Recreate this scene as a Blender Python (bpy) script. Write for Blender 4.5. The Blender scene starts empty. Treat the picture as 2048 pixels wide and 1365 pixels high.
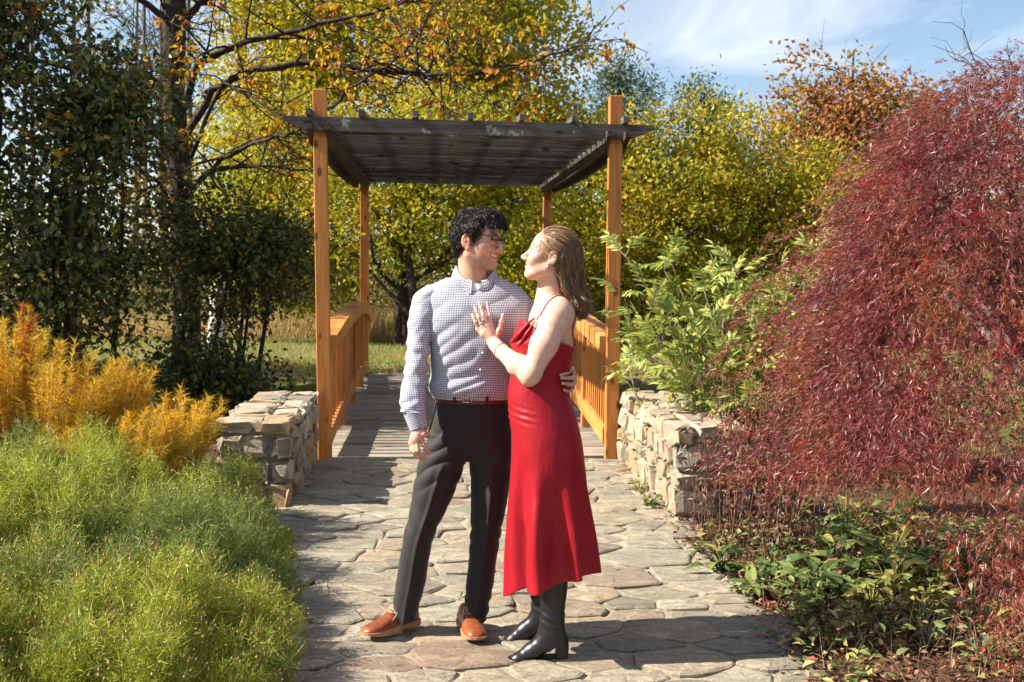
import bpy, math, random
import numpy as np
from mathutils import Vector, Matrix

SC = bpy.context.scene
COL = SC.collection
R = math.radians

# ------------------------------------------------------------------ camera
cam_d = bpy.data.cameras.new("camera")
cam = bpy.data.objects.new("camera", cam_d)
COL.objects.link(cam)
YAW = math.atan(160 / 2200)
ROLL = R(0.9)
PITCH = math.atan(114.5 / 2200) * math.cos(YAW)
_f = Vector((math.sin(YAW) * math.cos(PITCH), math.cos(YAW) * math.cos(PITCH), -math.sin(PITCH)))
_r0 = Vector((math.cos(YAW), -math.sin(YAW), 0))
_u0 = _r0.cross(_f)
_r = _r0 * math.cos(ROLL) + _u0 * math.sin(ROLL)
_u = -_r0 * math.sin(ROLL) + _u0 * math.cos(ROLL)
cam.matrix_world = Matrix(((_r.x, _u.x, -_f.x, 0), (_r.y, _u.y, -_f.y, 0), (_r.z, _u.z, -_f.z, 1.5), (0, 0, 0, 1)))
cam_d.sensor_width = 36.0
cam_d.lens = 36.0 * 2200 / 2048
cam_d.clip_start = 0.05
cam_d.clip_end = 2000
cam_d.dof.use_dof = True
cam_d.dof.focus_distance = 4.45
cam_d.dof.aperture_fstop = 7.5
SC.camera = cam

# ------------------------------------------------------------------ sky, sun, exposure
SUN_EL, SUN_AZ = R(39), R(267.5)          # azimuth measured clockwise from +Y
w = bpy.data.worlds.new("World")
SC.world = w
w.use_nodes = True
nt = w.node_tree
nt.nodes.clear()
def _n(t, **k):
    n = nt.nodes.new(t)
    for a, b in k.items():
        setattr(n, a, b)
    return n
sky = _n("ShaderNodeTexSky", sky_type='NISHITA', sun_disc=False)
sky.sun_elevation = SUN_EL
sky.sun_rotation = SUN_AZ
sky.air_density = 1.0
sky.dust_density = 0.6
sky.ozone_density = 1.0
tc = _n("ShaderNodeTexCoord")
sep = _n("ShaderNodeSeparateXYZ")
nt.links.new(tc.outputs["Generated"], sep.inputs[0])
mx = _n("ShaderNodeMath", operation='MAXIMUM'); mx.inputs[1].default_value = 0.04
nt.links.new(sep.outputs["Z"], mx.inputs[0])
dv = _n("ShaderNodeVectorMath", operation='DIVIDE')
cmb = _n("ShaderNodeCombineXYZ")
for i in range(3):
    nt.links.new(mx.outputs[0], cmb.inputs[i])
nt.links.new(tc.outputs["Generated"], dv.inputs[0]); nt.links.new(cmb.outputs[0], dv.inputs[1])
mp = _n("ShaderNodeMapping"); mp.inputs["Scale"].default_value = (0.55, 0.22, 0.0); mp.inputs["Location"].default_value = (3.1, 1.3, 0)
mp.inputs["Rotation"].default_value = (0, 0, R(72))
nt.links.new(dv.outputs[0], mp.inputs["Vector"])
cn = _n("ShaderNodeTexNoise"); cn.inputs["Scale"].default_value = 1.15; cn.inputs["Detail"].default_value = 9; cn.inputs["Roughness"].default_value = 0.58; cn.inputs["Distortion"].default_value = 0.9
nt.links.new(mp.outputs[0], cn.inputs["Vector"])
cr = _n("ShaderNodeValToRGB")
cr.color_ramp.elements[0].position = 0.47; cr.color_ramp.elements[0].color = (0, 0, 0, 1)
cr.color_ramp.elements[1].position = 0.74; cr.color_ramp.elements[1].color = (0.95, 0.95, 0.95, 1)
nt.links.new(cn.outputs["Fac"], cr.inputs[0])
cfade = _n("ShaderNodeMapRange"); cfade.inputs[1].default_value = 0.05; cfade.inputs[2].default_value = 0.22
nt.links.new(sep.outputs["Z"], cfade.inputs[0])
cmul = _n("ShaderNodeMath", operation='MULTIPLY')
nt.links.new(cr.outputs[0], cmul.inputs[0]); nt.links.new(cfade.outputs[0], cmul.inputs[1])
mixc = _n("ShaderNodeMix", data_type='RGBA')
mixc.inputs[7].default_value = (7.4, 7.5, 7.6, 1)
nt.links.new(cmul.outputs[0], mixc.inputs[0])
nt.links.new(sky.outputs[0], mixc.inputs[6])
bg = _n("ShaderNodeBackground"); bg.inputs["Strength"].default_value = 0.072
nt.links.new(mixc.outputs[2], bg.inputs["Color"])
wo = _n("ShaderNodeOutputWorld")
nt.links.new(bg.outputs[0], wo.inputs[0])

sd = bpy.data.lights.new("sun", 'SUN')
sd.energy = 5.0
sd.angle = R(0.55)
sd.color = (1.0, 0.92, 0.79)
sun = bpy.data.objects.new("sun", sd)
COL.objects.link(sun)
_sd = Vector((math.sin(SUN_AZ) * math.cos(SUN_EL), math.cos(SUN_AZ) * math.cos(SUN_EL), math.sin(SUN_EL)))
sun.rotation_euler = (-_sd).to_track_quat('-Z', 'Y').to_euler()
sun.location = _sd * 30

vs = SC.view_settings
vs.view_transform = 'Standard'
vs.look = 'None'
vs.exposure = 1.3
vs.gamma = 1
vs.use_curve_mapping = False
cy = SC.cycles
cy.use_denoising = True
cy.use_adaptive_sampling = True
cy.adaptive_threshold = 0.02
cy.max_bounces = 5
cy.diffuse_bounces = 2
cy.glossy_bounces = 2
cy.transmission_bounces = 4
cy.transparent_max_bounces = 4
cy.sample_clamp_indirect = 6
cy.caustics_reflective = False
cy.caustics_refractive = False

# ------------------------------------------------------------------ helpers
def link(o, parent=None):
    COL.objects.link(o)
    if parent is not None:
        o.parent = parent
    return o

def tag(o, label=None, cat=None, group=None, kind=None):
    if label: o["label"] = label
    if cat: o["category"] = cat
    if group: o["group"] = group
    if kind: o["kind"] = kind
    return o

def empty(name, loc=(0, 0, 0)):
    o = bpy.data.objects.new(name, None)
    o.empty_display_size = 0.1
    o.location = loc
    COL.objects.link(o)
    return o

def np_mesh(name, V, T, smooth=False, uv=None, attrs=None):
    """V (n,3), T (m,k) index array with k = 3 or 4 (or list of such arrays)"""
    me = bpy.data.meshes.new(name)
    Ts = T if isinstance(T, list) else [T]
    Ts = [np.asarray(t, dtype=np.int32) for t in Ts if len(t)]
    V = np.ascontiguousarray(V, dtype=np.float32)
    me.vertices.add(len(V))
    me.vertices.foreach_set("co", V.ravel())
    nl = sum(t.size for t in Ts)
    nf = sum(len(t) for t in Ts)
    me.loops.add(nl)
    loops = np.concatenate([t.ravel() for t in Ts]).astype(np.int32)
    me.loops.foreach_set("vertex_index", loops)
    me.polygons.add(nf)
    tot = np.concatenate([np.full(len(t), t.shape[1], np.int32) for t in Ts])
    st = np.concatenate([[0], np.cumsum(tot)[:-1]]).astype(np.int32)
    me.polygons.foreach_set("loop_start", st)
    me.polygons.foreach_set("loop_total", tot)
    me.polygons.foreach_set("use_smooth", np.full(nf, bool(smooth)))
    me.update(calc_edges=True)
    me.validate(verbose=False)
    if uv is not None:
        ul = me.uv_layers.new(name="UVMap")
        ul.data.foreach_set("uv", np.asarray(uv, np.float32)[loops].ravel())
    if attrs:
        for k, a in attrs.items():
            at = me.attributes.new(k, 'FLOAT_COLOR', 'POINT')
            c = np.ones((len(V), 4), np.float32); c[:, :3] = a
            at.data.foreach_set("color", c.ravel())
    return me

def mesh_obj(name, V, T, mat, parent=None, smooth=False, uv=None, attrs=None):
    me = np_mesh(name, V, T, smooth, uv, attrs)
    if mat is not None:
        me.materials.append(mat)
    o = bpy.data.objects.new(name, me)
    return link(o, parent)

class MB:
    """collects pieces of one mesh"""
    def __init__(s):
        s.V = []; s.Q = []; s.T = []; s.n = 0
    def add(s, V, Q=None, T=None):
        V = np.asarray(V, float)
        if Q is not None and len(Q): s.Q.append(np.asarray(Q, int) + s.n)
        if T is not None and len(T): s.T.append(np.asarray(T, int) + s.n)
        s.V.append(V); s.n += len(V)
    def arrays(s):
        V = np.concatenate(s.V)
        L = []
        if s.Q: L.append(np.concatenate(s.Q))
        if s.T: L.append(np.concatenate(s.T))
        return V, L
    def build(s, name, mat, parent=None, smooth=False):
        V, L = s.arrays()
        return mesh_obj(name, V, L, mat, parent, smooth)

def box_vq(c, size, bev=0.0, rot=None):
    """box (with chamfered edges when bev) as verts, quads, tris"""
    hx, hy, hz = [k / 2 for k in size]
    if bev <= 0:
        V = np.array([[x, y, z] for x in (-hx, hx) for y in (-hy, hy) for z in (-hz, hz)])
        Q = np.array([[0, 1, 3, 2], [4, 6, 7, 5], [0, 4, 5, 1], [2, 3, 7, 6], [0, 2, 6, 4], [1, 5, 7, 3]])
        T = np.zeros((0, 3), int)
    else:
        b = min(bev, hx * .9, hy * .9, hz * .9)
        V = []; idx = {}
        for sx in (-1, 1):
            for sy in (-1, 1):
                for sz in (-1, 1):
                    for ax in range(3):
                        p = [sx * (hx - b), sy * (hy - b), sz * (hz - b)]
                        p[ax] = (sx * hx, sy * hy, sz * hz)[ax]
                        idx[(sx, sy, sz, ax)] = len(V); V.append(p)
        V = np.array(V); Q = []; T = []
        for ax in range(3):
            a1, a2 = [(1, 2), (2, 0), (0, 1)][ax]
            for s in (-1, 1):
                q = []
                for t1, t2 in ((-1, -1), (1, -1), (1, 1), (-1, 1)):
                    k = [0, 0, 0]; k[ax] = s; k[a1] = t1; k[a2] = t2
                    q.append(idx[(*k, ax)])
                Q.append(q if s > 0 else q[::-1])
        for ax in range(3):
            a1, a2 = [(1, 2), (2, 0), (0, 1)][ax]
            for s1 in (-1, 1):
                for s2 in (-1, 1):
                    def I(t, which):
                        k = [0, 0, 0]; k[ax] = t; k[a1] = s1; k[a2] = s2
                        return idx[(*k, which)]
                    q = [I(-1, a1), I(1, a1), I(1, a2), I(-1, a2)]
                    Q.append(q if s1 * s2 < 0 else q[::-1])
        for sx in (-1, 1):
            for sy in (-1, 1):
                for sz in (-1, 1):
                    t = [idx[(sx, sy, sz, k)] for k in range(3)]
                    T.append(t if sx * sy * sz > 0 else t[::-1])
        Q = np.array(Q); T = np.array(T)
    if rot is not None:
        V = V @ np.asarray(rot).T
    return V + np.asarray(c, float), Q, T

def box(name, c, size, mat, parent=None, bev=0.004, rot=None):
    V, Q, T = box_vq(c, size, bev, rot)
    return mesh_obj(name, V, [Q, T], mat, parent)

def rotm(axis, a):
    return np.array(Matrix.Rotation(a, 3, axis))

def tube(P, rad, n=6, cap=True):
    P = np.asarray(P, float); m = len(P)
    rad = np.broadcast_to(np.asarray(rad, float), (m,))
    d = np.gradient(P, axis=0)
    d /= np.linalg.norm(d, axis=1, keepdims=True) + 1e-9
    ref = np.array([0.31, 0.17, 0.93]) if abs(d[0] @ np.array([0.31, 0.17, 0.93])) < .9 else np.array([1., 0, 0])
    u = np.cross(d, ref); u /= np.linalg.norm(u, axis=1, keepdims=True) + 1e-9
    v = np.cross(d, u)
    a = np.arange(n) * 2 * math.pi / n
    V = P[:, None, :] + rad[:, None, None] * (np.cos(a)[None, :, None] * u[:, None, :] + np.sin(a)[None, :, None] * v[:, None, :])
    V = V.reshape(-1, 3)
    i = np.arange(m - 1)[:, None] * n; k = np.arange(n)[None, :]; k2 = (k + 1) % n
    Q = np.stack([i + k, i + k2, i + n + k2, i + n + k], -1).reshape(-1, 4)
    T = np.zeros((0, 3), int)
    if cap:
        V = np.vstack([V, P[0], P[-1]])
        c0, c1 = m * n, m * n + 1
        k = np.arange(n); k2 = (k + 1) % n
        T = np.vstack([np.stack([np.full(n, c0), k2, k], -1), np.stack([np.full(n, c1), (m - 1) * n + k, (m - 1) * n + k2], -1)])
    return V, Q, T

def smoothstep(a, b, x):
    t = np.clip((np.asarray(x, float) - a) / (b - a), 0, 1)
    return t * t * (3 - 2 * t)

def vnoise(p, seed=0):
    """cheap smooth value noise in 3D, -1..1"""
    p = np.asarray(p, float)
    i = np.floor(p).astype(np.int64); f = p - i
    f = f * f * (3 - 2 * f)
    def h(ix, iy, iz):
        n = (ix * 374761393 + iy * 668265263 + iz * 2147483647 + seed * 974634777) & 0x7fffffff
        n = ((n ^ (n >> 13)) * 1274126177) & 0x7fffffff
        return ((n ^ (n >> 16)) & 0xffff) / 32767.5 - 1
    r = 0
    for dx in (0, 1):
        for dy in (0, 1):
            for dz in (0, 1):
                wgt = (f[..., 0] if dx else 1 - f[..., 0]) * (f[..., 1] if dy else 1 - f[..., 1]) * (f[..., 2] if dz else 1 - f[..., 2])
                r = r + wgt * h(i[..., 0] + dx, i[..., 1] + dy, i[..., 2] + dz)
    return r

# ------------------------------------------------------------------ materials
def new_mat(name):
    m = bpy.data.materials.new(name); m.use_nodes = True
    nt = m.node_tree; nt.nodes.clear()
    out = nt.nodes.new("ShaderNodeOutputMaterial")
    b = nt.nodes.new("ShaderNodeBsdfPrincipled")
    nt.links.new(b.outputs[0], out.inputs[0])
    return m, nt, b, out

def N(nt, t, ins=None, **k):
    n = nt.nodes.new(t)
    for a, b in k.items(): setattr(n, a, b)
    if ins:
        for a, b in ins.items():
            if hasattr(b, "is_output"):
                nt.links.new(b, n.inputs[a])
            else:
                n.inputs[a].default_value = b
    return n

def ramp(nt, fac, stops, interp='LINEAR'):
    r = nt.nodes.new("ShaderNodeValToRGB")
    r.color_ramp.interpolation = interp
    e = r.color_ramp.elements
    while len(e) < len(stops): e.new(0.5)
    for k, (p, c) in enumerate(stops):
        e[k].position = p
        e[k].color = (*c, 1) if len(c) == 3 else c
    nt.links.new(fac, r.inputs[0])
    return r.outputs[0]

def mixrgb(nt, fac, a, b, blend='MIX'):
    m = nt.nodes.new("ShaderNodeMix"); m.data_type = 'RGBA'; m.blend_type = blend
    for s, v in ((0, fac), (6, a), (7, b)):
        if hasattr(v, "is_output"): nt.links.new(v, m.inputs[s])
        elif s == 0: m.inputs[0].default_value = v
        else: m.inputs[s].default_value = (*v, 1)
    return m.outputs[2]

def noise(nt, vec, scale, detail=4, rough=.55, dist=0.0, out="Fac"):
    n = N(nt, "ShaderNodeTexNoise", {"Scale": scale, "Detail": detail, "Roughness": rough, "Distortion": dist})
    if vec is not None: nt.links.new(vec, n.inputs["Vector"])
    return n.outputs[out]

def objvec(nt, scale=(1, 1, 1), rnd=False):
    t = nt.nodes.new("ShaderNodeTexCoord")
    m = N(nt, "ShaderNodeMapping", {"Scale": scale})
    nt.links.new(t.outputs["Object"], m.inputs["Vector"])
    v = m.outputs[0]
    if rnd:
        oi = nt.nodes.new("ShaderNodeObjectInfo")
        k = N(nt, "ShaderNodeMath", {0: oi.outputs["Random"], 1: 37.0}, operation='MULTIPLY')
        a = N(nt, "ShaderNodeVectorMath", {0: v, 1: k.outputs[0]}, operation='ADD')
        v = a.outputs[0]
    return v

def bump(nt, bsdf, h, strength=.3, dist=.01):
    b = N(nt, "ShaderNodeBump", {"Strength": strength, "Distance": dist, "Height": h})
    nt.links.new(b.outputs[0], bsdf.inputs["Normal"])

def leaf_mat(name, stops, rough=.55, trans=.35, pos=None, spec=.3):
    """stops: ramp over random per leaf; pos = (scale, stops2) mixes a second palette in big patches"""
    m, nt, b, out = new_mat(name)
    g = nt.nodes.new("ShaderNodeNewGeometry")
    c = ramp(nt, g.outputs["Random Per Island"], stops)
    if pos:
        t = objvec(nt)
        f = ramp(nt, noise(nt, t, pos[0], 2), [(pos[2] if len(pos) > 2 else .42, (0, 0, 0)), (pos[3] if len(pos) > 3 else .6, (1, 1, 1))])
        c2 = ramp(nt, g.outputs["Random Per Island"], pos[1])
        c = mixrgb(nt, f, c, c2)
    nt.links.new(c, b.inputs["Base Color"])
    b.inputs["Roughness"].default_value = rough
    b.inputs["Specular IOR Level"].default_value = spec
    tr = N(nt, "ShaderNodeBsdfTranslucent", {"Color": c})
    mx = N(nt, "ShaderNodeMixShader", {0: trans, 1: b.outputs[0], 2: tr.outputs[0]})
    nt.links.new(mx.outputs[0], out.inputs[0])
    return m

def plain(name, col, rough=.6, spec=.4, metal=0.0, nscale=None, namt=.15, bmp=None):
    m, nt, b, out = new_mat(name)
    if nscale:
        v = objvec(nt, rnd=True)
        f = noise(nt, v, nscale, 5)
        lo = tuple(k * (1 - namt) for k in col); hi = tuple(min(1, k * (1 + namt)) for k in col)
        nt.links.new(ramp(nt, f, [(.3, lo), (.7, hi)]), b.inputs["Base Color"])
        if bmp: bump(nt, b, f, *bmp)
    else:
        b.inputs["Base Color"].default_value = (*col, 1)
    b.inputs["Roughness"].default_value = rough
    b.inputs["Specular IOR Level"].default_value = spec
    b.inputs["Metallic"].default_value = metal
    return m
# ================================================================== ground, path, water
RNG = np.random.default_rng(11)

def gz(x, y):
    """height of the land"""
    x = np.asarray(x, float); y = np.asarray(y, float)
    z = 0.09 * smoothstep(4.6, 8.5, y) + 0.2 * smoothstep(9, 14.0, y)
    z = z + 0.28 * smoothstep(-1.1, -3.2, x) * smoothstep(9.2, 7.5, y)
    z = z + 0.10 * smoothstep(1.6, 3.5, x) * smoothstep(7.5, 5.5, y)
    creek = smoothstep(9.2, 10.2, y + .25 * np.sin(x * .7)) * smoothstep(13.4, 12.3, y + .3 * np.sin(x * .5 + 1))
    z = z - 1.05 * creek
    side = smoothstep(1.5, 2.4, x) * smoothstep(6.6, 7.4, y) * smoothstep(9.6, 8.6, y) * .25
    z = z - side
    z = z + 0.035 * vnoise(np.stack([x * .9, y * .9, 0 * x], -1), 3) * (1 - smoothstep(-1.2, -.9, x) * smoothstep(1.8, 1.5, x) * smoothstep(9, 8.7, y))
    z = z + 0.5 * smoothstep(28, 60, y) + 2.0 * smoothstep(60, 300, y)
    return z

def axis(a, b, step, far, grow=1.35):
    c = list(np.arange(a, b + 1e-6, step))
    s = step
    while c[-1] < far[1]:
        s *= grow; c.append(c[-1] + s)
    s = step
    while c[0] > far[0]:
        s *= grow; c.insert(0, c[0] - s)
    return np.array(c)

gx = axis(-7, 7, .18, (-700, 700)); gy = axis(1.5, 27, .18, (-40, 900))
X, Y = np.meshgrid(gx, gy, indexing='ij')
V = np.stack([X, Y, gz(X, Y)], -1).reshape(-1, 3)
nx, ny = len(gx), len(gy)
i = np.arange(nx - 1)[:, None] * ny + np.arange(ny - 1)[None, :]
Q = np.stack([i, i + ny, i + ny + 1, i + 1], -1).reshape(-1, 4)
m, nt, b, out = new_mat("soil_and_lawn")
t = nt.nodes.new("ShaderNodeTexCoord").outputs["Object"]
sp = N(nt, "ShaderNodeSeparateXYZ", {0: t})
big = noise(nt, t, .6, 4); mid = noise(nt, t, 6, 6); fine = noise(nt, t, 45, 4)
soil = ramp(nt, mid, [(.3, (.045, .026, .016)), (.55, (.10, .055, .034)), (.75, (.17, .10, .065))])
lawn = ramp(nt, big, [(.3, (.10, .12, .03)), (.5, (.15, .17, .045)), (.7, (.27, .22, .09))])
lawn = mixrgb(nt, .35, lawn, ramp(nt, fine, [(.3, (.05, .06, .015)), (.7, (.32, .28, .12))]))
yy = N(nt, "ShaderNodeMath", {0: sp.outputs["Y"], 1: N(nt, "ShaderNodeMath", {0: big, 1: 1.6}, operation='MULTIPLY').outputs[0]}, operation='ADD')
fac = N(nt, "ShaderNodeMapRange", {0: yy.outputs[0], 1: 12.9, 2: 13.9, 3: 0.0, 4: 1.0})
nt.links.new(mixrgb(nt, fac.outputs[0], soil, lawn), b.inputs["Base Color"])
b.inputs["Roughness"].default_value = .95; b.inputs["Specular IOR Level"].default_value = .1
bump(nt, b, fine, .9, .03)
ground = mesh_obj("ground", V, Q, m, smooth=True)
tag(ground, "brown garden soil running into the sunlit lawn", None, None, "structure")

# --- creek water under the bridge
m, nt, b, out = new_mat("creek_water")
b.inputs["Base Color"].default_value = (.03, .035, .03, 1); b.inputs["Roughness"].default_value = .06
b.inputs["Specular IOR Level"].default_value = .6
bump(nt, b, noise(nt, objvec(nt), 7, 3), .15, .02)
wx = np.linspace(-30, 30, 40); wy = np.linspace(9.0, 13.7, 8)
X, Y = np.meshgrid(wx, wy, indexing='ij')
V = np.stack([X, Y, np.full_like(X, -.62)], -1).reshape(-1, 3)
i = np.arange(39)[:, None] * 8 + np.arange(7)[None, :]
creek = mesh_obj("creek_water", V, np.stack([i, i + 8, i + 9, i + 1], -1).reshape(-1, 4), m, smooth=True)
tag(creek, "still dark creek water below the footbridge", None, None, "structure")

# --- mortar bed of the path
def path_l(y): return -0.98 + .05 * np.sin(y * 1.7) + .25 * smoothstep(5.6, 4.2, y)
def path_r(y): return 1.56 - .06 * np.sin(y * 1.3) - .17 * smoothstep(5.2, 4.0, y)
py_ = np.arange(2.0, 8.74, .06); px_ = np.linspace(0, 1, 44)
U, Y = np.meshgrid(px_, py_, indexing='ij')
jl = .05 * vnoise(np.stack([py_ * 3, 0 * py_, 0 * py_], -1), 5); jr = .06 * vnoise(np.stack([py_ * 3, 0 * py_ + 9, 0 * py_], -1), 6)
X = (path_l(Y) + jl) * (1 - U) + (path_r(Y) + jr) * U
Z = gz(X, Y) + .004 + .007 * vnoise(np.stack([X * 5, Y * 5, 0 * X], -1), 8) + .004 * vnoise(np.stack([X * 16, Y * 16, 0 * X], -1), 9)
V = np.stack([X, Y, Z], -1).reshape(-1, 3)
ny = len(py_)
i = np.arange(43)[:, None] * ny + np.arange(ny - 1)[None, :]
m, nt, b, out = new_mat("sandy_mortar")
t = objvec(nt)
f1 = noise(nt, t, 3, 5); f2 = noise(nt, t, 55, 6, .7); f3 = noise(nt, t, 220, 3)
c = ramp(nt, f2, [(.28, (.18, .14, .10)), (.48, (.40, .335, .25)), (.7, (.55, .475, .365))])
c = mixrgb(nt, .4, c, ramp(nt, f1, [(.3, (.28, .23, .17)), (.7, (.52, .45, .35))]))
nt.links.new(c, b.inputs["Base Color"]); b.inputs["Roughness"].default_value = .95; b.inputs["Specular IOR Level"].default_value = .12
bump(nt, b, N(nt, "ShaderNodeMath", {0: f2, 1: f3}, operation='ADD').outputs[0], .8, .008)
path = mesh_obj("flagstone_path", V, np.stack([i, i + ny, i + ny + 1, i + 1], -1).reshape(-1, 4), m, smooth=True)
tag(path, "irregular flagstone path set in pale sandy mortar", None, None, "structure")

# --- flagstones
m, nt, b, out = new_mat("flagstone")
oi = nt.nodes.new("ShaderNodeObjectInfo")
v = objvec(nt, rnd=True); v2 = objvec(nt, (1, 3.2, 3), rnd=True)
basec = ramp(nt, oi.outputs["Random"], [(0, (.24, .21, .165)), (.18, (.38, .335, .255)), (.36, (.30, .275, .22)), (.5, (.42, .335, .235)),
             (.64, (.32, .295, .235)), (.78, (.40, .36, .28)), (.9, (.29, .215, .16)), (1, (.36, .335, .265))])
f = noise(nt, v2, 5, 8, .68, .8); f2 = noise(nt, v, 60, 5, .7); f3 = noise(nt, v, 2.3, 3)
c = mixrgb(nt, 1.0, basec, ramp(nt, f, [(.22, (.40, .40, .41)), (.5, (.86, .85, .83)), (.75, (1.35, 1.29, 1.18))]), 'MULTIPLY')
c = mixrgb(nt, 1.0, c, ramp(nt, f2, [(.3, (.62, .62, .62)), (.6, (1.1, 1.1, 1.1))]), 'MULTIPLY')
c = mixrgb(nt, ramp(nt, f3, [(.58, (0, 0, 0)), (.72, (.5, .5, .5))]), c, (.30, .20, .13))
nt.links.new(c, b.inputs["Base Color"]); b.inputs["Roughness"].default_value = .82; b.inputs["Specular IOR Level"].default_value = .25
h = N(nt, "ShaderNodeMath", {0: f, 1: N(nt, "ShaderNodeMath", {0: f2, 1: .25}, operation='MULTIPLY').outputs[0]}, operation='ADD')
bump(nt, b, h.outputs[0], .9, .022)
FLAG = m

def clip_poly(P, n, d):
    """keep the side n.p <= d of polygon P"""
    out = []
    for k in range(len(P)):
        a, c = P[k], P[(k + 1) % len(P)]
        da, dc = n @ a - d, n @ c - d
        if da <= 0: out.append(a)
        if da * dc < 0: out.append(a + (c - a) * (da / (da - dc)))
    return out

def inset_poly(P, d):
    """inset a convex polygon by clipping with moved edges"""
    Q_ = [p for p in P]
    c = np.mean(P, 0)
    for k in range(len(P)):
        a, e = P[k], P[(k + 1) % len(P)]
        t_ = e - a; L = np.linalg.norm(t_)
        if L < 1e-5: continue
        n_ = np.array([t_[1], -t_[0]]) / L
        if n_ @ (c - a) > 0: n_ = -n_
        dd = d * RNG.uniform(.55, 1.7)
        Q_ = clip_poly(Q_, n_, n_ @ a - dd)
        if len(Q_) < 3: return None
    return Q_

pts = []
tries = 0
while tries < 9000:
    tries += 1
    p = np.array([RNG.uniform(-1.1, 1.7), RNG.uniform(2.3, 8.75)])
    rr = .15 + .24 * (RNG.random() ** 1.5)
    ok = True
    for q, rq in pts:
        dd = (p - q) * np.array([.82, 1.15])
        if dd @ dd < ((rr + rq) / 2) ** 2: ok = False; break
    if ok: pts.append((p, rr))
PT = np.array([p for p, _ in pts]); RW = np.array([r_ for _, r_ in pts])
S2 = np.array([.82, 1.15])
nst = 0
for k in range(len(PT)):
    p = PT[k]
    if not (path_l(p[1]) - .03 < p[0] < path_r(p[1]) + .06): continue
    P = [p + np.array(o) for o in ((-.7, -.7), (.7, -.7), (.7, .7), (-.7, .7))]
    dist = np.linalg.norm((PT - p) * S2, axis=1)
    for j in np.argsort(dist)[1:22]:
        dvec = (PT[j] - p) * S2 * S2
        # weighted bisector
        tmid = .5 + .35 * (RW[k] - RW[j]) / (RW[k] + RW[j])
        mpt = p + (PT[j] - p) * tmid
        P = clip_poly(P, dvec, dvec @ mpt)
        if len(P) < 3: break
    if len(P) < 3: continue
    P = clip_poly(P, np.array([0, 1.]), 8.70)
    lim_l, lim_r = path_l(p[1]) - .12, path_r(p[1]) + .12
    if len(P) >= 3: P = clip_poly(P, np.array([-1., 0]), -lim_l)
    if len(P) >= 3: P = clip_poly(P, np.array([1., 0]), lim_r)
    if len(P) < 3: continue
    P = inset_poly(P, RNG.uniform(.003, .011))
    if P is None or len(P) < 3: continue
    P = np.array(P)
    # subdivide, round the corners and roughen the outline
    E = []
    for a, c in zip(P, np.roll(P, -1, 0)):
        L = np.linalg.norm(c - a)
        ns = max(1, int(L / .10))
        for s in range(ns): E.append(a + (c - a) * (s + .12) / ns); 
        E.append(a + (c - a) * .9)
    E = np.array(E)
    cen = E.mean(0)
    E = E + .015 * np.stack([vnoise(np.stack([E[:, 0] * 19, E[:, 1] * 19, np.full(len(E), 1. * k)], -1), 1), vnoise(np.stack([E[:, 0] * 19, E[:, 1] * 19, np.full(len(E), 1. * k)], -1), 2)], -1)
    if len(E) < 4: continue
    n = len(E)
    tilt = RNG.normal(0, .012, 2)
    hh = RNG.uniform(.004, .016)
    def ring(E_, z, rough=0.0):
        zz = gz(E_[:, 0], E_[:, 1]) + .006 + z + (E_ - cen) @ tilt
        if rough: zz = zz + RNG.uniform(-rough, rough, len(E_))
        return np.column_stack([E_, zz])
    rin = cen + (E - cen) * (1 - .012 / np.maximum(np.linalg.norm(E - cen, axis=1, keepdims=True), .02))
    rmid = cen + (E - cen) * .55
    Vs = np.vstack([ring(E, -.03), ring(E, hh - .006, .002), ring(rin, hh, .0025), ring(rmid, hh + .003, .004), ring(cen[None], hh + .004)])
    kk = np.arange(n); k2 = (kk + 1) % n
    Qs = np.vstack([np.stack([o * n + kk, o * n + k2, (o + 1) * n + k2, (o + 1) * n + kk], -1) for o in range(3)])
    Ts = np.stack([3 * n + kk, 3 * n + k2, np.full(n, 4 * n)], -1)
    base = np.array([cen[0], cen[1], gz(cen[0], cen[1])])
    o = mesh_obj("flagstone", Vs - base, [Qs, Ts], FLAG, path, smooth=False)
    o.location = base
    nst += 1
print("flagstones", nst)

# ================================================================== garden walls of rough stone
m, nt, b, out = new_mat("wall_stone")
oi = nt.nodes.new("ShaderNodeObjectInfo")
v = objvec(nt, rnd=True)
basec = ramp(nt, oi.outputs["Random"], [(0, (.32, .27, .20)), (.2, (.46, .39, .29)), (.38, (.27, .24, .20)), (.55, (.48, .37, .23)), (.7, (.40, .27, .17)), (.85, (.36, .32, .26)), (1, (.50, .43, .32))])
f = noise(nt, v, 9, 8, .7, .6); f2 = noise(nt, v, 70, 4, .7); f3 = noise(nt, v, 4, 3)
c = mixrgb(nt, 1.0, basec, ramp(nt, f, [(.25, (.5, .5, .52)), (.5, (1, 1, 1)), (.75, (1.35, 1.3, 1.2))]), 'MULTIPLY')
c = mixrgb(nt, ramp(nt, f3, [(.55, (0, 0, 0)), (.7, (.6, .6, .6))]), c, (.42, .25, .11))
c = mixrgb(nt, ramp(nt, f2, [(.60, (0, 0, 0)), (.72, (.5, .5, .5))]), c, (.10, .09, .085))
nt.links.new(c, b.inputs["Base Color"]); b.inputs["Roughness"].default_value = .9; b.inputs["Specular IOR Level"].default_value = .2
bump(nt, b, N(nt, "ShaderNodeMath", {0: f, 1: N(nt, "ShaderNodeMath", {0: f2, 1: .3}, operation='MULTIPLY').outputs[0]}, operation='ADD').outputs[0], 1.0, .03)
WSTONE = m
WMORTAR = plain("wall_mortar", (.20, .17, .14), .95, .1, nscale=30, namt=.4, bmp=(.8, .01))

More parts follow.
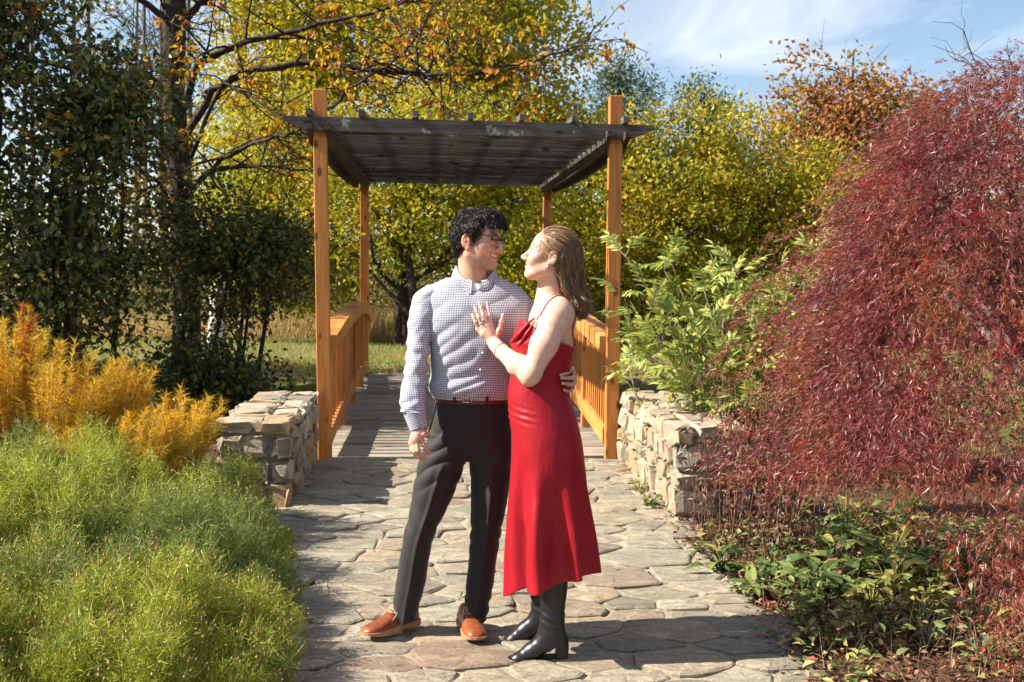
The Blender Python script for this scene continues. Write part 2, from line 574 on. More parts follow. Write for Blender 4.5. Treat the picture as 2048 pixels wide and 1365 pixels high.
def rough_block(size, rng, n=3, flat_top=False):
    """a hewn block: cube with n x n faces, corners pulled in, faces uneven"""
    V = {}; L = []; Q = []
    def vid(a):
        if a not in V:
            V[a] = len(L); L.append([k / n * 2 - 1 for k in a])
        return V[a]
    for ax in range(3):
        a1, a2 = [(1, 2), (2, 0), (0, 1)][ax]
        for s in (0, n):
            for p in range(n):
                for q in range(n):
                    c = []
                    for dp, dq in ((0, 0), (1, 0), (1, 1), (0, 1)):
                        k = [0, 0, 0]; k[ax] = s; k[a1] = p + dp; k[a2] = q + dq
                        c.append(vid(tuple(k)))
                    Q.append(c if s else c[::-1])
    P = np.array(L)
    on = (np.abs(P) > .99).sum(1)
    size = np.asarray(size)
    H = P * size / 2
    pull = np.where(on == 3, .016, np.where(on == 2, .008, 0.0))
    H -= np.sign(P) * (np.abs(P) > .99) * pull[:, None]
    # spread interior loops outwards so that edges stay crisp
    inner = (np.abs(P) < .99)
    H = np.where(inner, H * 1.9, H)
    H = np.clip(H, -size / 2 + .004, size / 2 - .004) if False else H
    J = rng.normal(0, .0105, H.shape)
    if flat_top: J[P[:, 2] > .99, 2] *= .5
    H += J
    return H, np.array(Q)

def stone_wall(name, label, x0, x1, y0, y1, ztop0, ztop1, zb, seed, inner_sign):
    rng = np.random.default_rng(seed)
    root = empty(name, ((x0 + x1) / 2, (y0 + y1) / 2, zb))
    tag(root, label, "stone wall", "low stone walls at the bridge head", "thing")
    cz = zb
    V, Q, T = box_vq(((x0 + x1) / 2, (y0 + y1) / 2, (zb - .15 + ztop0) / 2 - .03), (x1 - x0 - .07, y1 - y0 - .05, ztop0 - zb + .15 - .05))
    V -= np.array(root.location)
    mesh_obj("mortar_core", V, [Q], WMORTAR, root)
    hs = []
    tot = (ztop0 + ztop1) / 2 - zb
    k = 0
    while sum(hs) < tot - .09:
        hs.append(rng.uniform(.07, .165))
    hs = np.array(hs) * tot / sum(hs)
    z = zb - .06
    hs[0] += .06
    for ci, h in enumerate(hs):
        top = ci == len(hs) - 1
        rows = 2 if not top else 2
        cuts = [x0] + ([x0 + (x1 - x0) * rng.uniform(.38, .62)] if rng.random() < .45 else [x0 + (x1 - x0) * rng.uniform(.25, .38), x0 + (x1 - x0) * rng.uniform(.60, .74)]) + [x1]
        for ri, (a, c_) in enumerate(zip(cuts[:-1], cuts[1:])):
            y = y0
            while y < y1 - .02:
                L = rng.uniform(.09, .28) * (1.35 if top else 1)
                if y + L > y1 - .10: L = y1 - y
                zt = z + h * 1.0
                hh = h - rng.uniform(.008, .018)
                size = (c_ - a - rng.uniform(.008, .018), L - rng.uniform(.010, .020), hh)
                P, Qb = rough_block(size, rng, 3, top)
                cx = (a + c_) / 2 + rng.normal(0, .006) + (rng.uniform(-.012, .012))
                cy_ = y + L / 2 + (rng.uniform(-.012, .0) if y == y0 else 0)
                zz = z + h / 2 + ((ztop1 - ztop0) * (y - y0) / (y1 - y0) * (ci + 1) / len(hs))
                A = rotm('Z', rng.normal(0, .03)) @ rotm('Y', rng.normal(0, .025))
                o = mesh_obj("stone", P @ A.T, Qb, WSTONE, root, smooth=False)
                o.location = (cx - root.location.x, cy_ - root.location.y, zz - root.location.z)
                y += L
        z += h
    return root

stone_wall("stone_wall", "shaded low rubble stone wall left of the path, beside the yellow plants", -1.36, -0.885, 7.0, 8.72, .600, .625, .05, 21, 1)
stone_wall("stone_wall", "sunlit pale rubble stone wall right of the path, below the leafy shrub", 1.50, 1.98, 6.62, 8.72, .645, .66, .0, 34, -1)
# ================================================================== footbridge with its pergola
def wood_mat(name, cols, grain_axis, rough=.6, knots=True, gs=1.0, spec=.3, lichen=False, streak=.5):
    m, nt, b, out = new_mat(name)
    sc = [14 * gs, 14 * gs, 14 * gs]; sc[grain_axis] = .9 * gs
    v = objvec(nt, tuple(sc), rnd=True)
    f = noise(nt, v, 1.6, 6, .62, .9)
    oi = nt.nodes.new("ShaderNodeObjectInfo")
    c = ramp(nt, f, [(.28, cols[0]), (.5, cols[1]), (.72, cols[2])])
    k = ramp(nt, oi.outputs["Random"], [(0, (.74, .72, .70)), (.5, (1, 1, 1)), (1, (1.2, 1.2, 1.2))])
    c = mixrgb(nt, 1.0, c, k, 'MULTIPLY')
    if knots:
        kv = [9, 9, 9]; kv[grain_axis] = 4.2
        vo = N(nt, "ShaderNodeTexVoronoi", {"Scale": 1.0, "Randomness": 1.0}); nt.links.new(objvec(nt, tuple(kv), rnd=True), vo.inputs["Vector"])
        kf = ramp(nt, vo.outputs["Distance"], [(.13, (.85, .85, .85)), (.20, (0, 0, 0))])
        c = mixrgb(nt, kf, c, tuple(q * .25 for q in cols[0]))
    if lichen:
        lv = objvec(nt, rnd=True)
        l1 = noise(nt, lv, 5.5, 3); l2 = noise(nt, lv, 60, 5, .7)
        a = N(nt, "ShaderNodeMath", {0: l1, 1: N(nt, "ShaderNodeMath", {0: l2, 1: .45}, operation='MULTIPLY').outputs[0]}, operation='ADD')
        c = mixrgb(nt, ramp(nt, a.outputs[0], [(.875, (0, 0, 0)), (.90, (.9, .9, .9))]), c, (.30, .34, .27))
    nt.links.new(c, b.inputs["Base Color"]); b.inputs["Roughness"].default_value = rough; b.inputs["Specular IOR Level"].default_value = spec
    bump(nt, b, f, streak, .006)
    return m

CEDAR = ((.36, .115, .026), (.50, .19, .045), (.60, .26, .075))
CEDAR_V = wood_mat("cedar_upright", CEDAR, 2)
CEDAR_Y = wood_mat("cedar_rail", ((.40, .15, .036), (.54, .225, .058), (.63, .29, .09)), 1, knots=False)
GREY_X = wood_mat("weathered_cross_board", ((.045, .040, .036), (.095, .085, .076), (.16, .148, .132)), 0, .9, True, 1.2, .15, streak=.9)
GREY_XL = wood_mat("weathered_lichen_board", ((.045, .040, .036), (.098, .088, .078), (.17, .155, .14)), 0, .9, True, 1.2, .15, True, .9)
GREY_Y = wood_mat("weathered_side_beam", ((.034, .028, .022), (.070, .058, .047), (.14, .12, .10)), 1, .9, True, 1.2, .15, streak=.9)
GREY_L = wood_mat("lichen_batten", ((.05, .045, .04), (.10, .095, .08), (.17, .165, .14)), 1, .9, False, 1.2, .15, True, .9)
DECKM = wood_mat("deck_plank", ((.16, .135, .105), (.28, .24, .19), (.38, .335, .27)), 0, .85, True, 1.0, .2, streak=.7)

BY0, BY1 = 8.76, 14.02
BXL, BXR = -0.83, 1.455
def deck_z(y):
    t = np.clip((np.asarray(y, float) - 8.8) / 5.2, 0, 1)
    return .085 + .24 * t + .03 * np.sin(math.pi * t)
bridge = empty("pergola_footbridge", (.31, 11.4, .085))
tag(bridge, "orange cedar garden footbridge with railings under a weathered grey pergola roof", "footbridge")
B0 = np.array(bridge.location)
def bpart(name, V, F, mat, parent, smooth=False):
    off = B0
    q = parent
    o = mesh_obj(name, np.asarray(V) - off, F, mat, parent, smooth)
    return o
def bbox_(name, c, size, mat, parent, bev=.004, rot=None):
    """box with its own origin so that grain and tint differ from piece to piece"""
    V, Q, T = box_vq((0, 0, 0), size, bev, rot)
    o = mesh_obj(name, V, [Q, T], mat, parent)
    o.location = np.asarray(c) - B0
    return o

def subroot(name):
    """a part that only holds sub-parts"""
    o = bpy.data.objects.new(name, None); o.empty_display_size = .1
    link(o, bridge)
    return o

# deck
rng = np.random.default_rng(5)
deck = subroot("deck")
y = BY0
pw = .138
while y < BY1 + .05:
    yc = y + pw / 2
    sl = math.atan((deck_z(yc + .05) - deck_z(yc - .05)) / .1)
    L = BXR - BXL + .10 + rng.uniform(-.012, .012)
    bbox_("plank", ((BXL + BXR) / 2 + rng.uniform(-.006, .006), yc, deck_z(yc) - .019 + rng.uniform(-.002, .002)), (L, pw - .012, .038), DECKM, deck, .004, rotm('X', sl))
    y += pw
for x in (BXL + .02, (BXL + BXR) / 2, BXR - .02):
    ys = np.linspace(BY0 + .04, BY1, 14)
    zt = deck_z(ys) - .042
    V = []
    for yy_, zz in zip(ys, zt):
        V += [[x - .04, yy_, zz - .24], [x + .04, yy_, zz - .24], [x + .04, yy_, zz], [x - .04, yy_, zz]]
    Q = []
    for k in range(13):
        a = 4 * k
        for p in range(4):
            q = (p + 1) % 4
            Q.append([a + p, a + q, a + 4 + q, a + 4 + p])
    Q.append([0, 3, 2, 1]); Q.append([52, 53, 54, 55])
    bpart("stringer", V, np.array(Q)[:, ::-1], GREY_Y, deck)
bbox_("edge_board", ((BXL + BXR) / 2, BY0 - .022, .085 - .075), (BXR - BXL + .06, .036, .14), DECKM, deck, .004)

# tall posts
PW = .104
def post(xb, yb, zb, xt, zt, name="post"):
    d = np.array([xt - xb, 0, zt - zb]); L = np.linalg.norm(d)
    A = rotm('Y', math.atan2(d[0], d[2]))
    V, Q, T = box_vq((0, 0, 0), (PW, PW, L), .005)
    o = mesh_obj(name, V @ A.T, [Q, T], CEDAR_V, bridge)
    o.location = np.array([(xb + xt) / 2, yb, (zb + zt) / 2]) - B0
post(-.835, 8.80, -.12, -.902, 2.995)
post(1.462, 8.80, -.12, 1.440, 3.01)
post(-.850, 13.98, -.10, -.868, 2.80)
post(1.445, 13.98, -.10, 1.437, 2.82)

# railings
def curve(t, pts):
    return np.interp(t, [p[0] for p in pts], [p[1] for p in pts])
TOPZ = [(0, 1.07), (.16, 1.15), (.33, 1.21), (.5, 1.255), (.67, 1.275), (.84, 1.25), (1, 1.13)]
BOTZ = [(0, .19), (.16, .26), (.33, .32), (.5, .36), (.67, .39), (.84, .40), (1, .37)]
def railing(x, side):
    r = subroot("railing")
    ys0, ys1 = 8.86, 13.92
    ts = np.linspace(0, 1, 13)
    def beam(t0, t1, pts, w_, h, nm, mat, gap=.003):
        ya, yb = ys0 + (ys1 - ys0) * t0, ys0 + (ys1 - ys0) * t1
        za, zb = curve(t0, pts), curve(t1, pts)
        ya += gap; yb -= gap
        V = []
        for yy_, zz in ((ya, za), (yb, zb)):
            V += [[-w_ / 2, yy_, zz - h], [w_ / 2, yy_, zz - h], [w_ / 2, yy_, zz], [-w_ / 2, yy_, zz]]
        V = np.array(V); c = V.mean(0)
        o = mesh_obj(nm, V - c, np.array([[0, 1, 2, 3], [7, 6, 5, 4], [4, 5, 1, 0], [5, 6, 2, 1], [6, 7, 3, 2], [7, 4, 0, 3]]), mat, r)
        o.location = np.array([x + c[0], c[1], c[2]]) - B0
    for k in range(12):
        beam(ts[k], ts[k + 1], TOPZ, .155, .125, "cap_block", CEDAR_Y)
    for k in range(6):
        beam(k / 6, (k + 1) / 6, BOTZ2, .085, .135, "bottom_rail", CEDAR_Y)
    n = 40
    for k in range(1, n):
        t = k / n
        yy_ = ys0 + (ys1 - ys0) * t
        zt, zb = curve(t, TOPZ) - .11, curve(t, BOTZ2) - .01
        bbox_("baluster", (x, yy_, (zt + zb) / 2), (.038, .036, zt - zb), CEDAR_V, r, .002)
    for t in (.27, .52, .77):
        yy_ = ys0 + (ys1 - ys0) * t
        zt, zb = curve(t, TOPZ) - .115, deck_z(yy_) - .02
        bbox_("newel", (x - side * .001, yy_, (zt + zb) / 2), (.092, .092, zt - zb), CEDAR_V, r, .004)
BOTZ2 = [(p[0], p[1] + .135) for p in BOTZ]
railing(BXL - .005, -1)
railing(BXR, 1)

# pergola roof
roof = subroot("pergola_roof")
def slope(y): return .085 * (y - 8.8) / 5.2
def cross(y, xa, xb, z0, z1, mat, cut=.10, th=.04, name="cross_board"):
    V = []
    for yy_ in (-th / 2, th / 2):
        V += [[xa, yy_, z1], [xa, yy_, z1 - .035], [xa + cut * 1.6, yy_, z0], [xb - cut * 1.6, yy_, z0], [xb, yy_, z1 - .035], [xb, yy_, z1]]
    V = np.array(V); c = np.array([(xa + xb) / 2, 0, (z0 + z1) / 2])
    F4 = [[k, (k + 1) % 6, 6 + (k + 1) % 6, 6 + k] for k in range(6)]
    F = [[0, 5, 4, 1], [1, 4, 3, 2], [6, 7, 10, 11], [7, 8, 9, 10]]
    o = mesh_obj(name, V - c, np.array(F4 + F), mat, roof)
    o.location = np.array([c[0], y, c[2]]) - B0
cross(8.80 - .075, -1.175, 1.74, 2.665, 2.775, GREY_XL, .12)
cross(8.80 + .075, -1.150, 1.72, 2.665, 2.775, GREY_XL, .12)
ny_ = 17
for k in range(1, ny_ + 1):
    y = 8.875 + (14.05 - 8.875) * k / ny_
    xa, xb = (-.87, 1.44) if k < ny_ - 1 else (-1.15, 1.72)
    cross(y + rng.uniform(-.01, .01), xa + rng.uniform(-.01, .01), xb, 2.665 + slope(y), 2.79 + slope(y), GREY_X, 0.0 if k < ny_ - 1 else .12)
    # blocking between the cross boards above the side beams
    ym = y - (14.05 - 8.875) / ny_ / 2
    for x in (-.84, 1.405):
        bbox_("blocking", (x, ym, 2.715 + slope(ym)), (.04, .27, .085 + rng.uniform(-.01, .015)), GREY_L, roof, .003)
def side_beam(x):
    ys = np.linspace(8.62, 14.12, 24)
    top = 2.715 + slope(ys)
    bot = 2.585 + slope(ys) - .03 * np.sin(np.pi * (ys - 8.62) / 5.5) * 1.4
    e0 = np.clip((ys - 8.62) / .22, 0, 1); e1 = np.clip((14.12 - ys) / .22, 0, 1)
    bot = top - (top - bot) * np.maximum(.35, np.minimum(e0, e1) ** .6)
    V = []
    for yy_, zt, zb in zip(ys, top, bot):
        V += [[-.021, yy_, zb], [.021, yy_, zb], [.021, yy_, zt], [-.021, yy_, zt]]
    Q = []
    for k in range(23):
        a = 4 * k
        for p in range(4):
            q = (p + 1) % 4
            Q.append([a + p, a + 4 + p, a + 4 + q, a + q])
    Q.append([0, 1, 2, 3]); Q.append([95, 94, 93, 92])
    V = np.array(V); c = np.array([0, 11.4, 2.65])
    o = mesh_obj("side_beam", V - c, np.array(Q), GREY_Y, roof)
    o.location = np.array([x, 11.4, 2.65]) - B0
for x in (-.965, -.825, 1.372, 1.515):
    side_beam(x)
for k, x in enumerate(np.linspace(-.96, 1.50, 7)):
    ya, yb = 8.62, 14.15
    V, Q, T = box_vq((0, 0, 0), (.045, yb - ya, .052), .003)
    V[:, 2] += .085 * V[:, 1] / 5.2
    o = mesh_obj("batten", V, [Q, T], GREY_L, roof)
    o.location = np.array([x + rng.uniform(-.02, .02), (ya + yb) / 2, 2.803 + .0425]) - B0
# ================================================================== trees
def unit(a): return a / (np.linalg.norm(a, axis=-1, keepdims=True) + 1e-9)

def leaves(P, size, rng, aspect=.6, droop=.35, fold=.25, out=None):
    """one folded blade (two triangles) per point"""
    n = len(P)
    d = rng.normal(0, 1, (n, 3))
    if out is not None: d = d + out * 1.2
    d[:, 2] -= droop
    d = unit(d)
    s = unit(np.cross(d, rng.normal(0, 1, (n, 3))))
    nn = np.cross(s, d)
    L = (size * rng.uniform(.7, 1.25, n))[:, None]
    w_ = L * aspect / 2
    mid = P + d * L * .45
    V = np.stack([P, mid + s * w_ + nn * w_ * fold, P + d * L - nn * w_ * fold, mid - s * w_ + nn * w_ * fold], 1).reshape(-1, 3)
    i = np.arange(n) * 4
    T = np.stack([np.stack([i, i + 1, i + 2], -1), np.stack([i, i + 2, i + 3], -1)], 1).reshape(-1, 3)
    return V, T

def needles(P, D, L, W_, rng):
    n = len(P)
    s = unit(np.cross(D, rng.normal(0, 1, (n, 3))))
    V = np.stack([P - s * W_[:, None] / 2, P + s * W_[:, None] / 2, P + D * L[:, None]], 1).reshape(-1, 3)
    return V, np.arange(3 * n).reshape(-1, 3)

def limb(a, c, r0, r1, rng, n=7, wob=.08, sag=0.0):
    t = np.linspace(0, 1, n)[:, None]
    P = a + (c - a) * t
    L = np.linalg.norm(c - a)
    k = rng.normal(0, wob * L, (2, 3))
    P = P + np.sin(math.pi * t) * k[0] + np.sin(2 * math.pi * t) * k[1] * .5
    P[:, 2] += sag * L * np.sin(math.pi * t[:, 0])
    return P, np.linspace(r0, r1, n)

BARK = plain("dark_bark", (.055, .043, .034), .95, .1, nscale=14, namt=.5, bmp=(.8, .02))
BARK_G = plain("grey_bark", (.13, .11, .09), .95, .1, nscale=12, namt=.45, bmp=(.8, .02))

def clumps(rng, ells, n, shell=.55):
    """points in a set of ellipsoids, more of them toward the outside"""
    C = []
    vol = np.array([e[3] * e[4] * e[5] for e in ells]) ** .67
    for e, k in zip(ells, rng.multinomial(n, vol / vol.sum())):
        d = unit(rng.normal(0, 1, (k, 3)))
        r_ = shell + (1 - shell) * rng.random(k) ** .7
        r_ = np.where(rng.random(k) < .25, rng.random(k) * shell, r_)
        bumpy = 1 + .22 * vnoise(d * 2.6 + np.array(e[:3]) * .7, 5)
        C.append(np.array(e[:3]) + d * (r_ * bumpy)[:, None] * np.array(e[3:6]))
    return np.concatenate(C)

def tree(name, label, cat, base, ells, nclump, per, leaf, mat, seed, trunk_r=.12, bark=None, group=None, spread=.32, nlimb=26,
         stems=1, aspect=.6, droop=.35, shell=.55, zmin=.2, lean=0.0):
    rng = np.random.default_rng(seed)
    base = np.array(base, float)
    base[2] = gz(base[0], base[1]) - .05
    root = empty(name, tuple(base))
    tag(root, label, cat, group)
    if name in ('golden_tree', 'yellow_green_tree', 'olive_tree', 'rust_tree'):
        nclump, per, leaf, spread = int(nclump * .72), per * 1.18, leaf * 1.16, spread * .95
    C = clumps(rng, ells, nclump, shell)
    C = C[C[:, 2] > base[2] + zmin]
    # each clump is a little flattened twig cluster
    n = rng.poisson(per, len(C)) + 2
    idx = np.repeat(np.arange(len(C)), n)
    O = rng.normal(0, 1, (len(idx), 3)) * np.array([1, 1, .62]) * spread * rng.uniform(.6, 1.25, len(C))[idx, None]
    P = C[idx] + O
    ctr = np.mean([e[:3] for e in ells], 0)
    V, T = leaves(P, np.full(len(P), leaf), rng, aspect, droop, out=unit(P - ctr) * .5)
    mesh_obj("crown", V - base, T, mat, root)
    mb = MB()
    top = max(e[2] + e[5] * .55 for e in ells)
    axis_pts = []
    for s in range(stems):
        off = np.array([0, 0, 0]) if stems == 1 else np.array([rng.uniform(-.35, .35), rng.uniform(-.3, .3), 0])
        endx = ctr[0] + (0 if stems == 1 else rng.uniform(-1, 1) * ells[0][3] * .5)
        endy = ctr[1] + (0 if stems == 1 else rng.uniform(-1, 1) * ells[0][4] * .4)
        P0, r0 = limb(base + off, np.array([endx, endy, top]), trunk_r, trunk_r * .18, rng, 12, .035)
        mb.add(*tube(P0, r0, 8)); axis_pts.append((P0, r0))
    for k in range(nlimb):
        P0, r0 = axis_pts[rng.integers(len(axis_pts))]
        tgt = C[rng.integers(len(C))]
        h = np.clip(tgt[2] - rng.uniform(.3, 1.2) * np.linalg.norm(tgt[:2] - ctr[:2]) * .8, base[2] + .3, top)
        j = np.argmin(np.abs(P0[:, 2] - h))
        L, rr = limb(P0[j], tgt, r0[j] * .5, .008, rng, 7, .06, .06)
        mb.add(*tube(L, rr, 5, False))
        for q in range(3):
            j2 = rng.integers(2, 6)
            tg2 = tgt + rng.normal(0, .5, 3)
            L2, r2 = limb(L[j2], tg2, rr[j2] * .6, .004, rng, 5, .08)
            mb.add(*tube(L2, r2, 4, False))
    V, F = mb.arrays()
    mesh_obj("trunk", V - base, F, bark or BARK, root, smooth=True)
    return root

GOLD = leaf_mat("golden_leaves", [(0, (.40, .30, .018)), (.35, (.56, .41, .022)), (.7, (.62, .48, .035)), (.9, (.60, .33, .02)), (1, (.52, .19, .02))], trans=.4,
                pos=(.8, [(0, (.24, .27, .016)), (.5, (.38, .38, .022)), (1, (.56, .48, .03))], .40, .58))
CHART = leaf_mat("chartreuse_leaves", [(0, (.15, .19, .012)), (.4, (.27, .30, .016)), (.8, (.42, .38, .022)), (1, (.52, .38, .03))], trans=.42,
                 pos=(.8, [(0, (.28, .25, .018)), (.5, (.44, .36, .022)), (1, (.56, .40, .03))]))
OLIVE = leaf_mat("olive_yellow_leaves", [(0, (.15, .18, .012)), (.4, (.28, .285, .018)), (.8, (.43, .38, .026)), (1, (.54, .36, .03))], trans=.38,
                 pos=(.7, [(0, (.26, .22, .018)), (.5, (.46, .37, .026)), (1, (.60, .41, .035))]))
RUST = leaf_mat("rust_leaves", [(0, (.22, .10, .025)), (.4, (.36, .17, .045)), (.75, (.44, .20, .065)), (1, (.42, .11, .05))], trans=.35,
                pos=(.5, [(0, (.28, .20, .025)), (.6, (.40, .26, .03)), (1, (.42, .20, .04))], .50, .62))
PINE = leaf_mat("pine_needles", [(0, (.05, .08, .035)), (1, (.10, .14, .06))], trans=.2)
WOODS = leaf_mat("woods_leaves", [(0, (.10, .075, .025)), (.4, (.20, .15, .035)), (.8, (.30, .20, .05)), (1, (.28, .12, .04))], trans=.35,
                 pos=(.25, [(0, (.13, .14, .03)), (1, (.26, .24, .04))]))
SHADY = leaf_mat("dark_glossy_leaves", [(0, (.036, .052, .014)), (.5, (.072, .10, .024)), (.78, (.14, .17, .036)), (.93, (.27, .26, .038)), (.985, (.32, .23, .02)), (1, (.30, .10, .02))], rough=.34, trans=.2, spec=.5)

TG = "autumn trees behind the bridge"
tree("golden_tree", "tall golden yellow tree behind the left half of the pergola", "tree", (-2.7, 27.2, 0), [(-2.8, 27, 6.4, 2.5, 2.2, 3.6), (-4.1, 27.3, 4.5, 1.6, 1.6, 2.4), (-3.4, 26.8, 8.6, 2.0, 1.9, 1.9)], 950, 26, .135, GOLD, 1, .14, group=TG, spread=.36)
tree("golden_tree", "broad golden tree rising above the middle of the pergola", "tree", (.8, 25.3, 0), [(.9, 25, 6.4, 2.6, 2.2, 2.9), (1.9, 25, 4.9, 1.7, 1.6, 1.8), (-.3, 25.2, 8.0, 2.1, 1.9, 2.0), (1.7, 24.8, 7.6, 1.5, 1.4, 1.8)], 1000, 26, .125, GOLD, 2, .15, group=TG, spread=.34)
tree("yellow_green_tree", "low forked yellow-green tree framed by the bridge posts", "tree", (-.35, 20.6, 0), [(-.9, 20.6, 2.9, 1.9, 1.6, 1.25), (1.1, 21, 3.0, 1.9, 1.6, 1.4), (.2, 20.7, 4.1, 2.0, 1.5, 1.1)], 800, 26, .095, CHART, 3, .10, group=TG, spread=.25, stems=4, nlimb=40, zmin=.9)
tree("yellow_green_tree", "yellow-green tree beside the left bridge post", "tree", (-3.3, 22.5, 0), [(-3.2, 22.3, 3.2, 1.6, 1.4, 2.1), (-2.5, 22.2, 1.9, 1.2, 1.1, 1.1)], 560, 26, .10, CHART, 4, .09, group=TG, spread=.26, zmin=.5)
tree("yellow_green_tree", "chartreuse tree behind the woman's head", "tree", (3.3, 24, 0), [(3.2, 24, 2.9, 1.6, 1.4, 2.4), (2.3, 23.6, 1.9, 1.3, 1.2, 1.4)], 600, 26, .105, CHART, 5, .09, group=TG, spread=.27)
tree("olive_tree", "olive yellow tree just right of the right bridge post", "tree", (5.0, 23, 0), [(4.9, 23, 3.1, 1.75, 1.5, 2.45), (4.3, 22.6, 1.9, 1.3, 1.2, 1.5)], 760, 26, .10, OLIVE, 6, .10, group=TG, spread=.26)
tree("olive_tree", "olive yellow tree with a dark thin trunk, middle of the right hedge", "tree", (7.0, 24, 0), [(6.9, 24, 3.3, 1.75, 1.5, 2.3), (6.4, 23.4, 1.9, 1.5, 1.3, 1.5)], 760, 26, .105, OLIVE, 7, .10, group=TG, spread=.27)
tree("olive_tree", "yellow-green tree below the rust red crown on the right", "tree", (8.5, 23, 0), [(8.5, 23, 2.5, 1.7, 1.4, 2.0), (9.6, 23.3, 2.2, 1.4, 1.3, 1.8)], 640, 26, .10, OLIVE, 8, .09, group=TG, spread=.27)
tree("rust_tree", "rust red and orange tree, tallest on the right against the sky", "tree", (10.3, 27, 0), [(10.2, 27, 4.3, 2.3, 1.9, 1.7), (9.2, 26.8, 5.2, 1.1, 1.2, 1.3), (11.4, 27, 5.2, 1.3, 1.2, 1.5), (10.4, 27, 5.8, 1.2, 1.2, 1.2)] + [(8.7 + .42 * q, 27, 6.3 + .5 * math.sin(q * 1.9) + .35 * math.sin(q * .6), .22, .3, .75) for q in range(9)], 900, 20, .115, RUST, 9, .12, group=TG, spread=.30, nlimb=44)
tree("rust_tree", "brown orange tree showing through the red maple at the right edge", "tree", (13.6, 26.5, 0), [(13.6, 26.5, 3.4, 2.2, 1.9, 2.7), (15.9, 27, 3.4, 1.7, 1.6, 2.6)], 620, 22, .12, RUST, 10, .12, group=TG, spread=.32)
for k, (x, y, top, lab) in enumerate(((8.4, 50, 12.0, "distant blue-green pine peeking above the trees right of the pergola"), (12.8, 52, 11.4, "distant small pine between the olive trees and the rust tree"))):
    tree("pine_tree", lab, "pine tree", (x, y, 0), [(x, y, top - 2.4, 1.7, 1.4, 1.9), (x + .3, y, top - 4.6, 2.4, 2.0, 2.2), (x - .4, y, top - .8, .9, .8, 1.0)], 260, 34, .30, PINE, 30 + k, .2, group="distant pines", spread=.42, aspect=.22)

# far wood, one mass
rng = np.random.default_rng(77)
C = np.stack([rng.uniform(-34, 46, 2600), rng.uniform(36, 46, 2600), rng.random(2600) ** 1.2 * 5.2 - .2], -1)
C[:, 2] *= .7 + .35 * vnoise(np.stack([C[:, 0] * .25, C[:, 0] * 0, C[:, 0] * 0], -1), 2)
idx = np.repeat(np.arange(len(C)), 15)
P = C[idx] + rng.normal(0, .55, (len(idx), 3)); P[:, 2] += .55
V, T = leaves(P, np.full(len(P), .27), rng)
o = mesh_obj("distant_woods", V, T, WOODS); tag(o, "hazy brown and yellow wood at the far edge of the lawn", None, None, "stuff")
# undergrowth at the back of the lawn
C = np.stack([rng.uniform(-9, 17, 1500), rng.uniform(24.5, 31, 1500), rng.random(1500) ** 1.3 * 2.2 + .3], -1)
idx = np.repeat(np.arange(len(C)), 20)
P = C[idx] + rng.normal(0, .22, (len(idx), 3)) * np.array([1.3, 1, .8])
V, T = leaves(P, np.full(len(P), .13), rng, .4)
BRUSH = leaf_mat("dry_brush", [(0, (.10, .075, .03)), (.5, (.24, .17, .06)), (1, (.38, .27, .09))], pos=(.5, [(0, (.10, .11, .025)), (1, (.22, .20, .035))]))
o = mesh_obj("undergrowth", V, T, BRUSH); tag(o, "tan and green undergrowth behind the lawn", None, None, "stuff")

# bare trunks of the far wood, top left
for k in range(15):
    rng = np.random.default_rng(300 + k)
    x = -15.5 + k * .72 + rng.uniform(-.25, .25); y = 43 + rng.uniform(-4, 6)
    r0 = rng.uniform(.09, .2)
    root = empty("bare_tree", (x, y, float(gz(x, y))))
    tag(root, "bare slender leafless trunk in the far wood at top left", "bare tree", "bare trunks of the far wood")
    mb = MB()
    P0, rr = limb(np.array([x, y, 0.]), np.array([x + rng.uniform(-.8, .8), y, 17.]), r0, .03, rng, 10, .012)
    mb.add(*tube(P0, rr, 6))
    for q in range(16):
        j = rng.integers(3, 9)
        tg_ = P0[j] + np.array([rng.uniform(-2, 2), rng.uniform(-1, 1), rng.uniform(.8, 2.6)])
        L, r2 = limb(P0[j], tg_, rr[j] * .4, .012, rng, 5, .06)
        mb.add(*tube(L, r2, 4, False))
        for z_ in range(3):
            L2, r3 = limb(L[rng.integers(1, 4)], tg_ + rng.normal(0, .7, 3), .018, .008, rng, 4, .06)
            mb.add(*tube(L2, r3, 3, False))
    V, F = mb.arrays(); mesh_obj("trunk", V - np.array(root.location), F, BARK_G, root, smooth=True)
    Pl = np.array([L[-1] for L in [P0]]) + rng.normal(0, 1, (140, 3)) * np.array([1.1, .8, 3.2]) - np.array([0, 0, 6.])
    V, T = leaves(Pl, np.full(len(Pl), .17), rng)
    mesh_obj("crown", V - np.array(root.location), T, WOODS, root)

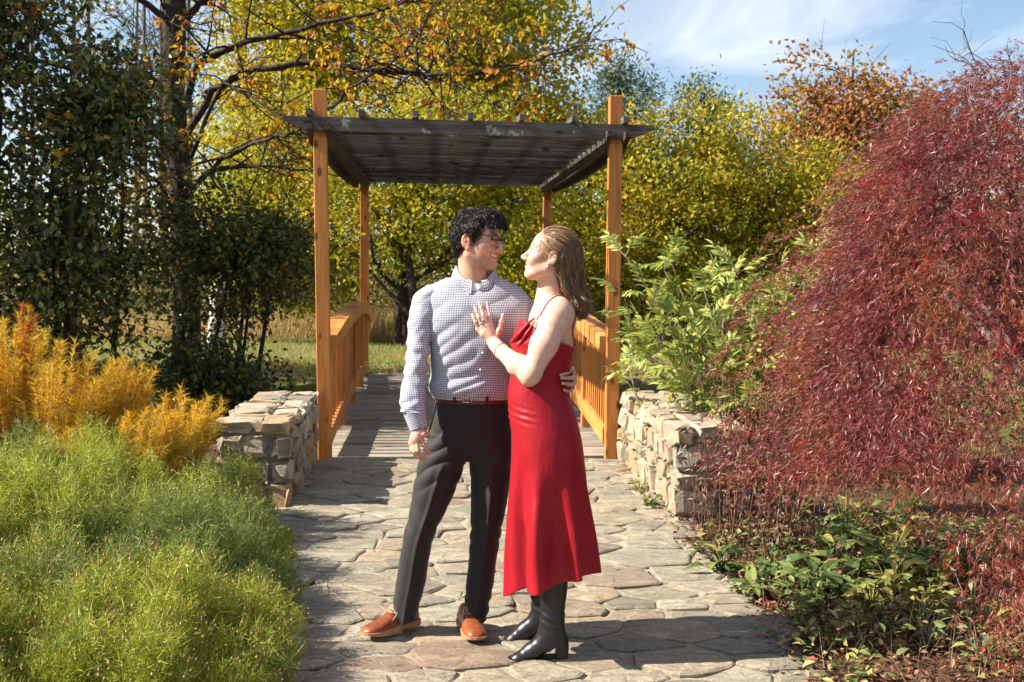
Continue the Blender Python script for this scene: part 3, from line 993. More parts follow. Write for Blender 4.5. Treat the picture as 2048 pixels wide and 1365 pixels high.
# --- the big dark tree on the left with limbs reaching over the pergola
rng = np.random.default_rng(50)
tb = np.array([-2.86, 13.0, float(gz(-2.86, 13.0)) - .1])
root = empty("maple_tree", tuple(tb))
tag(root, "dark trunked tree on the left whose nearly bare limbs reach over the pergola", "tree")
mb = MB()
P0 = np.array([tb, [-2.84, 13, 1.2], [-2.90, 13, 2.4], [-2.99, 13.0, 3.6], [-2.98, 13, 4.5], [-3.0, 13, 5.6], [-3.1, 13.1, 7.5]])
mb.add(*tube(P0, [.20, .155, .135, .125, .135, .095, .05], 12))
def W_(px, py, Yd):      # metres from a reading of the limb's place: bearing, rise, distance
    s = 2200 / Yd
    return np.array([(px - 865) / s, Yd, 1.5 + (566 - py) / s])
limbs = [
    ([(375, 75), (408, 33), (455, 5), (520, -60)], 13, 13.0, .075, .03),
    ([(362, 75), (323, 50), (270, 10), (200, -60)], 13, 12.6, .07, .03),
    ([(370, 250), (408, 150), (497, 101), (640, 66), (757, 35), (850, 5)], 13, 11.4, .075, .018),
    ([(378, 300), (430, 200), (516, 155), (621, 139), (695, 148), (790, 150), (847, 156), (908, 156), (970, 143), (1073, 119), (1155, 90), (1203, 30)], 12.9, 11.0, .07, .008),
    ([(620, 262), (654, 230), (695, 189), (757, 152), (814, 102), (847, 49), (870, 0)], 12.2, 11.2, .032, .01),
    ([(392, 330), (450, 183), (506, 206), (562, 243), (640, 300)], 12.9, 11.6, .04, .012),
    ([(390, 390), (450, 333), (516, 295), (590, 274)], 12.9, 11.4, .055, .02),
    ([(390, 400), (440, 347), (520, 342), (614, 347), (680, 360)], 12.9, 11.9, .045, .012),
    ([(358, 320), (300, 250), (230, 180), (150, 120), (60, 30), (0, -20)], 13, 11.0, .075, .04),
    ([(358, 330), (270, 195), (187, 169), (94, 150), (0, 131)], 13, 11.0, .05, .03),
    ([(380, 470), (330, 380), (250, 330), (150, 300), (60, 300)], 12.9, 10.4, .04, .012),
]
tips = []
for pts, ya, yb, r0, r1 in limbs:
    n = len(pts); Yd = np.linspace(ya, yb, n)
    K = np.array([W_(a, c_, d_) for (a, c_), d_ in zip(pts, Yd)])
    tt = np.linspace(0, n - 1, (n - 1) * 4 + 1)
    P = np.stack([np.interp(tt, np.arange(n), K[:, q]) for q in range(3)], -1)
    P[1:-1] += rng.normal(0, .012, P[1:-1].shape)
    rr = np.linspace(r0 * .66, r1 * .66, len(P)); mb.add(*tube(P, rr, 7))
    for q in range(int(len(P) * .9)):
        j = rng.integers(len(P) // 5, len(P))
        dirn = unit(np.array([rng.normal(.25, .7), rng.normal(-.2, .4), rng.normal(-.05, .55)]))
        tgt = P[j] + dirn * rng.uniform(.35, 1.2)
        L, r2 = limb(P[j], tgt, min(rr[j] * .5, .016), .004, rng, 7, .07, .04)
        mb.add(*tube(L, r2, 4, False)); tips.append((L, j / len(P)))
        for z_ in range(3):
            jj = rng.integers(2, 6)
            L2, r3 = limb(L[jj], L[jj] + unit(dirn + rng.normal(0, .7, 3)) * rng.uniform(.15, .5), .006, .0028, rng, 5, .1)
            mb.add(*tube(L2, r3, 3, False)); tips.append((L2, j / len(P)))
V, F = mb.arrays(); mesh_obj("trunk", V - tb, F, BARK, root, smooth=True)
MAPLE_Y = leaf_mat("yellow_orange_leaves", [(0, (.50, .36, .02)), (.35, (.58, .34, .02)), (.6, (.55, .22, .015)), (.8, (.45, .10, .012)), (1, (.36, .30, .02))], trans=.5)
PL = []
for L, f_ in tips:
    if rng.random() < .42:
        k = rng.integers(1, 5)
        PL.append(L[rng.integers(2, len(L), k)] + rng.normal(0, .03, (k, 3)))
for (px, py) in ((215, 185), (205, 150), (265, 130), (230, 200), (300, 165), (330, 178), (385, 140), (390, 165), (268, 255), (310, 222), (100, 60), (15, 145), (645, 130), (700, 180), (960, 150), (905, 155), (880, 60), (760, 30), (1010, 170), (1060, 60)):
    PL.append(W_(px, py, 11.3) + rng.normal(0, 1, (9, 3)) * np.array([.09, .12, .07]))
P = np.concatenate(PL)
# lobed leaf: five little blades each
V1, T1 = leaves(P, np.full(len(P), .085), rng, .8, .9, .3)
V2, T2 = leaves(P + rng.normal(0, .012, P.shape), np.full(len(P), .07), rng, .6, .9, .3)
mesh_obj("crown", np.vstack([V1, V2]) - tb, np.vstack([T1, T2 + len(V1)]), MAPLE_Y, root)

# --- dark shrubs under it
SG = "dark shrubs on the left bank"
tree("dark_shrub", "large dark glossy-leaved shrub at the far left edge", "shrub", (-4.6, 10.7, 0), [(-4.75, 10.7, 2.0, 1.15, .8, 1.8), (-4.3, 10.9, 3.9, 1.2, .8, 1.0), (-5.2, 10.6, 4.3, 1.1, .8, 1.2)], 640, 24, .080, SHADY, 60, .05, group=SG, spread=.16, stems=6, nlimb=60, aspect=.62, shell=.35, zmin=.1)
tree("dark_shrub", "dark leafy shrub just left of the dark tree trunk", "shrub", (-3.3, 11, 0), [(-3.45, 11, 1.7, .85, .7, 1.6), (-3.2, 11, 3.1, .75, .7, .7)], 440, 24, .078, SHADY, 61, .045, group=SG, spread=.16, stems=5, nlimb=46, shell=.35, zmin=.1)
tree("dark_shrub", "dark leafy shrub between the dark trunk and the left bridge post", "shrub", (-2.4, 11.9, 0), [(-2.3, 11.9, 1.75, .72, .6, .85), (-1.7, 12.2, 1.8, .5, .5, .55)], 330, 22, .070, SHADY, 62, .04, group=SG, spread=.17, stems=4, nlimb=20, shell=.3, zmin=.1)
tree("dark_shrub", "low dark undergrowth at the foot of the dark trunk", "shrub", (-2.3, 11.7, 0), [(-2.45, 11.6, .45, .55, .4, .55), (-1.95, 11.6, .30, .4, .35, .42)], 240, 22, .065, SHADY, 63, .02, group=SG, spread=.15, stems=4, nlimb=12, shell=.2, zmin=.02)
# trees standing left of the view, they shade the bank
tree("shade_tree", "leafy tree left of the view, nearest the bank, shading the shrubs", "tree", (-8.4, 11.7, 0), [(-8.4, 11.5, 4.9, 1.6, 1.4, 2.4)], 150, 20, .16, WOODS, 70, .16, group="shade trees left of the view", spread=.36)
tree("shade_tree", "leafy tree left of the view, farther back along the bank", "tree", (-7.6, 14.2, 0), [(-7.6, 14.0, 4.6, 1.6, 1.5, 2.4)], 150, 20, .16, WOODS, 71, .16, group="shade trees left of the view", spread=.36)
# ================================================================== grass, litter
rng = np.random.default_rng(90)
n = 70000
x = rng.uniform(-7, 12, n); y = 14.6 + 10.5 * rng.random(n) ** 1.5
P = np.stack([x, y, gz(x, y)], -1)
D = unit(np.stack([rng.normal(0, .5, n), rng.normal(0, .5, n), np.ones(n)], -1))
V, T = needles(P, D, rng.uniform(.04, .11, n), rng.uniform(.006, .012, n), rng)
GRASS = leaf_mat("lawn_grass", [(0, (.11, .17, .03)), (.5, (.22, .27, .05)), (.8, (.36, .34, .10)), (1, (.45, .36, .16))], pos=(.7, [(0, (.28, .22, .07)), (1, (.46, .36, .15))], .5, .62))
o = mesh_obj("lawn_grass", V, T, GRASS); tag(o, "short yellow-green lawn grass beyond the creek", None, None, "stuff")
n = 14000
x = rng.uniform(-8, 8, n); y = rng.uniform(21.5, 26.5, n)
keep = vnoise(np.stack([x * .8, y * .8, 0 * x], -1), 4) > -.15
x, y = x[keep], y[keep]; n = len(x)
D = unit(np.stack([rng.normal(.1, .3, n), rng.normal(0, .3, n), np.ones(n)], -1))
V, T = needles(np.stack([x, y, gz(x, y)], -1), D, rng.uniform(.35, .85, n), rng.uniform(.012, .022, n), rng)
TAN = leaf_mat("dry_meadow_grass", [(0, (.30, .20, .07)), (.5, (.48, .33, .13)), (1, (.58, .42, .20))])
o = mesh_obj("meadow_grass", V, T, TAN); tag(o, "tan dry meadow grass behind the lawn", None, None, "stuff")

def litter(name, label, n, x0, x1, y0, y1, size, mat, seed, test=None, lift=.012):
    rng = np.random.default_rng(seed)
    x = rng.uniform(x0, x1, n); y = rng.uniform(y0, y1, n)
    if test is not None:
        k = test(x, y, rng); x, y = x[k], y[k]
    n = len(x)
    P = np.stack([x, y, gz(x, y) + lift + rng.uniform(0, .012, n)], -1)
    d = unit(np.stack([rng.normal(0, 1, n), rng.normal(0, 1, n), rng.normal(.1, .3, n)], -1))
    s = unit(np.cross(d, unit(np.stack([rng.normal(0, .35, n), rng.normal(0, .35, n), np.ones(n)], -1))))
    nn = np.cross(s, d)
    L = (size * rng.uniform(.5, 1.4, n))[:, None]; w_ = L * rng.uniform(.25, .6, n)[:, None] / 2
    mid = P + d * L * .5
    V = np.stack([P, mid + s * w_ + nn * w_ * .5, P + d * L, mid - s * w_ + nn * w_ * .5], 1).reshape(-1, 3)
    i = np.arange(n) * 4
    T = np.stack([np.stack([i, i + 1, i + 2], -1), np.stack([i, i + 2, i + 3], -1)], 1).reshape(-1, 3)
    o = mesh_obj(name, V, T, mat); tag(o, label, None, None, "stuff")
    return o
LIT = leaf_mat("leaf_litter", [(0, (.07, .035, .02)), (.4, (.17, .08, .045)), (.7, (.28, .15, .085)), (.9, (.42, .28, .17)), (1, (.30, .06, .03))], trans=.1)
litter("leaf_litter", "reddish brown leaf litter under the red maple", 14000, 1.2, 3.6, 3.2, 7.0, .032, LIT, 91, lambda x, y, r: x > path_r(y) - .10 + .12 * r.random(len(x)))
litter("bank_litter", "brown fallen leaves on the shaded creek bank", 9000, -6, 8, 8.9, 16, .075, LIT, 92, lambda x, y, r: ((x < -1.0) | (x > 1.7) | (y > 14.2)))
litter("path_litter", "dry leaf crumbs along the path edges", 2600, -1.1, 1.75, 4.0, 8.8, .030, LIT, 93, lambda x, y, r: (r.random(len(x)) < np.exp(-np.abs(x - np.where(r.random(len(x)) < .7, 1.46, -.9)) * 14)), .03)
# ================================================================== garden plants
# --- feathery green mass along the left edge of the path
rng = np.random.default_rng(120)
def mass_h(x, y):
    e = smoothstep(0, .42, path_edge_l(y) - x)                     # falls off at the path
    h = .12 + .34 * e + .10 * np.exp(-((x + 1.75) / .4) ** 2 - ((y - 5.6) / .6) ** 2) + .10 * smoothstep(4.6, 5.3, y) * smoothstep(6.4, 5.8, y) * smoothstep(-.9, -1.3, x) - .16 * smoothstep(-1.5, -2.8, x) * smoothstep(4.8, 6.2, y)
    h = h + .06 * vnoise(np.stack([x * 1.9, y * 1.9, 0 * x], -1), 31) + .03 * vnoise(np.stack([x * 4.2, y * 4.2, 0 * x], -1), 32)
    h = h - .16 * smoothstep(3.9, 3.0, y)
    return np.maximum(h, .08)
def path_edge_l(y):
    return np.interp(y, [2.2, 3.6, 4.15, 4.6, 5.3, 6.0, 6.6, 7.2, 7.6], [-.70, -.62, -.55, -.52, -.66, -.84, -.83, -.98, -1.25])
# individual mounds
MC_ = []
for q in range(6000):
    c = np.array([rng.uniform(-4.2, -.45), rng.uniform(2.6, 7.3)])
    rr = rng.uniform(.16, .30)
    if c[0] > path_edge_l(c[1]) - rr * .55 or abs(c[0]) > .62 * c[1] + .3 or (c[1] > 6.75 and c[0] > -1.5): continue
    if all(((c - m_[:2]) ** 2).sum() > (.56 * (rr + m_[2])) ** 2 for m_ in MC_): MC_.append(np.array([c[0], c[1], rr, rng.uniform(.82, 1.12)]))
MC_ = np.array(MC_)
npl = (1550 * (MC_[:, 2] / .25) ** 2 * np.clip(.34 * (4.6 / MC_[:, 1]) ** 1.0, .16, .5)).astype(int)
ci = np.repeat(np.arange(len(MC_)), npl); n = len(ci)
rr = np.sqrt(rng.random(n)) * 1.08; aa = rng.uniform(0, 2 * math.pi, n)
x = MC_[ci, 0] + MC_[ci, 2] * rr * np.cos(aa); y = MC_[ci, 1] + MC_[ci, 2] * rr * np.sin(aa)
h = mass_h(MC_[ci, 0], MC_[ci, 1]) * MC_[ci, 3] * np.sqrt(np.clip(1.12 - .85 * rr ** 2, .06, 1)) * rng.uniform(.80, 1.06, n)
k = (x < path_edge_l(y) + .10); x, y, h, rr, aa, ci = x[k], y[k], h[k], rr[k], aa[k], ci[k]; n = len(x)
z0 = gz(x, y)
top = np.stack([x, y, z0 + h], -1)
sd_ = unit(np.stack([np.cos(aa) * rr * .75 + rng.normal(0, .2, n), np.sin(aa) * rr * .75 + rng.normal(0, .2, n), np.full(n, 1.0)], -1))
per = 15
idx = np.repeat(np.arange(n), per)
tt = rng.random(len(idx)) ** .75
slen = np.minimum(rng.uniform(.20, .32, n), h * .9)
P = top[idx] - sd_[idx] * (slen[idx] * (1 - tt))[:, None]
D = unit(sd_[idx] * .8 + rng.normal(0, .75, (len(idx), 3)))
L = rng.uniform(.028, .070, len(idx)); Wd = rng.uniform(.0022, .0042, len(idx)) * np.clip(.6 + .1 * y[idx], .9, 1.4)
V, T = needles(P, D, L, Wd, rng)
# stalks
V2, T2 = needles(top - sd_ * (h * .85)[:, None], sd_, h * .85 + .01, np.full(n, .0035), rng)
FEATH = leaf_mat("feathery_green", [(0, (.17, .22, .020)), (.4, (.31, .36, .036)), (.75, (.46, .48, .06)), (1, (.58, .54, .14))], rough=.5, trans=.35,
                 pos=(1.3, [(0, (.10, .155, .040)), (.5, (.18, .24, .056)), (1, (.30, .34, .10))], .48, .62))
mass = mesh_obj("feathery_plants", np.vstack([V, V2]), np.vstack([T, T2 + len(V)]), FEATH)
tag(mass, "feathery green flower bed spilling onto the path at lower left", None, None, "stuff")
# dry seed heads
k = rng.random(n) < np.where(y < 4.4, .24, .09)
S = top[k] + sd_[k] * rng.uniform(.015, .06, k.sum())[:, None]
r_ = rng.uniform(.0034, .0066, len(S))
OV = np.array([[1, 0, 0], [0, 1, 0], [-1, 0, 0], [0, -1, 0], [0, 0, 1.5], [0, 0, -1.2]])
OT = np.array([[0, 1, 4], [1, 2, 4], [2, 3, 4], [3, 0, 4], [1, 0, 5], [2, 1, 5], [3, 2, 5], [0, 3, 5]])
V = (S[:, None, :] + OV[None] * r_[:, None, None]).reshape(-1, 3)
T = (np.arange(len(S))[:, None, None] * 6 + OT[None]).reshape(-1, 3)
SEED = leaf_mat("seed_heads", [(0, (.13, .065, .03)), (.5, (.28, .16, .06)), (.985, (.44, .30, .13)), (1, (.22, .03, .10))], trans=.1)
mesh_obj("seed_heads", V, T, SEED, mass)
V3, T3 = needles(S - sd_[k] * .07, sd_[k], np.full(len(S), .07), np.full(len(S), .003), rng)
mesh_obj("seed_stalks", V3, T3, SEED, mass)

# --- orange-yellow threadleaf clumps
AMS = leaf_mat("threadleaf_orange", [(0, (.56, .22, .014)), (.3, (.70, .36, .018)), (.65, (.78, .48, .028)), (.9, (.72, .54, .05)), (1, (.52, .50, .07))], rough=.5, trans=.45,
               pos=(2.2, [(0, (.55, .34, .03)), (.5, (.66, .47, .04)), (1, (.52, .50, .06))], .45, .6))
AMS_R = leaf_mat("threadleaf_red", [(0, (.42, .07, .02)), (.5, (.55, .14, .02)), (1, (.60, .26, .03))], rough=.5, trans=.45)
STEMM = plain("straw_stem", (.42, .30, .13), .7, .2)
def threadleaf(x, y, h, rad, nst, lean, label, seed, mat):
    rng = np.random.default_rng(seed)
    zb = float(gz(x, y))
    root = empty("threadleaf_plant", (x, y, zb)); tag(root, label, "plant", "orange-yellow threadleaf clumps")
    PV, DV, LV = [], [], []; mb = MB()
    for s in range(nst):
        a = rng.uniform(0, 2 * math.pi); r_ = rad * math.sqrt(rng.random())
        b0 = np.array([x + .35 * r_ * math.cos(a), y + .35 * r_ * math.sin(a), zb])
        hh = h * rng.uniform(.62, 1.0) * (1 - .18 * (r_ / rad))
        tp = b0 + np.array([r_ * math.cos(a) * .95 + lean * hh * rng.uniform(.6, 1.3), r_ * math.sin(a) * .9, hh])
        t = np.linspace(0, 1, 9)[:, None]
        C_ = b0 + (tp - b0) * t; C_[:, 2] += .06 * np.sin(math.pi * t[:, 0]); C_[:, 0] += (tp - b0)[0] * .25 * (t[:, 0] ** 2 - t[:, 0])
        mb.add(*tube(C_, np.linspace(.004, .0015, 9), 4, False))
        nl = int(300 * hh)
        u_ = .18 + .82 * rng.random(nl) ** .8
        fp = u_ * 8; i0 = np.minimum(fp.astype(int), 7); f_ = (fp - i0)[:, None]
        Pp = C_[i0] * (1 - f_) + C_[i0 + 1] * f_
        ax = unit(C_[i0 + 1] - C_[i0])
        rd = unit(np.cross(ax, rng.normal(0, 1, (nl, 3))))
        PV.append(Pp); DV.append(unit(rd * rng.uniform(.6, 1.0, (nl, 1)) + ax * rng.uniform(.25, .9, (nl, 1)))); LV.append(rng.uniform(.038, .072, nl))
    P = np.concatenate(PV); D = np.concatenate(DV); L = np.concatenate(LV)
    # gentle curl: two stacked triangles per needle
    V, T = needles(P, D, L, rng.uniform(.0028, .0046, len(P)), rng)
    mesh_obj("foliage", V - np.array(root.location), T, mat, root)
    V, F = mb.arrays(); mesh_obj("stems", V - np.array(root.location), F, STEMM, root, smooth=True)
threadleaf(-2.78, 6.35, 1.12, .26, 56, .02, "orange-yellow threadleaf clump cut by the left edge of the photo", 131, AMS)
threadleaf(-2.42, 6.6, 1.18, .20, 56, .05, "tall orange threadleaf clump with reddish tip, second from left", 132, AMS)
threadleaf(-2.36, 6.5, 1.28, .05, 5, .03, "single tall red-tipped threadleaf stem above the orange clump", 137, AMS_R)
threadleaf(-2.12, 6.35, 1.04, .20, 52, .12, "bright yellow threadleaf clump in the middle of the row", 133, AMS)
threadleaf(-1.88, 6.5, 1.04, .16, 48, .14, "golden threadleaf clump leaning right toward the stone wall", 134, AMS)
threadleaf(-1.62, 6.2, .84, .18, 54, .18, "low golden threadleaf clump drooping over the green bed", 135, AMS)
threadleaf(-3.15, 6.6, 1.10, .28, 50, .0, "orange threadleaf clump half outside the left edge", 138, AMS)
threadleaf(-1.95, 6.05, .62, .20, 46, .10, "short golden threadleaf clump in front of the yellow one", 139, AMS)
threadleaf(-1.50, 6.45, .88, .17, 54, .20, "rightmost golden threadleaf clump nearest the left stone wall", 136, AMS)

# --- dead stalks
DRY = plain("dead_stalk", (.16, .085, .055), .85, .15, nscale=20, namt=.4)
DRYP = plain("pale_stalk", (.46, .36, .25), .85, .15)
DLEAF = leaf_mat("dead_leaf", [(0, (.08, .04, .03)), (.6, (.17, .10, .07)), (1, (.32, .22, .15))], trans=.15)
def stalks(x, y, n, h, rad, label, seed, mat, dead=30, group="dead standing stalks", name="dead_stalks"):
    rng = np.random.default_rng(seed); zb = float(gz(x, y))
    root = empty(name, (x, y, zb)); tag(root, label, "dead plant", group)
    mb = MB(); PL = []; hd = []
    for s in range(n):
        b0 = np.array([x + rng.normal(0, rad), y + rng.normal(0, rad), zb - .02])
        hh = h * rng.uniform(.55, 1.0)
        tp = b0 + np.array([rng.normal(0, .10) * hh, rng.normal(0, .08) * hh, hh])
        L, r_ = limb(b0, tp, rng.uniform(.003, .0055), .002, rng, 8, .02)
        mb.add(*tube(L, r_, 5)); hd.append(L[-1])
        for q in range(rng.integers(1, 5)):
            j = rng.integers(3, 8)
            L2, r2 = limb(L[j], L[j] + np.array([rng.normal(0, .05), rng.normal(0, .05), rng.uniform(.01, .12)]), .002, .0012, rng, 4, .12)
            mb.add(*tube(L2, r2, 4, False)); hd.append(L2[-1])
        k = rng.poisson(dead / max(n, 1) + 1)
        PL.append(L[rng.integers(1, 8, k)])
    V, F = mb.arrays(); mesh_obj("stalks", V - np.array(root.location), F, mat, root, smooth=True)
    P = np.concatenate(PL)
    V, T = leaves(P, np.full(len(P), .055), rng, .35, 1.3, .6)
    V2, T2 = leaves(P + rng.normal(0, .01, P.shape), np.full(len(P), .035), rng, .5, 1.0, .8)
    mesh_obj("withered_leaves", np.vstack([V, V2]) - np.array(root.location), np.vstack([T, T2 + len(V)]), DLEAF, root)["kind"] = "stuff"
    H_ = np.array(hd); r_ = rng.uniform(.006, .013, len(H_))
    V = (H_[:, None, :] + OV[None] * r_[:, None, None] * rng.uniform(.7, 1.2, (len(H_), 6, 1))).reshape(-1, 3)
    T = (np.arange(len(H_))[:, None, None] * 6 + OT[None]).reshape(-1, 3)
    mesh_obj("seed_heads", V - np.array(root.location), T, mat, root)["kind"] = "stuff"
stalks(1.72, 6.25, 9, 1.12, .07, "tall dark red dead stalks in front of the right stone wall", 141, DRY, 70)
stalks(1.86, 6.05, 10, 1.0, .08, "dead brown stalks between the stone wall and the red maple", 142, DRY, 90)
stalks(1.62, 6.30, 7, .72, .06, "short withered stalks at the front corner of the right wall", 143, DRY, 60)
stalks(1.98, 5.75, 14, .52, .12, "low tangle of withered stalks under the maple's left skirt", 144, DRY, 120)
stalks(-1.53, 7.15, 5, .62, .05, "pale dry stalks left of the shaded stone wall", 145, DRYP, 10)
stalks(-1.74, 6.95, 6, .80, .05, "curled tan dry stalks behind the golden threadleaf", 146, DRYP, 26)

# --- light green shrub right of the bridge
def lance_leaves(P, D, N_, L, W_, bend=.25):
    """lance-shaped leaf of four triangles, folded and bent"""
    n = len(P)
    s = unit(np.cross(D, N_)); nn = np.cross(s, D)
    L = L[:, None]; W_ = W_[:, None]
    a = P; m1 = P + D * L * .35; t_ = P + D * L - nn * L * bend
    m2 = P + D * L * .68 - nn * L * bend * .35
    V = np.stack([a, m1 + s * W_ * .5 + nn * W_ * .16, m1 - s * W_ * .5 + nn * W_ * .16, m2 + s * W_ * .40 + nn * W_ * .12, m2 - s * W_ * .40 + nn * W_ * .12, t_, m1, m2], 1).reshape(-1, 3)
    i = (np.arange(n) * 8)[:, None]
    F = np.array([[0, 6, 1], [0, 2, 6], [3, 7, 5], [4, 5, 7]])
    Fq = np.array([[1, 6, 7, 3], [6, 2, 4, 7]])
    return V, [(i[:, :, None] + Fq[None]).reshape(-1, 4), (i[:, :, None] + F[None]).reshape(-1, 3)]
SHRUB = leaf_mat("pale_green_leaves", [(0, (.20, .28, .05)), (.4, (.34, .42, .09)), (.75, (.47, .52, .14)), (.92, (.58, .54, .13)), (1, (.60, .44, .08))], rough=.42, trans=.40, spec=.4)
TWIG = plain("grey_brown_twig", (.22, .17, .12), .8, .2, nscale=18, namt=.3)
def pinnate_shrub(name, label, base, tips_, seed, nl=7, Ls=.085, mat=None):
    rng = np.random.default_rng(seed); base = np.array(base, float); base[2] = gz(base[0], base[1])
    root = empty(name, tuple(base)); tag(root, label, "shrub")
    mb = MB(); PV, DV, NV, LV = [], [], [], []
    for tp in tips_:
        tp = np.array(tp)
        L, r_ = limb(base + np.array([rng.normal(0, .1), rng.normal(0, .1), 0]), tp, .013, .004, rng, 9, .05, .07)
        mb.add(*tube(L, r_, 5, False))
        for q in range(rng.integers(10, 15)):
            j = rng.integers(4, 9)
            d = unit(unit(L[j] - L[j - 1]) * .6 + rng.normal(0, .6, 3) + np.array([0, -.1, .15]))
            ln = rng.uniform(.14, .30)
            Rp, rr = limb(L[j], L[j] + d * ln + np.array([0, 0, -.03]), .004, .0015, rng, 6, .05, .12)
            mb.add(*tube(Rp, rr, 4, False))
            side = unit(np.cross(d, np.array([0, 0, 1.]) + rng.normal(0, .25, 3)))
            up = np.cross(side, d)
            for k in range(nl):
                t = .25 + .75 * k / nl
                i0 = min(int(t * 5), 4); f_ = t * 5 - i0
                p = Rp[i0] * (1 - f_) + Rp[i0 + 1] * f_
                for sg in (-1, 1):
                    PV.append(p); DV.append(unit(d * .75 + side * sg * .8 + np.array([0, 0, -.22]) + rng.normal(0, .12, 3))); NV.append(up + rng.normal(0, .2, 3)); LV.append(Ls * rng.uniform(.65, 1.15))
            PV.append(Rp[-1]); DV.append(unit(d + np.array([0, 0, -.2]))); NV.append(up); LV.append(Ls * 1.1)
    V, F = mb.arrays(); mesh_obj("stems", V - base, F, TWIG, root, smooth=True)
    LV = np.array(LV)
    V, F = lance_leaves(np.array(PV), np.array(DV), np.array(NV), LV, LV * rng.uniform(.24, .36, len(LV)))
    mesh_obj("foliage", V - base, F, mat or SHRUB, root)
    return root
rng = np.random.default_rng(150)
tips_ = [(rng.uniform(1.45, 2.75), rng.uniform(7.1, 8.1), 0) for k in range(34)]
tips_ = [(x, y, rng.uniform(.95, 1.72) - .18 * abs(x - 1.75)) for x, y, _ in tips_]
tips_ += [(1.32, 7.5, 1.70), (1.30, 7.4, 1.42), (1.42, 7.2, 1.28), (2.55, 7.2, 1.66), (2.75, 7.0, 1.6), (1.9, 7.2, .9), (2.1, 7.0, .8)]
pinnate_shrub("leafy_shrub", "pale green leafy shrub arching over the right stone wall", (2.12, 7.45, 0), tips_, 151)

# --- low broad-leaved plants at lower right
LOWG = leaf_mat("low_green_leaves", [(0, (.055, .10, .03)), (.5, (.11, .17, .045)), (.8, (.20, .24, .06)), (1, (.38, .34, .08))], rough=.5, trans=.25, spec=.35)
LOWY = leaf_mat("low_yellow_leaves", [(0, (.16, .18, .05)), (.5, (.30, .29, .08)), (1, (.46, .38, .12))], rough=.55, trans=.3)
LOWS = leaf_mat("low_silver_leaves", [(0, (.17, .21, .12)), (.5, (.27, .31, .19)), (1, (.36, .38, .25))], rough=.6, trans=.25)
def rosette(x, y, n, L, h, label, seed, mat, wid=.5, bend=.45):
    rng = np.random.default_rng(seed); zb = float(gz(x, y))
    root = empty("leafy_plant", (x, y, zb)); tag(root, label, "plant", "low leafy plants under the maple")
    a = rng.uniform(0, 2 * math.pi, n); el = rng.uniform(.1, 1.0, n)
    D = unit(np.stack([np.cos(a) * np.cos(el), np.sin(a) * np.cos(el), np.sin(el)], -1))
    hh = h * rng.random(n)
    P = np.stack([x + rng.normal(0, .03, n) + np.cos(a) * hh * .5, y + rng.normal(0, .03, n) + np.sin(a) * hh * .5, zb + .01 + hh], -1)
    up = np.tile(np.array([0, 0, 1.]), (n, 1)) + rng.normal(0, .25, (n, 3))
    Ls = L * rng.uniform(.55, 1.15, n)
    V, F = lance_leaves(P, D, up, Ls, Ls * wid * rng.uniform(.75, 1.15, n), bend)
    mesh_obj("foliage", V - np.array(root.location), F, mat, root)
    mb = MB()
    for k in range(n):
        mb.add(*tube(np.array([[x, y, zb - .01], [(x + P[k, 0]) / 2, (y + P[k, 1]) / 2, zb + hh[k] * .6], P[k]]), [.003, .0025, .002], 4, False))
    V, F = mb.arrays(); mesh_obj("stalks", V - np.array(root.location), F, mat, root, smooth=True)
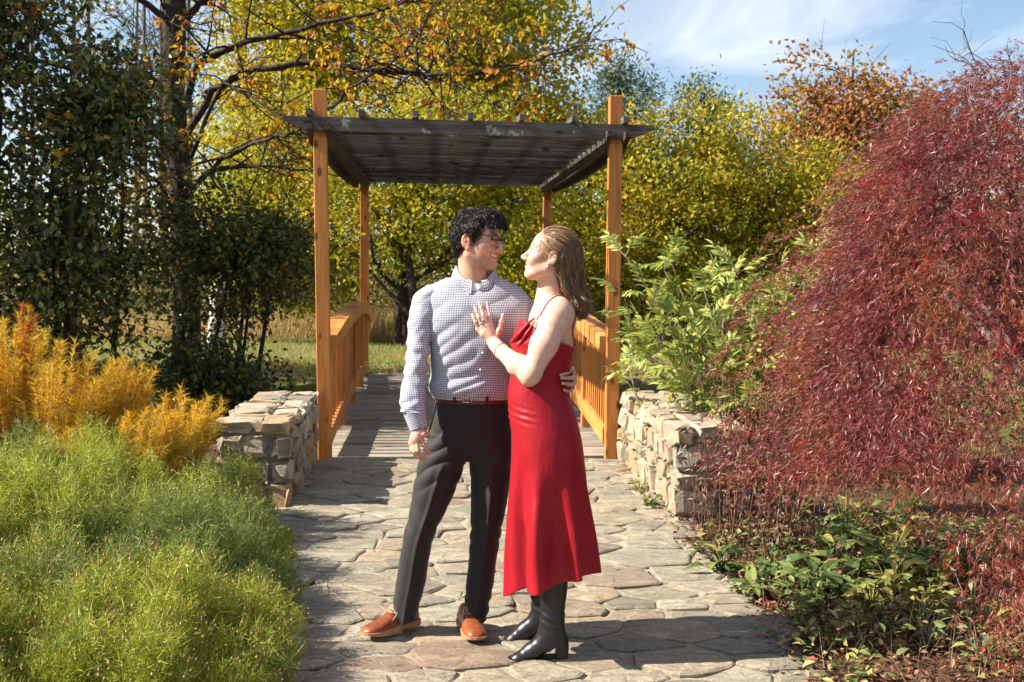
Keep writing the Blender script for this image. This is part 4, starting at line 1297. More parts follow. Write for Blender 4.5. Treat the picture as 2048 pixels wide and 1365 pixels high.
for k, (x, y, n, L, h, lab, mt, wd) in enumerate((
    (1.52, 5.55, 26, .12, .10, "green leafy plant at the path edge below the right wall corner", LOWG, .45),
    (1.58, 5.15, 20, .13, .05, "drooping green plant overhanging the path edge beside brown litter", LOWG, .42),
    (1.86, 5.15, 26, .15, .12, "broad-leaved dark green plant in the middle of the bed", LOWG, .52),
    (2.12, 5.35, 26, .15, .14, "broad-leaved plant with yellowing leaves under the maple gap", LOWG, .52),
    (2.36, 5.4, 24, .16, .14, "dark green leafy plant below the maple's open gap", LOWG, .55),
    (2.05, 5.75, 30, .13, .20, "taller green plant among the withered stalks", LOWG, .42),
    (2.55, 5.8, 26, .14, .18, "yellow-tipped plant deep under the maple", LOWY, .42),
    (2.02, 4.85, 30, .09, .10, "pale yellow plant with small leaves in front of the dark green ones", LOWY, .5),
    (2.26, 4.75, 30, .09, .12, "yellow-green small-leaved plant beside the silvery one", LOWY, .5),
    (2.32, 4.45, 34, .10, .22, "upright silvery green plant near the maple's right skirt", LOWS, .2),
    (2.05, 4.35, 26, .08, .14, "silvery low plant nearest the path at the bottom right", LOWS, .22),
    (2.62, 4.5, 20, .10, .06, "small green plant at the bottom edge right of the silvery one", LOWG, .45),
    (1.64, 4.72, 40, .035, .05, "tiny green weed on the path edge near the shadow", LOWG, .7),
    (1.70, 4.45, 44, .035, .05, "small clover-like weed at the shaded path edge", LOWG, .7),
    (1.72, 5.38, 24, .11, .14, "leafy plant between the two path-edge plants and the stalks", LOWG, .42),
    (1.98, 5.05, 26, .14, .10, "wide-leaved plant with a curled yellow leaf, centre of the bed", LOWG, .55),
    (2.22, 5.08, 26, .13, .12, "yellowing broad plant left of the maple's ground-sweeping skirt", LOWY, .5),
    (2.42, 5.05, 24, .14, .12, "dark plant tucked against the maple's ground-sweeping skirt", LOWG, .5),
    (2.14, 4.62, 40, .07, .16, "pale twiggy plant with dry tufts in front of the bed", LOWY, .35),
    (1.88, 4.62, 36, .06, .10, "low pale green plant between path shadow and silvery plant", LOWY, .45),
    (2.48, 4.28, 30, .10, .16, "leafy green plant at the bottom right below the maple", LOWG, .4),
    (2.20, 4.18, 30, .06, .12, "thin silvery sprig at the very bottom of the bed", LOWS, .25),
    (1.78, 4.95, 30, .08, .08, "creeping green plant on the litter beside the path", LOWG, .5),
    (2.15, 6.35, 34, .10, .40, "tall yellow-green stems behind the withered stalks under the maple", LOWY, .35),
    (2.50, 6.4, 34, .11, .38, "leafy yellowing plant seen under the maple's raised skirt", LOWY, .4),
    (2.85, 6.3, 34, .12, .40, "green plant deep behind the maple's open gap", LOWG, .42),
    (2.34, 5.95, 30, .11, .26, "green plant between the stalks and the maple trunk", LOWG, .45),
    (2.72, 5.35, 30, .12, .22, "leafy plant at the foot of the maple trunk", LOWG, .5),
    (1.43, 7.0, 22, .05, .08, "little green weed at the foot of the right wall", LOWG, .8),
    (1.44, 7.45, 20, .05, .08, "small weed farther along the foot of the right wall", LOWY, .8))):
    rosette(x, y, n, L, h, lab, 160 + k, mt, wd)

# --- scruffy ground cover and dry sprigs in the bed
rng = np.random.default_rng(177)
n = 5200
x = rng.uniform(1.35, 3.2, n); y = rng.uniform(3.8, 6.4, n)
k = (x > path_r(y) - .05 + .10 * rng.random(n)) & (vnoise(np.stack([x * 3.2, y * 3.2, 0 * x], -1), 61) + .35 * rng.random(n) > .02)
x, y = x[k], y[k]; n = len(x)
hh = .02 + .13 * rng.random(n) ** 1.6
P = np.stack([x, y, gz(x, y) + hh], -1)
a = rng.uniform(0, 2 * math.pi, n); el = rng.uniform(-.2, .9, n)
D = unit(np.stack([np.cos(a) * np.cos(el), np.sin(a) * np.cos(el), np.sin(el)], -1))
Ls = rng.uniform(.022, .065, n)
V, F = lance_leaves(P, D, np.tile([0, 0, 1.], (n, 1)) + rng.normal(0, .35, (n, 3)), Ls, Ls * rng.uniform(.3, .6, n), .3)
COVER = leaf_mat("ground_cover", [(0, (.07, .10, .03)), (.35, (.15, .19, .05)), (.6, (.28, .28, .08)), (.8, (.40, .34, .14)), (.92, (.30, .14, .08)), (1, (.34, .07, .05))], rough=.6, trans=.25, spec=.3)
o = mesh_obj("ground_cover", V, F, COVER); tag(o, "scruffy low green and yellowing ground cover in the right-hand bed", None, None, "stuff")
n = 1500
x = rng.uniform(1.45, 3.0, n); y = rng.uniform(3.9, 6.3, n); k = x > path_r(y) + .02; x, y = x[k], y[k]; n = len(x)
V, T = needles(np.stack([x, y, gz(x, y)], -1), unit(np.stack([rng.normal(0, .5, n), rng.normal(0, .5, n), np.ones(n)], -1)), rng.uniform(.06, .30, n), rng.uniform(.002, .004, n), rng)
mesh_obj("dry_sprigs", V, T, DLEAF, o)

# --- red laceleaf maple
rng = np.random.default_rng(200)
MC = np.array([3.05, 5.25, 0.0]); MC[2] = gz(MC[0], MC[1])
root = empty("laceleaf_maple", tuple(MC)); tag(root, "weeping dark red laceleaf maple filling the right side", "tree")
def dome(phi, t):
    """a point of the weeping crown: t = 0 at the top, 1 at the skirt"""
    wob = vnoise(np.stack([np.cos(phi) * 2.2, np.sin(phi) * 2.2, t * 2.5], -1), 41)
    rad = (1.50 + .15 * wob + .16 * np.sin(phi * 3 + 1)) * np.sin(np.clip(t, 0, 1) * math.pi / 2) ** .85
    # skirt height differs round the crown: it sweeps to the ground near the camera's right, stays higher on the left
    skirt = .50 + .18 * np.sin(phi * 2.0 + .6) + .14 * vnoise(np.stack([phi * 2.0, 0 * phi, 0 * phi], -1), 43)
    near = smoothstep(-2.42, -2.05, phi) * smoothstep(-.1, -.7, phi)
    skirt = skirt * (1 - near) + .02 * near
    zt = 2.62 + .08 * wob
    z = skirt + (zt - skirt) * np.cos(np.clip(t, 0, 1) * math.pi / 2) ** 1.05
    return np.stack([MC[0] + rad * np.cos(phi), MC[1] + rad * np.sin(phi), z], -1)
nsp = 19500
phi = rng.uniform(-math.pi, math.pi, nsp)
phi = np.where(rng.random(nsp) < .72, -rng.uniform(.0, math.pi, nsp) * 1.05 + .05, phi)
t = rng.random(nsp) ** .55
layer = rng.random(nsp) ** 1.6
P0 = dome(phi, t)
ctr = np.array([MC[0], MC[1], 1.0])
P0 = P0 + (ctr - P0) * (layer * .26)[:, None] + rng.normal(0, .03, (nsp, 3))
# an opening in the skirt
gap = ((np.abs(P0[:, 0] - 2.02 - .1 * (P0[:, 2] - .6)) < .10) & (P0[:, 2] < .80) & (P0[:, 1] < 5.0))
keep = ~gap | (rng.random(nsp) < .25)
# uneven, feathered density
dens = vnoise(P0 * 3.1, 47)
keep &= rng.random(nsp) < .72 + .5 * dens
P0, phi, t = P0[keep], phi[keep], t[keep]; nsp = len(P0)
outw = np.stack([np.cos(phi), np.sin(phi), np.zeros(nsp)], -1)
sd_ = unit(outw * (1.0 - .45 * t)[:, None] + np.stack([rng.normal(0, .25, nsp), rng.normal(0, .25, nsp), -(.12 + .42 * t) + rng.normal(0, .18, nsp)], -1))
slen = rng.uniform(.10, .26, nsp)
per = 9
idx = np.repeat(np.arange(nsp), per)
u_ = rng.random(len(idx))
LP = P0[idx] + sd_[idx] * (slen[idx] * u_)[:, None] + rng.normal(0, .012, (len(idx), 3))
LP[:, 2] -= .05 * u_ ** 2
LD = unit(sd_[idx] + rng.normal(0, .42, (len(idx), 3)) + np.array([0, 0, -.12]))
# every leaf: seven thread-like lobes fanning out
lob = 5
i2 = np.repeat(np.arange(len(LP)), lob)
fan = np.tile(np.linspace(-1, 1, lob), len(LP))
S_ = unit(np.cross(LD, rng.normal(0, 1, LD.shape)))
D = unit(LD[i2] + S_[i2] * (fan * .75)[:, None] + rng.normal(0, .10, (len(i2), 3)))
Ln = rng.uniform(.030, .062, len(i2)) * (1 - .35 * np.abs(fan))
V, T = needles(LP[i2], D, Ln, rng.uniform(.0024, .0044, len(i2)), rng)
# one island per leaf is not needed: colour follows lobe
LACE = leaf_mat("laceleaf_red", [(0, (.075, .016, .018)), (.3, (.155, .026, .028)), (.55, (.265, .052, .048)), (.78, (.36, .12, .105)), (.94, (.43, .22, .19)), (1, (.55, .03, .02))], rough=.36, trans=.34, spec=.6,
                pos=(2.4, [(0, (.13, .032, .020)), (.5, (.29, .085, .045)), (.85, (.44, .18, .11)), (1, (.52, .10, .03))], .48, .6))
LACE_HI = leaf_mat("laceleaf_scarlet", [(0, (.22, .012, .014)), (.6, (.38, .020, .020)), (1, (.52, .05, .03))], rough=.42, trans=.45, spec=.4)
nv = len(T)
hi = np.repeat(vnoise(LP * 5.5, 53) * .6 + .9 * rng.random(len(LP)) > 1.02, lob)
Vt = V.reshape(-1, 3, 3)
mesh_obj("crown", Vt[~hi].reshape(-1, 3) - MC, np.arange(3 * (~hi).sum()).reshape(-1, 3), LACE, root)
mesh_obj("scarlet_leaves", Vt[hi].reshape(-1, 3) - MC, np.arange(3 * hi.sum()).reshape(-1, 3), LACE_HI, root)
mb = MB(); tw = MB()
P_, r_ = limb(MC + np.array([0, 0, -.05]), MC + np.array([-.1, .05, 1.25]), .085, .06, rng, 7, .08); mb.add(*tube(P_, r_, 9))
MB_BARK = plain("maple_bark", (.17, .145, .125), .85, .2, nscale=20, namt=.3, bmp=(.4, .01))
for k in range(30):
    ph = -math.pi * 1.05 * rng.random() if k < 22 else rng.uniform(0, math.pi)
    te = rng.uniform(.45, 1.0)
    e = dome(np.array([ph]), np.array([te]))[0]; e = e + (ctr - e) * .12
    m_ = dome(np.array([ph]), np.array([te * .5]))[0]; m_ = m_ + (ctr - m_) * .22
    s_ = P_[rng.integers(3, 7)]
    tt = np.linspace(0, 1, 11)[:, None]
    C_ = (1 - tt) ** 2 * s_ + 2 * tt * (1 - tt) * (m_ * 1.6 - s_ * .3 - e * .3) + tt ** 2 * e
    C_[1:-1] += rng.normal(0, .018, C_[1:-1].shape)
    rr = np.linspace(.028, .005, 11); mb.add(*tube(C_, rr, 6, False))
    for q in range(12):
        j = rng.integers(4, 11)
        d = unit(unit(C_[j] - C_[j - 1]) + rng.normal(0, .5, 3) + np.array([0, 0, -.15]))
        L, r2 = limb(C_[j], C_[j] + d * rng.uniform(.15, .5), .0045, .0015, rng, 6, .08, .1)
        tw.add(*tube(L, r2, 4, False))
for k in range(26):      # bare twigs standing out of the top
    ph = rng.uniform(-math.pi, 0); e = dome(np.array([ph]), np.array([rng.uniform(.02, .5)]))[0]
    L, r2 = limb(e, e + np.array([rng.normal(-.12, .14), rng.normal(0, .1), rng.uniform(.06, .26)]), .004, .0012, rng, 6, .1)
    tw.add(*tube(L, r2, 4, False))
    for q in range(3):
        L2, r3 = limb(L[3], L[3] + rng.normal(0, .07, 3) + np.array([0, 0, .05]), .002, .001, rng, 4, .1); tw.add(*tube(L2, r3, 3, False))
V, F = mb.arrays(); mesh_obj("trunk", V - MC, F, MB_BARK, root, smooth=True)
V, F = tw.arrays(); mesh_obj("twigs", V - MC, F, MB_BARK, root, smooth=True)["kind"] = "stuff"

# --- pale broken trunk by the water, left
V, Q, T = tube(np.array([[-3.15, 16.3, -.1], [-3.17, 16.3, .5], [-3.12, 16.3, .95], [-3.16, 16.3, 1.25], [-3.12, 16.28, 1.42]]), [.16, .13, .12, .10, .05], 9)
V = V + .015 * np.stack([vnoise(V * 6, 1), vnoise(V * 6, 2), vnoise(V * 6, 3)], -1)
o = mesh_obj("pale_stump", V, [Q, T], plain("pale_bark", (.55, .51, .45), .85, .2, nscale=9, namt=.45, bmp=(.6, .02)), smooth=True)
tag(o, "pale broken tree stump beyond the shrubs left of the bridge", "stump")
# ================================================================== people: modelling tools
CAMV = (np.array(_f), np.array(_r), np.array(_u))
def at(px, py, Yd):
    """a point at distance Yd along the path, from its bearing and height as read from the survey picture (2048 wide)"""
    d = CAMV[0] + (px - 1024) / 2200 * CAMV[1] - (py - 682.5) / 2200 * CAMV[2]
    return np.array([0, 0, 1.5]) + d * (Yd / d[1])

def nonuni(a, b, coarse, fine):
    """grid line positions from a to b; fine = list of (lo, hi, step)"""
    c = [a]
    while c[-1] < b:
        st = coarse
        for lo, hi, s in fine:
            if lo - .01 <= c[-1] <= hi + .01: st = min(st, s)
        c.append(c[-1] + st)
    return np.array(c, np.float32)

class SDF:
    def __init__(s, xs, ys, zs):
        s.ax = (xs, ys, zs)
        s.F = np.full((len(xs), len(ys), len(zs)), .2, np.float32)
    def block(s, lo, hi):
        sl = []; A = []
        for k in range(3):
            i0 = max(0, np.searchsorted(s.ax[k], lo[k]) - 1); i1 = min(len(s.ax[k]), np.searchsorted(s.ax[k], hi[k]) + 1)
            sl.append(slice(i0, i1)); A.append(s.ax[k][i0:i1])
        return tuple(sl), A[0][:, None, None], A[1][None, :, None], A[2][None, None, :]
    def op(s, fn, lo, hi, k, sub=False):
        m = k + .012
        sl, X, Y, Z = s.block(np.asarray(lo) - m, np.asarray(hi) + m)
        a = s.F[sl]
        if a.size == 0: return
        d = fn(X, Y, Z).astype(np.float32)
        if sub: a, d = -a, d
        h = np.clip(.5 + .5 * (a - d) / k, 0, 1)
        r = a * (1 - h) + d * h - k * h * (1 - h)
        s.F[sl] = -r if sub else r
    def cone(s, a, b, r1, r2, k=.02, sub=False):
        a = np.asarray(a, float); b = np.asarray(b, float); d = b - a; L2 = d @ d + 1e-12; rm = max(r1, r2)
        def fn(X, Y, Z):
            x, y, z = X - a[0], Y - a[1], Z - a[2]
            t = np.clip((x * d[0] + y * d[1] + z * d[2]) / L2, 0, 1)
            return np.sqrt((x - t * d[0]) ** 2 + (y - t * d[1]) ** 2 + (z - t * d[2]) ** 2) - (r1 + (r2 - r1) * t)
        s.op(fn, np.minimum(a, b) - rm, np.maximum(a, b) + rm, k, sub)
    def ell(s, c, r, M=None, k=.02, sub=False):
        """ellipsoid; rows of M are its axes in the world"""
        c = np.asarray(c, float); r = np.asarray(r, float); M = np.eye(3) if M is None else np.asarray(M); rm = r.max()
        def fn(X, Y, Z):
            x, y, z = X - c[0], Y - c[1], Z - c[2]
            q = [(M[i][0] * x + M[i][1] * y + M[i][2] * z) for i in range(3)]
            k0 = np.sqrt(sum((q[i] / r[i]) ** 2 for i in range(3))); k1 = np.sqrt(sum((q[i] / r[i] ** 2) ** 2 for i in range(3))) + 1e-9
            return k0 * (k0 - 1) / k1
        s.op(fn, c - rm, c + rm, k, sub)
    def loft(s, z, cx, cy, a, b, k=.02, p=2.0):
        def fn(X, Y, Z):
            zz = Z.ravel()
            CX = np.interp(zz, z, cx)[None, None]; CY = np.interp(zz, z, cy)[None, None]
            A = np.interp(zz, z, a)[None, None]; B = np.interp(zz, z, b)[None, None]
            q = (np.abs((X - CX) / A) ** p + np.abs((Y - CY) / B) ** p) ** (1 / p)
            d = (q - 1) * np.minimum(A, B)
            return np.maximum(d, np.maximum(z[0] - Z, Z - z[-1]))
        s.op(fn, (np.min(cx - a), np.min(cy - b), z[0]), (np.max(cx + a), np.max(cy + b), z[-1]), k)
    def mesh(s):
        """naive surface nets on the rectilinear grid"""
        F = s.F; xs, ys, zs = s.ax
        neg = F < 0
        c = np.zeros(tuple(n - 1 for n in F.shape), np.uint8)
        for i in (0, 1):
            for j in (0, 1):
                for k in (0, 1):
                    c += neg[i:F.shape[0] - 1 + i, j:F.shape[1] - 1 + j, k:F.shape[2] - 1 + k]
        I, J, K = np.nonzero((c > 0) & (c < 8))
        vid = -np.ones(c.shape, np.int32); vid[I, J, K] = np.arange(len(I))
        acc = np.zeros((len(I), 3)); cnt = np.zeros(len(I))
        ed = [((0, j, k), (1, j, k)) for j in (0, 1) for k in (0, 1)] + [((i, 0, k), (i, 1, k)) for i in (0, 1) for k in (0, 1)] + [((i, j, 0), (i, j, 1)) for i in (0, 1) for j in (0, 1)]
        def pos(o): return np.stack([xs[I + o[0]], ys[J + o[1]], zs[K + o[2]]], -1)
        for o1, o2 in ed:
            f1 = F[I + o1[0], J + o1[1], K + o1[2]]; f2 = F[I + o2[0], J + o2[1], K + o2[2]]
            m = (f1 < 0) != (f2 < 0)
            t = np.where(m, f1 / np.where(m, f1 - f2, 1), 0)[:, None]
            p = pos(o1) * (1 - t) + pos(o2) * t
            acc += p * m[:, None]; cnt += m
        V = acc / cnt[:, None]
        Q = []
        # x edges
        for axis in range(3):
            sl1 = [slice(1, -1)] * 3; sl1[axis] = slice(0, -1); sl2 = list(sl1); sl2[axis] = slice(1, None)
            n1, n2 = neg[tuple(sl1)], neg[tuple(sl2)]
            E = np.nonzero(n1 != n2)
            e = [E[k] + (1 if k != axis else 0) for k in range(3)]
            u, w_ = [(1, 2), (2, 0), (0, 1)][axis]
            def cell(du, dw):
                q = [e[0].copy(), e[1].copy(), e[2].copy()]; q[u] = q[u] - du; q[w_] = q[w_] - dw
                return vid[q[0], q[1], q[2]]
            quad = np.stack([cell(1, 1), cell(0, 1), cell(0, 0), cell(1, 0)], -1)
            flip = ~n1[E]
            quad[flip] = quad[flip][:, ::-1]
            Q.append(quad)
        Q = np.concatenate(Q)
        Q = Q[(Q >= 0).all(1)]
        a_, b_, c_ = V[Q[:, 0]], V[Q[:, 1]], V[Q[:, 2]]
        if np.einsum('ij,ij->', a_, np.cross(b_, c_)) < 0: Q = Q[:, ::-1]
        return V, Q

def mesh_normals(V, Q):
    a, b, c, d = (V[Q[:, k]] for k in range(4))
    n = np.cross(c - a, d - b)
    N_ = np.zeros_like(V)
    for k in range(4): np.add.at(N_, Q[:, k], n)
    return N_ / (np.linalg.norm(N_, axis=1, keepdims=True) + 1e-12)

def relax(V, Q, it=1, lam=.5):
    E = np.concatenate([Q[:, [0, 1]], Q[:, [1, 2]], Q[:, [2, 3]], Q[:, [3, 0]]])
    for _ in range(it):
        S = np.zeros_like(V); c = np.zeros(len(V))
        np.add.at(S, E[:, 0], V[E[:, 1]]); np.add.at(S, E[:, 1], V[E[:, 0]])
        np.add.at(c, E[:, 0], 1); np.add.at(c, E[:, 1], 1)
        V = V * (1 - lam) + lam * S / np.maximum(c, 1)[:, None]
    return V

def smooth1(a, w_):
    if w_ < 1: return a
    k = np.hanning(2 * w_ + 3)[1:-1]; k /= k.sum()
    return np.convolve(np.pad(a, w_, mode='edge'), k, mode='valid')

def table(rows, n=120, sm=5):
    """rows (py, left px, right px, distance, half depth) -> z, cx, cy, a, b from bottom to top"""
    R_ = []
    for py, l, r_, Yd, b_ in rows:
        pl, pr = at(l, py, Yd), at(r_, py, Yd)
        R_.append(((pl[2] + pr[2]) / 2, (pl[0] + pr[0]) / 2, Yd, (pr[0] - pl[0]) / 2, b_))
    R_ = np.array(sorted(R_))
    z = np.linspace(R_[0, 0], R_[-1, 0], n)
    return [z] + [smooth1(np.interp(z, R_[:, 0], R_[:, k]), sm) for k in range(1, 5)]

def tube_surface(tab, nth=72, p=2.0, disp=None, ztop=None, zbot=None, close=False):
    """rings round the table; disp(theta, z, u, v) pushes outwards; theta 0 faces the camera side (-Y), positive to +X.
    ztop / zbot: functions of theta that trim the ends"""
    z, cx, cy, a, b = tab
    th = np.linspace(-math.pi, math.pi, nth + 1)
    n = len(z)
    TH = np.tile(th, (n, 1)); t = np.linspace(0, 1, n)[:, None]
    z0 = np.full(nth + 1, z[0]) if zbot is None else zbot(th)
    z1 = np.full(nth + 1, z[-1]) if ztop is None else ztop(th)
    Z = z0[None] + (z1 - z0)[None] * t
    f = lambda q: np.interp(Z, z, q)
    s_, c_ = np.sin(TH), np.cos(TH)
    ss = np.sign(s_) * np.abs(s_) ** (2 / p); cc = np.sign(c_) * np.abs(c_) ** (2 / p)
    A, B = f(a), f(b)
    X = f(cx) + A * ss; Y = f(cy) - B * cc
    nxv = s_ / A; nyv = -c_ / B; L = np.sqrt(nxv ** 2 + nyv ** 2); nxv, nyv = nxv / L, nyv / L
    du = np.sqrt(np.diff(X, axis=1) ** 2 + np.diff(Y, axis=1) ** 2)
    U = np.concatenate([np.zeros((n, 1)), np.cumsum(du, 1)], 1); U = U - U[:, nth // 2][:, None]
    if disp is not None:
        D = disp(TH, Z, U, Z)
        X = X + nxv * D; Y = Y + nyv * D
    V = np.stack([X, Y, Z], -1).reshape(-1, 3)
    uv = np.stack([U, Z], -1).reshape(-1, 2)
    i = (np.arange(n - 1)[:, None] * (nth + 1) + np.arange(nth)[None, :])
    Q = np.stack([i, i + 1, i + nth + 2, i + nth + 1], -1).reshape(-1, 4)
    return V, Q, uv

def path_tube(P, ra, rb=None, n=20, up=(0, 0, 1), disp=None):
    """elliptic tube along a path with uv in metres"""
    P = np.asarray(P, float); m = len(P); rb = ra if rb is None else rb
    d = unit(np.gradient(P, axis=0)); u_ = unit(np.cross(d, np.asarray(up, float))); v_ = np.cross(u_, d)
    th = np.linspace(-math.pi, math.pi, n + 1)
    ra = np.broadcast_to(ra, (m,)); rb = np.broadcast_to(rb, (m,))
    s = np.concatenate([[0], np.cumsum(np.linalg.norm(np.diff(P, axis=0), axis=1))])
    TH = np.tile(th, (m, 1)); Sg = np.tile(s[:, None], (1, n + 1))
    D = np.zeros_like(TH) if disp is None else disp(TH, Sg)
    V = P[:, None] + ((ra[:, None] + D) * np.cos(TH))[..., None] * u_[:, None] + ((rb[:, None] + D) * np.sin(TH))[..., None] * v_[:, None]
    uv = np.stack([TH * ((ra + rb) / 2)[:, None], Sg], -1)
    i = np.arange(m - 1)[:, None] * (n + 1) + np.arange(n)[None, :]
    Q = np.stack([i, i + 1, i + n + 2, i + n + 1], -1).reshape(-1, 4)
    return V.reshape(-1, 3), Q, uv.reshape(-1, 2)

def spline(P, n):
    """Catmull-Rom through the points"""
    P = np.asarray(P, float); K = np.vstack([2 * P[0] - P[1], P, 2 * P[-1] - P[-2]])
    t = np.linspace(0, len(P) - 1 - 1e-6, n); i = t.astype(int); f = (t - i)[:, None]
    a, b, c, d = K[i], K[i + 1], K[i + 2], K[i + 3]
    return .5 * (2 * b + (c - a) * f + (2 * a - 5 * b + 4 * c - d) * f ** 2 + (3 * b - a - 3 * c + d) * f ** 3)

class Frame:
    """head frame: x to the person's left, y forward, z up"""
    def __init__(s, C, yaw, pitch, roll=0.0, sc=1.0):
        f = np.array([math.sin(yaw), -math.cos(yaw), 0.]); l = np.array([math.cos(yaw), math.sin(yaw), 0.]); u_ = np.array([0, 0, 1.])
        f, u_ = f * math.cos(pitch) + u_ * math.sin(pitch), u_ * math.cos(pitch) - f * math.sin(pitch)
        l, u_ = l * math.cos(roll) + u_ * math.sin(roll), u_ * math.cos(roll) - l * math.sin(roll)
        s.C = np.asarray(C, float); s.M = np.stack([l, f, u_]); s.s = sc
    def w(s, p): return s.C + (np.asarray(p, float) * s.s) @ s.M
    def loc(s, V): return ((V - s.C) @ s.M.T) / s.s

def head_shape(S, H, male=True):
    q = H.s; M = H.M
    E = lambda c, r, k=.02, sub=False, m=None: S.ell(H.w(c), np.array(r) * q, M if m is None else m @ M, k * q, sub)
    Cn = lambda a, b, r1, r2, k=.015, sub=False: S.cone(H.w(a), H.w(b), r1 * q, r2 * q, k * q, sub)
    ez_ = .0205 if male else .0165
    nz = .007 if male else .004
    E((0, -.014, .046), (.074, .094, .079))
    E((0, .040, .048), (.060, .048, .052), .03)
    E((0, .036, -.020), (.058, .054, .070), .03)
    jw = .050 if male else .043
    for sg in (-1, 1):
        Cn((sg * jw, .000, -.040), (sg * .018, .064 if male else .056, -.082 if male else -.080), .021, .017, .03)
        E((sg * .041, .056, -.008), (.022, .022, .020), .025)
        Cn((sg * .012, .0855, ez_ + .017), (sg * .044, .071, ez_ + .018), .0095 if male else .007, .008, .014)
    if male:
        E((0, .074, -.084), (.020, .016, .016), .02)
        for sg in (-1, 1): E((sg * .034, .072, -.028), (.017, .016, .017), .018)
        Cn((0, .088, .026), (0, .109, -.017), .0078, .0100, .012)
        E((0, .109, -.021), (.0120, .0110, .0105), .008)
    else:
        E((0, .068, -.083), (.016, .014, .015), .02)
        for sg in (-1, 1): E((sg * .034, .068, -.028), (.018, .016, .018), .018)
        Cn((0, .086, .020), (0, .108, -.021), .0065, .0085, .011)
        E((0, .1095, -.0235), (.0105, .0105, .0095), .007)
    for sg in (-1, 1):
        E((sg * .011, .098, -.033 + nz), (.0085, .011, .0080), .010)
        E((sg * .0065, .107, -.041 + nz), (.0035, .0045, .0035), .004, True)
        E((sg * .031, .100, ez_), (.018, .016, .012), .012, True)
        E((sg * .031, .0735, ez_), (.0155, .0145, .0135), .005)
    # mouth
    hw_, mzc, cu, ry = (.043, -.049, 6.8, 12.5) if male else (.024, -.051, 4.0, 19.0)
    xs = np.linspace(-hw_, hw_, 9)
    def mz(x): return mzc + cu * x * x
    def my(x): return (.0880 if male else .0855) - ry * x * x
    op = (lambda x: .0048 * (1 - (x / (hw_ + .001)) ** 2)) if male else (lambda x: .0006)
    lr = (lambda x: (.0038 if male else .0046) * (1 - .5 * (x / hw_) ** 2))
    for i in range(8):
        a, b = xs[i], xs[i + 1]
        Cn((a, my(a), mz(a) + .0040 + op(a)), (b, my(b), mz(b) + .0040 + op(b)), lr(a), lr(b), .007)
        Cn((a, my(a) - .001, mz(a) - .0052 - op(a)), (b, my(b) - .001, mz(b) - .0052 - op(b)), lr(a) * 1.2, lr(b) * 1.2, .007)
    for i in range(8):
        a, b = xs[i] * .95, xs[i + 1] * .95
        ro = .0044 if male else .0014
        Cn((a, my(a) + .006, mz(a)), (b, my(b) + .006, mz(b)), ro, ro, .003, True)
    # ears
    for sg in (-1, 1):
        ca, sa = math.cos(sg * .35), math.sin(sg * .35)
        m = np.array([[ca, sa, 0], [-sa, ca, 0], [0, 0, 1]])
        E((sg * .0775, -.010, .006), (.008, .020, .030), .006, False, m)
        E((sg * .0870, -.007, .010), (.0080, .0125, .0195), .003, True, m)
        E((sg * .0810, -.013, .004), (.004, .006, .013), .003, False, m)
        E((sg * .0830, .002, -.001), (.006, .007, .009), .003, True, m)
        E((sg * .0745, -.001, -.022), (.0075, .010, .011), .006)

def head_paint(H, V, col, male=True):
    """colours that belong to the face: lips, brows, eyes, teeth, blush, stubble"""
    p = H.loc(V); x, y, z = p.T
    face = (y > .02) & (np.abs(z) < .13) & (np.abs(x) < .09)
    hw_, mzc, cu = (.043, -.049, 6.8) if male else (.024, -.051, 4.0)
    ez_ = .0205 if male else .0165
    mz = mzc + cu * x * x
    dz = z - mz
    hw = np.clip(1 - (x / (hw_ + .002)) ** 2, 0, 1)
    def mixc(m, c):
        m = np.clip(m, 0, 1)[:, None]; col[:] = col * (1 - m) + np.array(c) * m
    ax_ = np.abs(x)
    # blush
    mixc(.32 * np.exp(-((ax_ - .042) ** 2 + (z + .022) ** 2) / .0006) * face, (.62, .20, .13))
    mixc(.30 * np.exp(-(x ** 2 + (z + .028) ** 2) / .00025) * (y > .1), (.62, .22, .15))
    ear = (ax_ > .070) & (np.abs(z) < .045) & (np.abs(y) < .04)
    mixc(.45 * ear, (.66, .22, .14))
    if male:
        st = smoothstep(-.035, -.06, z) * smoothstep(-.125, -.10, z) * face * (.5 + .5 * smoothstep(.0, .04, y))
        mixc(.24 * st, (.17, .10, .07))
    lip = (hw > 0) & (y > .055) & (np.abs(dz) < .0118 * hw ** .7 + .0005)
    mixc(.75 * lip, (.50, .13, .11) if male else (.60, .17, .16))
    op = (y > .048) & (np.abs(dz) < (.0058 if male else .0012) * hw) & (ax_ < hw_)
    if male:
        mixc(op * .98, (.72, .66, .58)); mixc(op * (dz < -.0025 * hw) * .8, (.25, .06, .05)); mixc(op * (ax_ > .036) * .8, (.15, .04, .03))
    else:
        mixc(op * .8, (.25, .05, .05))
    # brows
    bz = ez_ + .0195 + .004 * np.clip((ax_ - .012) / .02, 0, 1) - 6 * np.clip(ax_ - .034, 0, 1) ** 2 * 10
    br = (ax_ > .010) & (ax_ < .050) & (y > .04)
    mixc((.9 if male else .45) * br * np.exp(-((z - bz) / (.0042 if male else .0028)) ** 2), (.018, .012, .010) if male else (.20, .11, .06))
    # eyes
    ex = ax_ - .031; ez = z - ez_
    al = np.clip(1 - (ex / .0145) ** 2, 0, 1)
    eye = (y > .06) & (np.abs(ez) < .0048 * al)
    mixc(eye * .95, (.55, .52, .50))
    iris = (ex - .003) ** 2 + ez ** 2 < .0056 ** 2
    mixc(eye * iris * .97, (.03, .02, .015))
    lid = (y > .06) & (np.abs(ez - .0056 * al) < .0016) & (al > 0)
    mixc(lid * .85, (.03, .02, .018))
    low = (y > .06) & (np.abs(ez + .0050 * al) < .001) & (al > 0)
    mixc(low * .5, (.15, .06, .05))

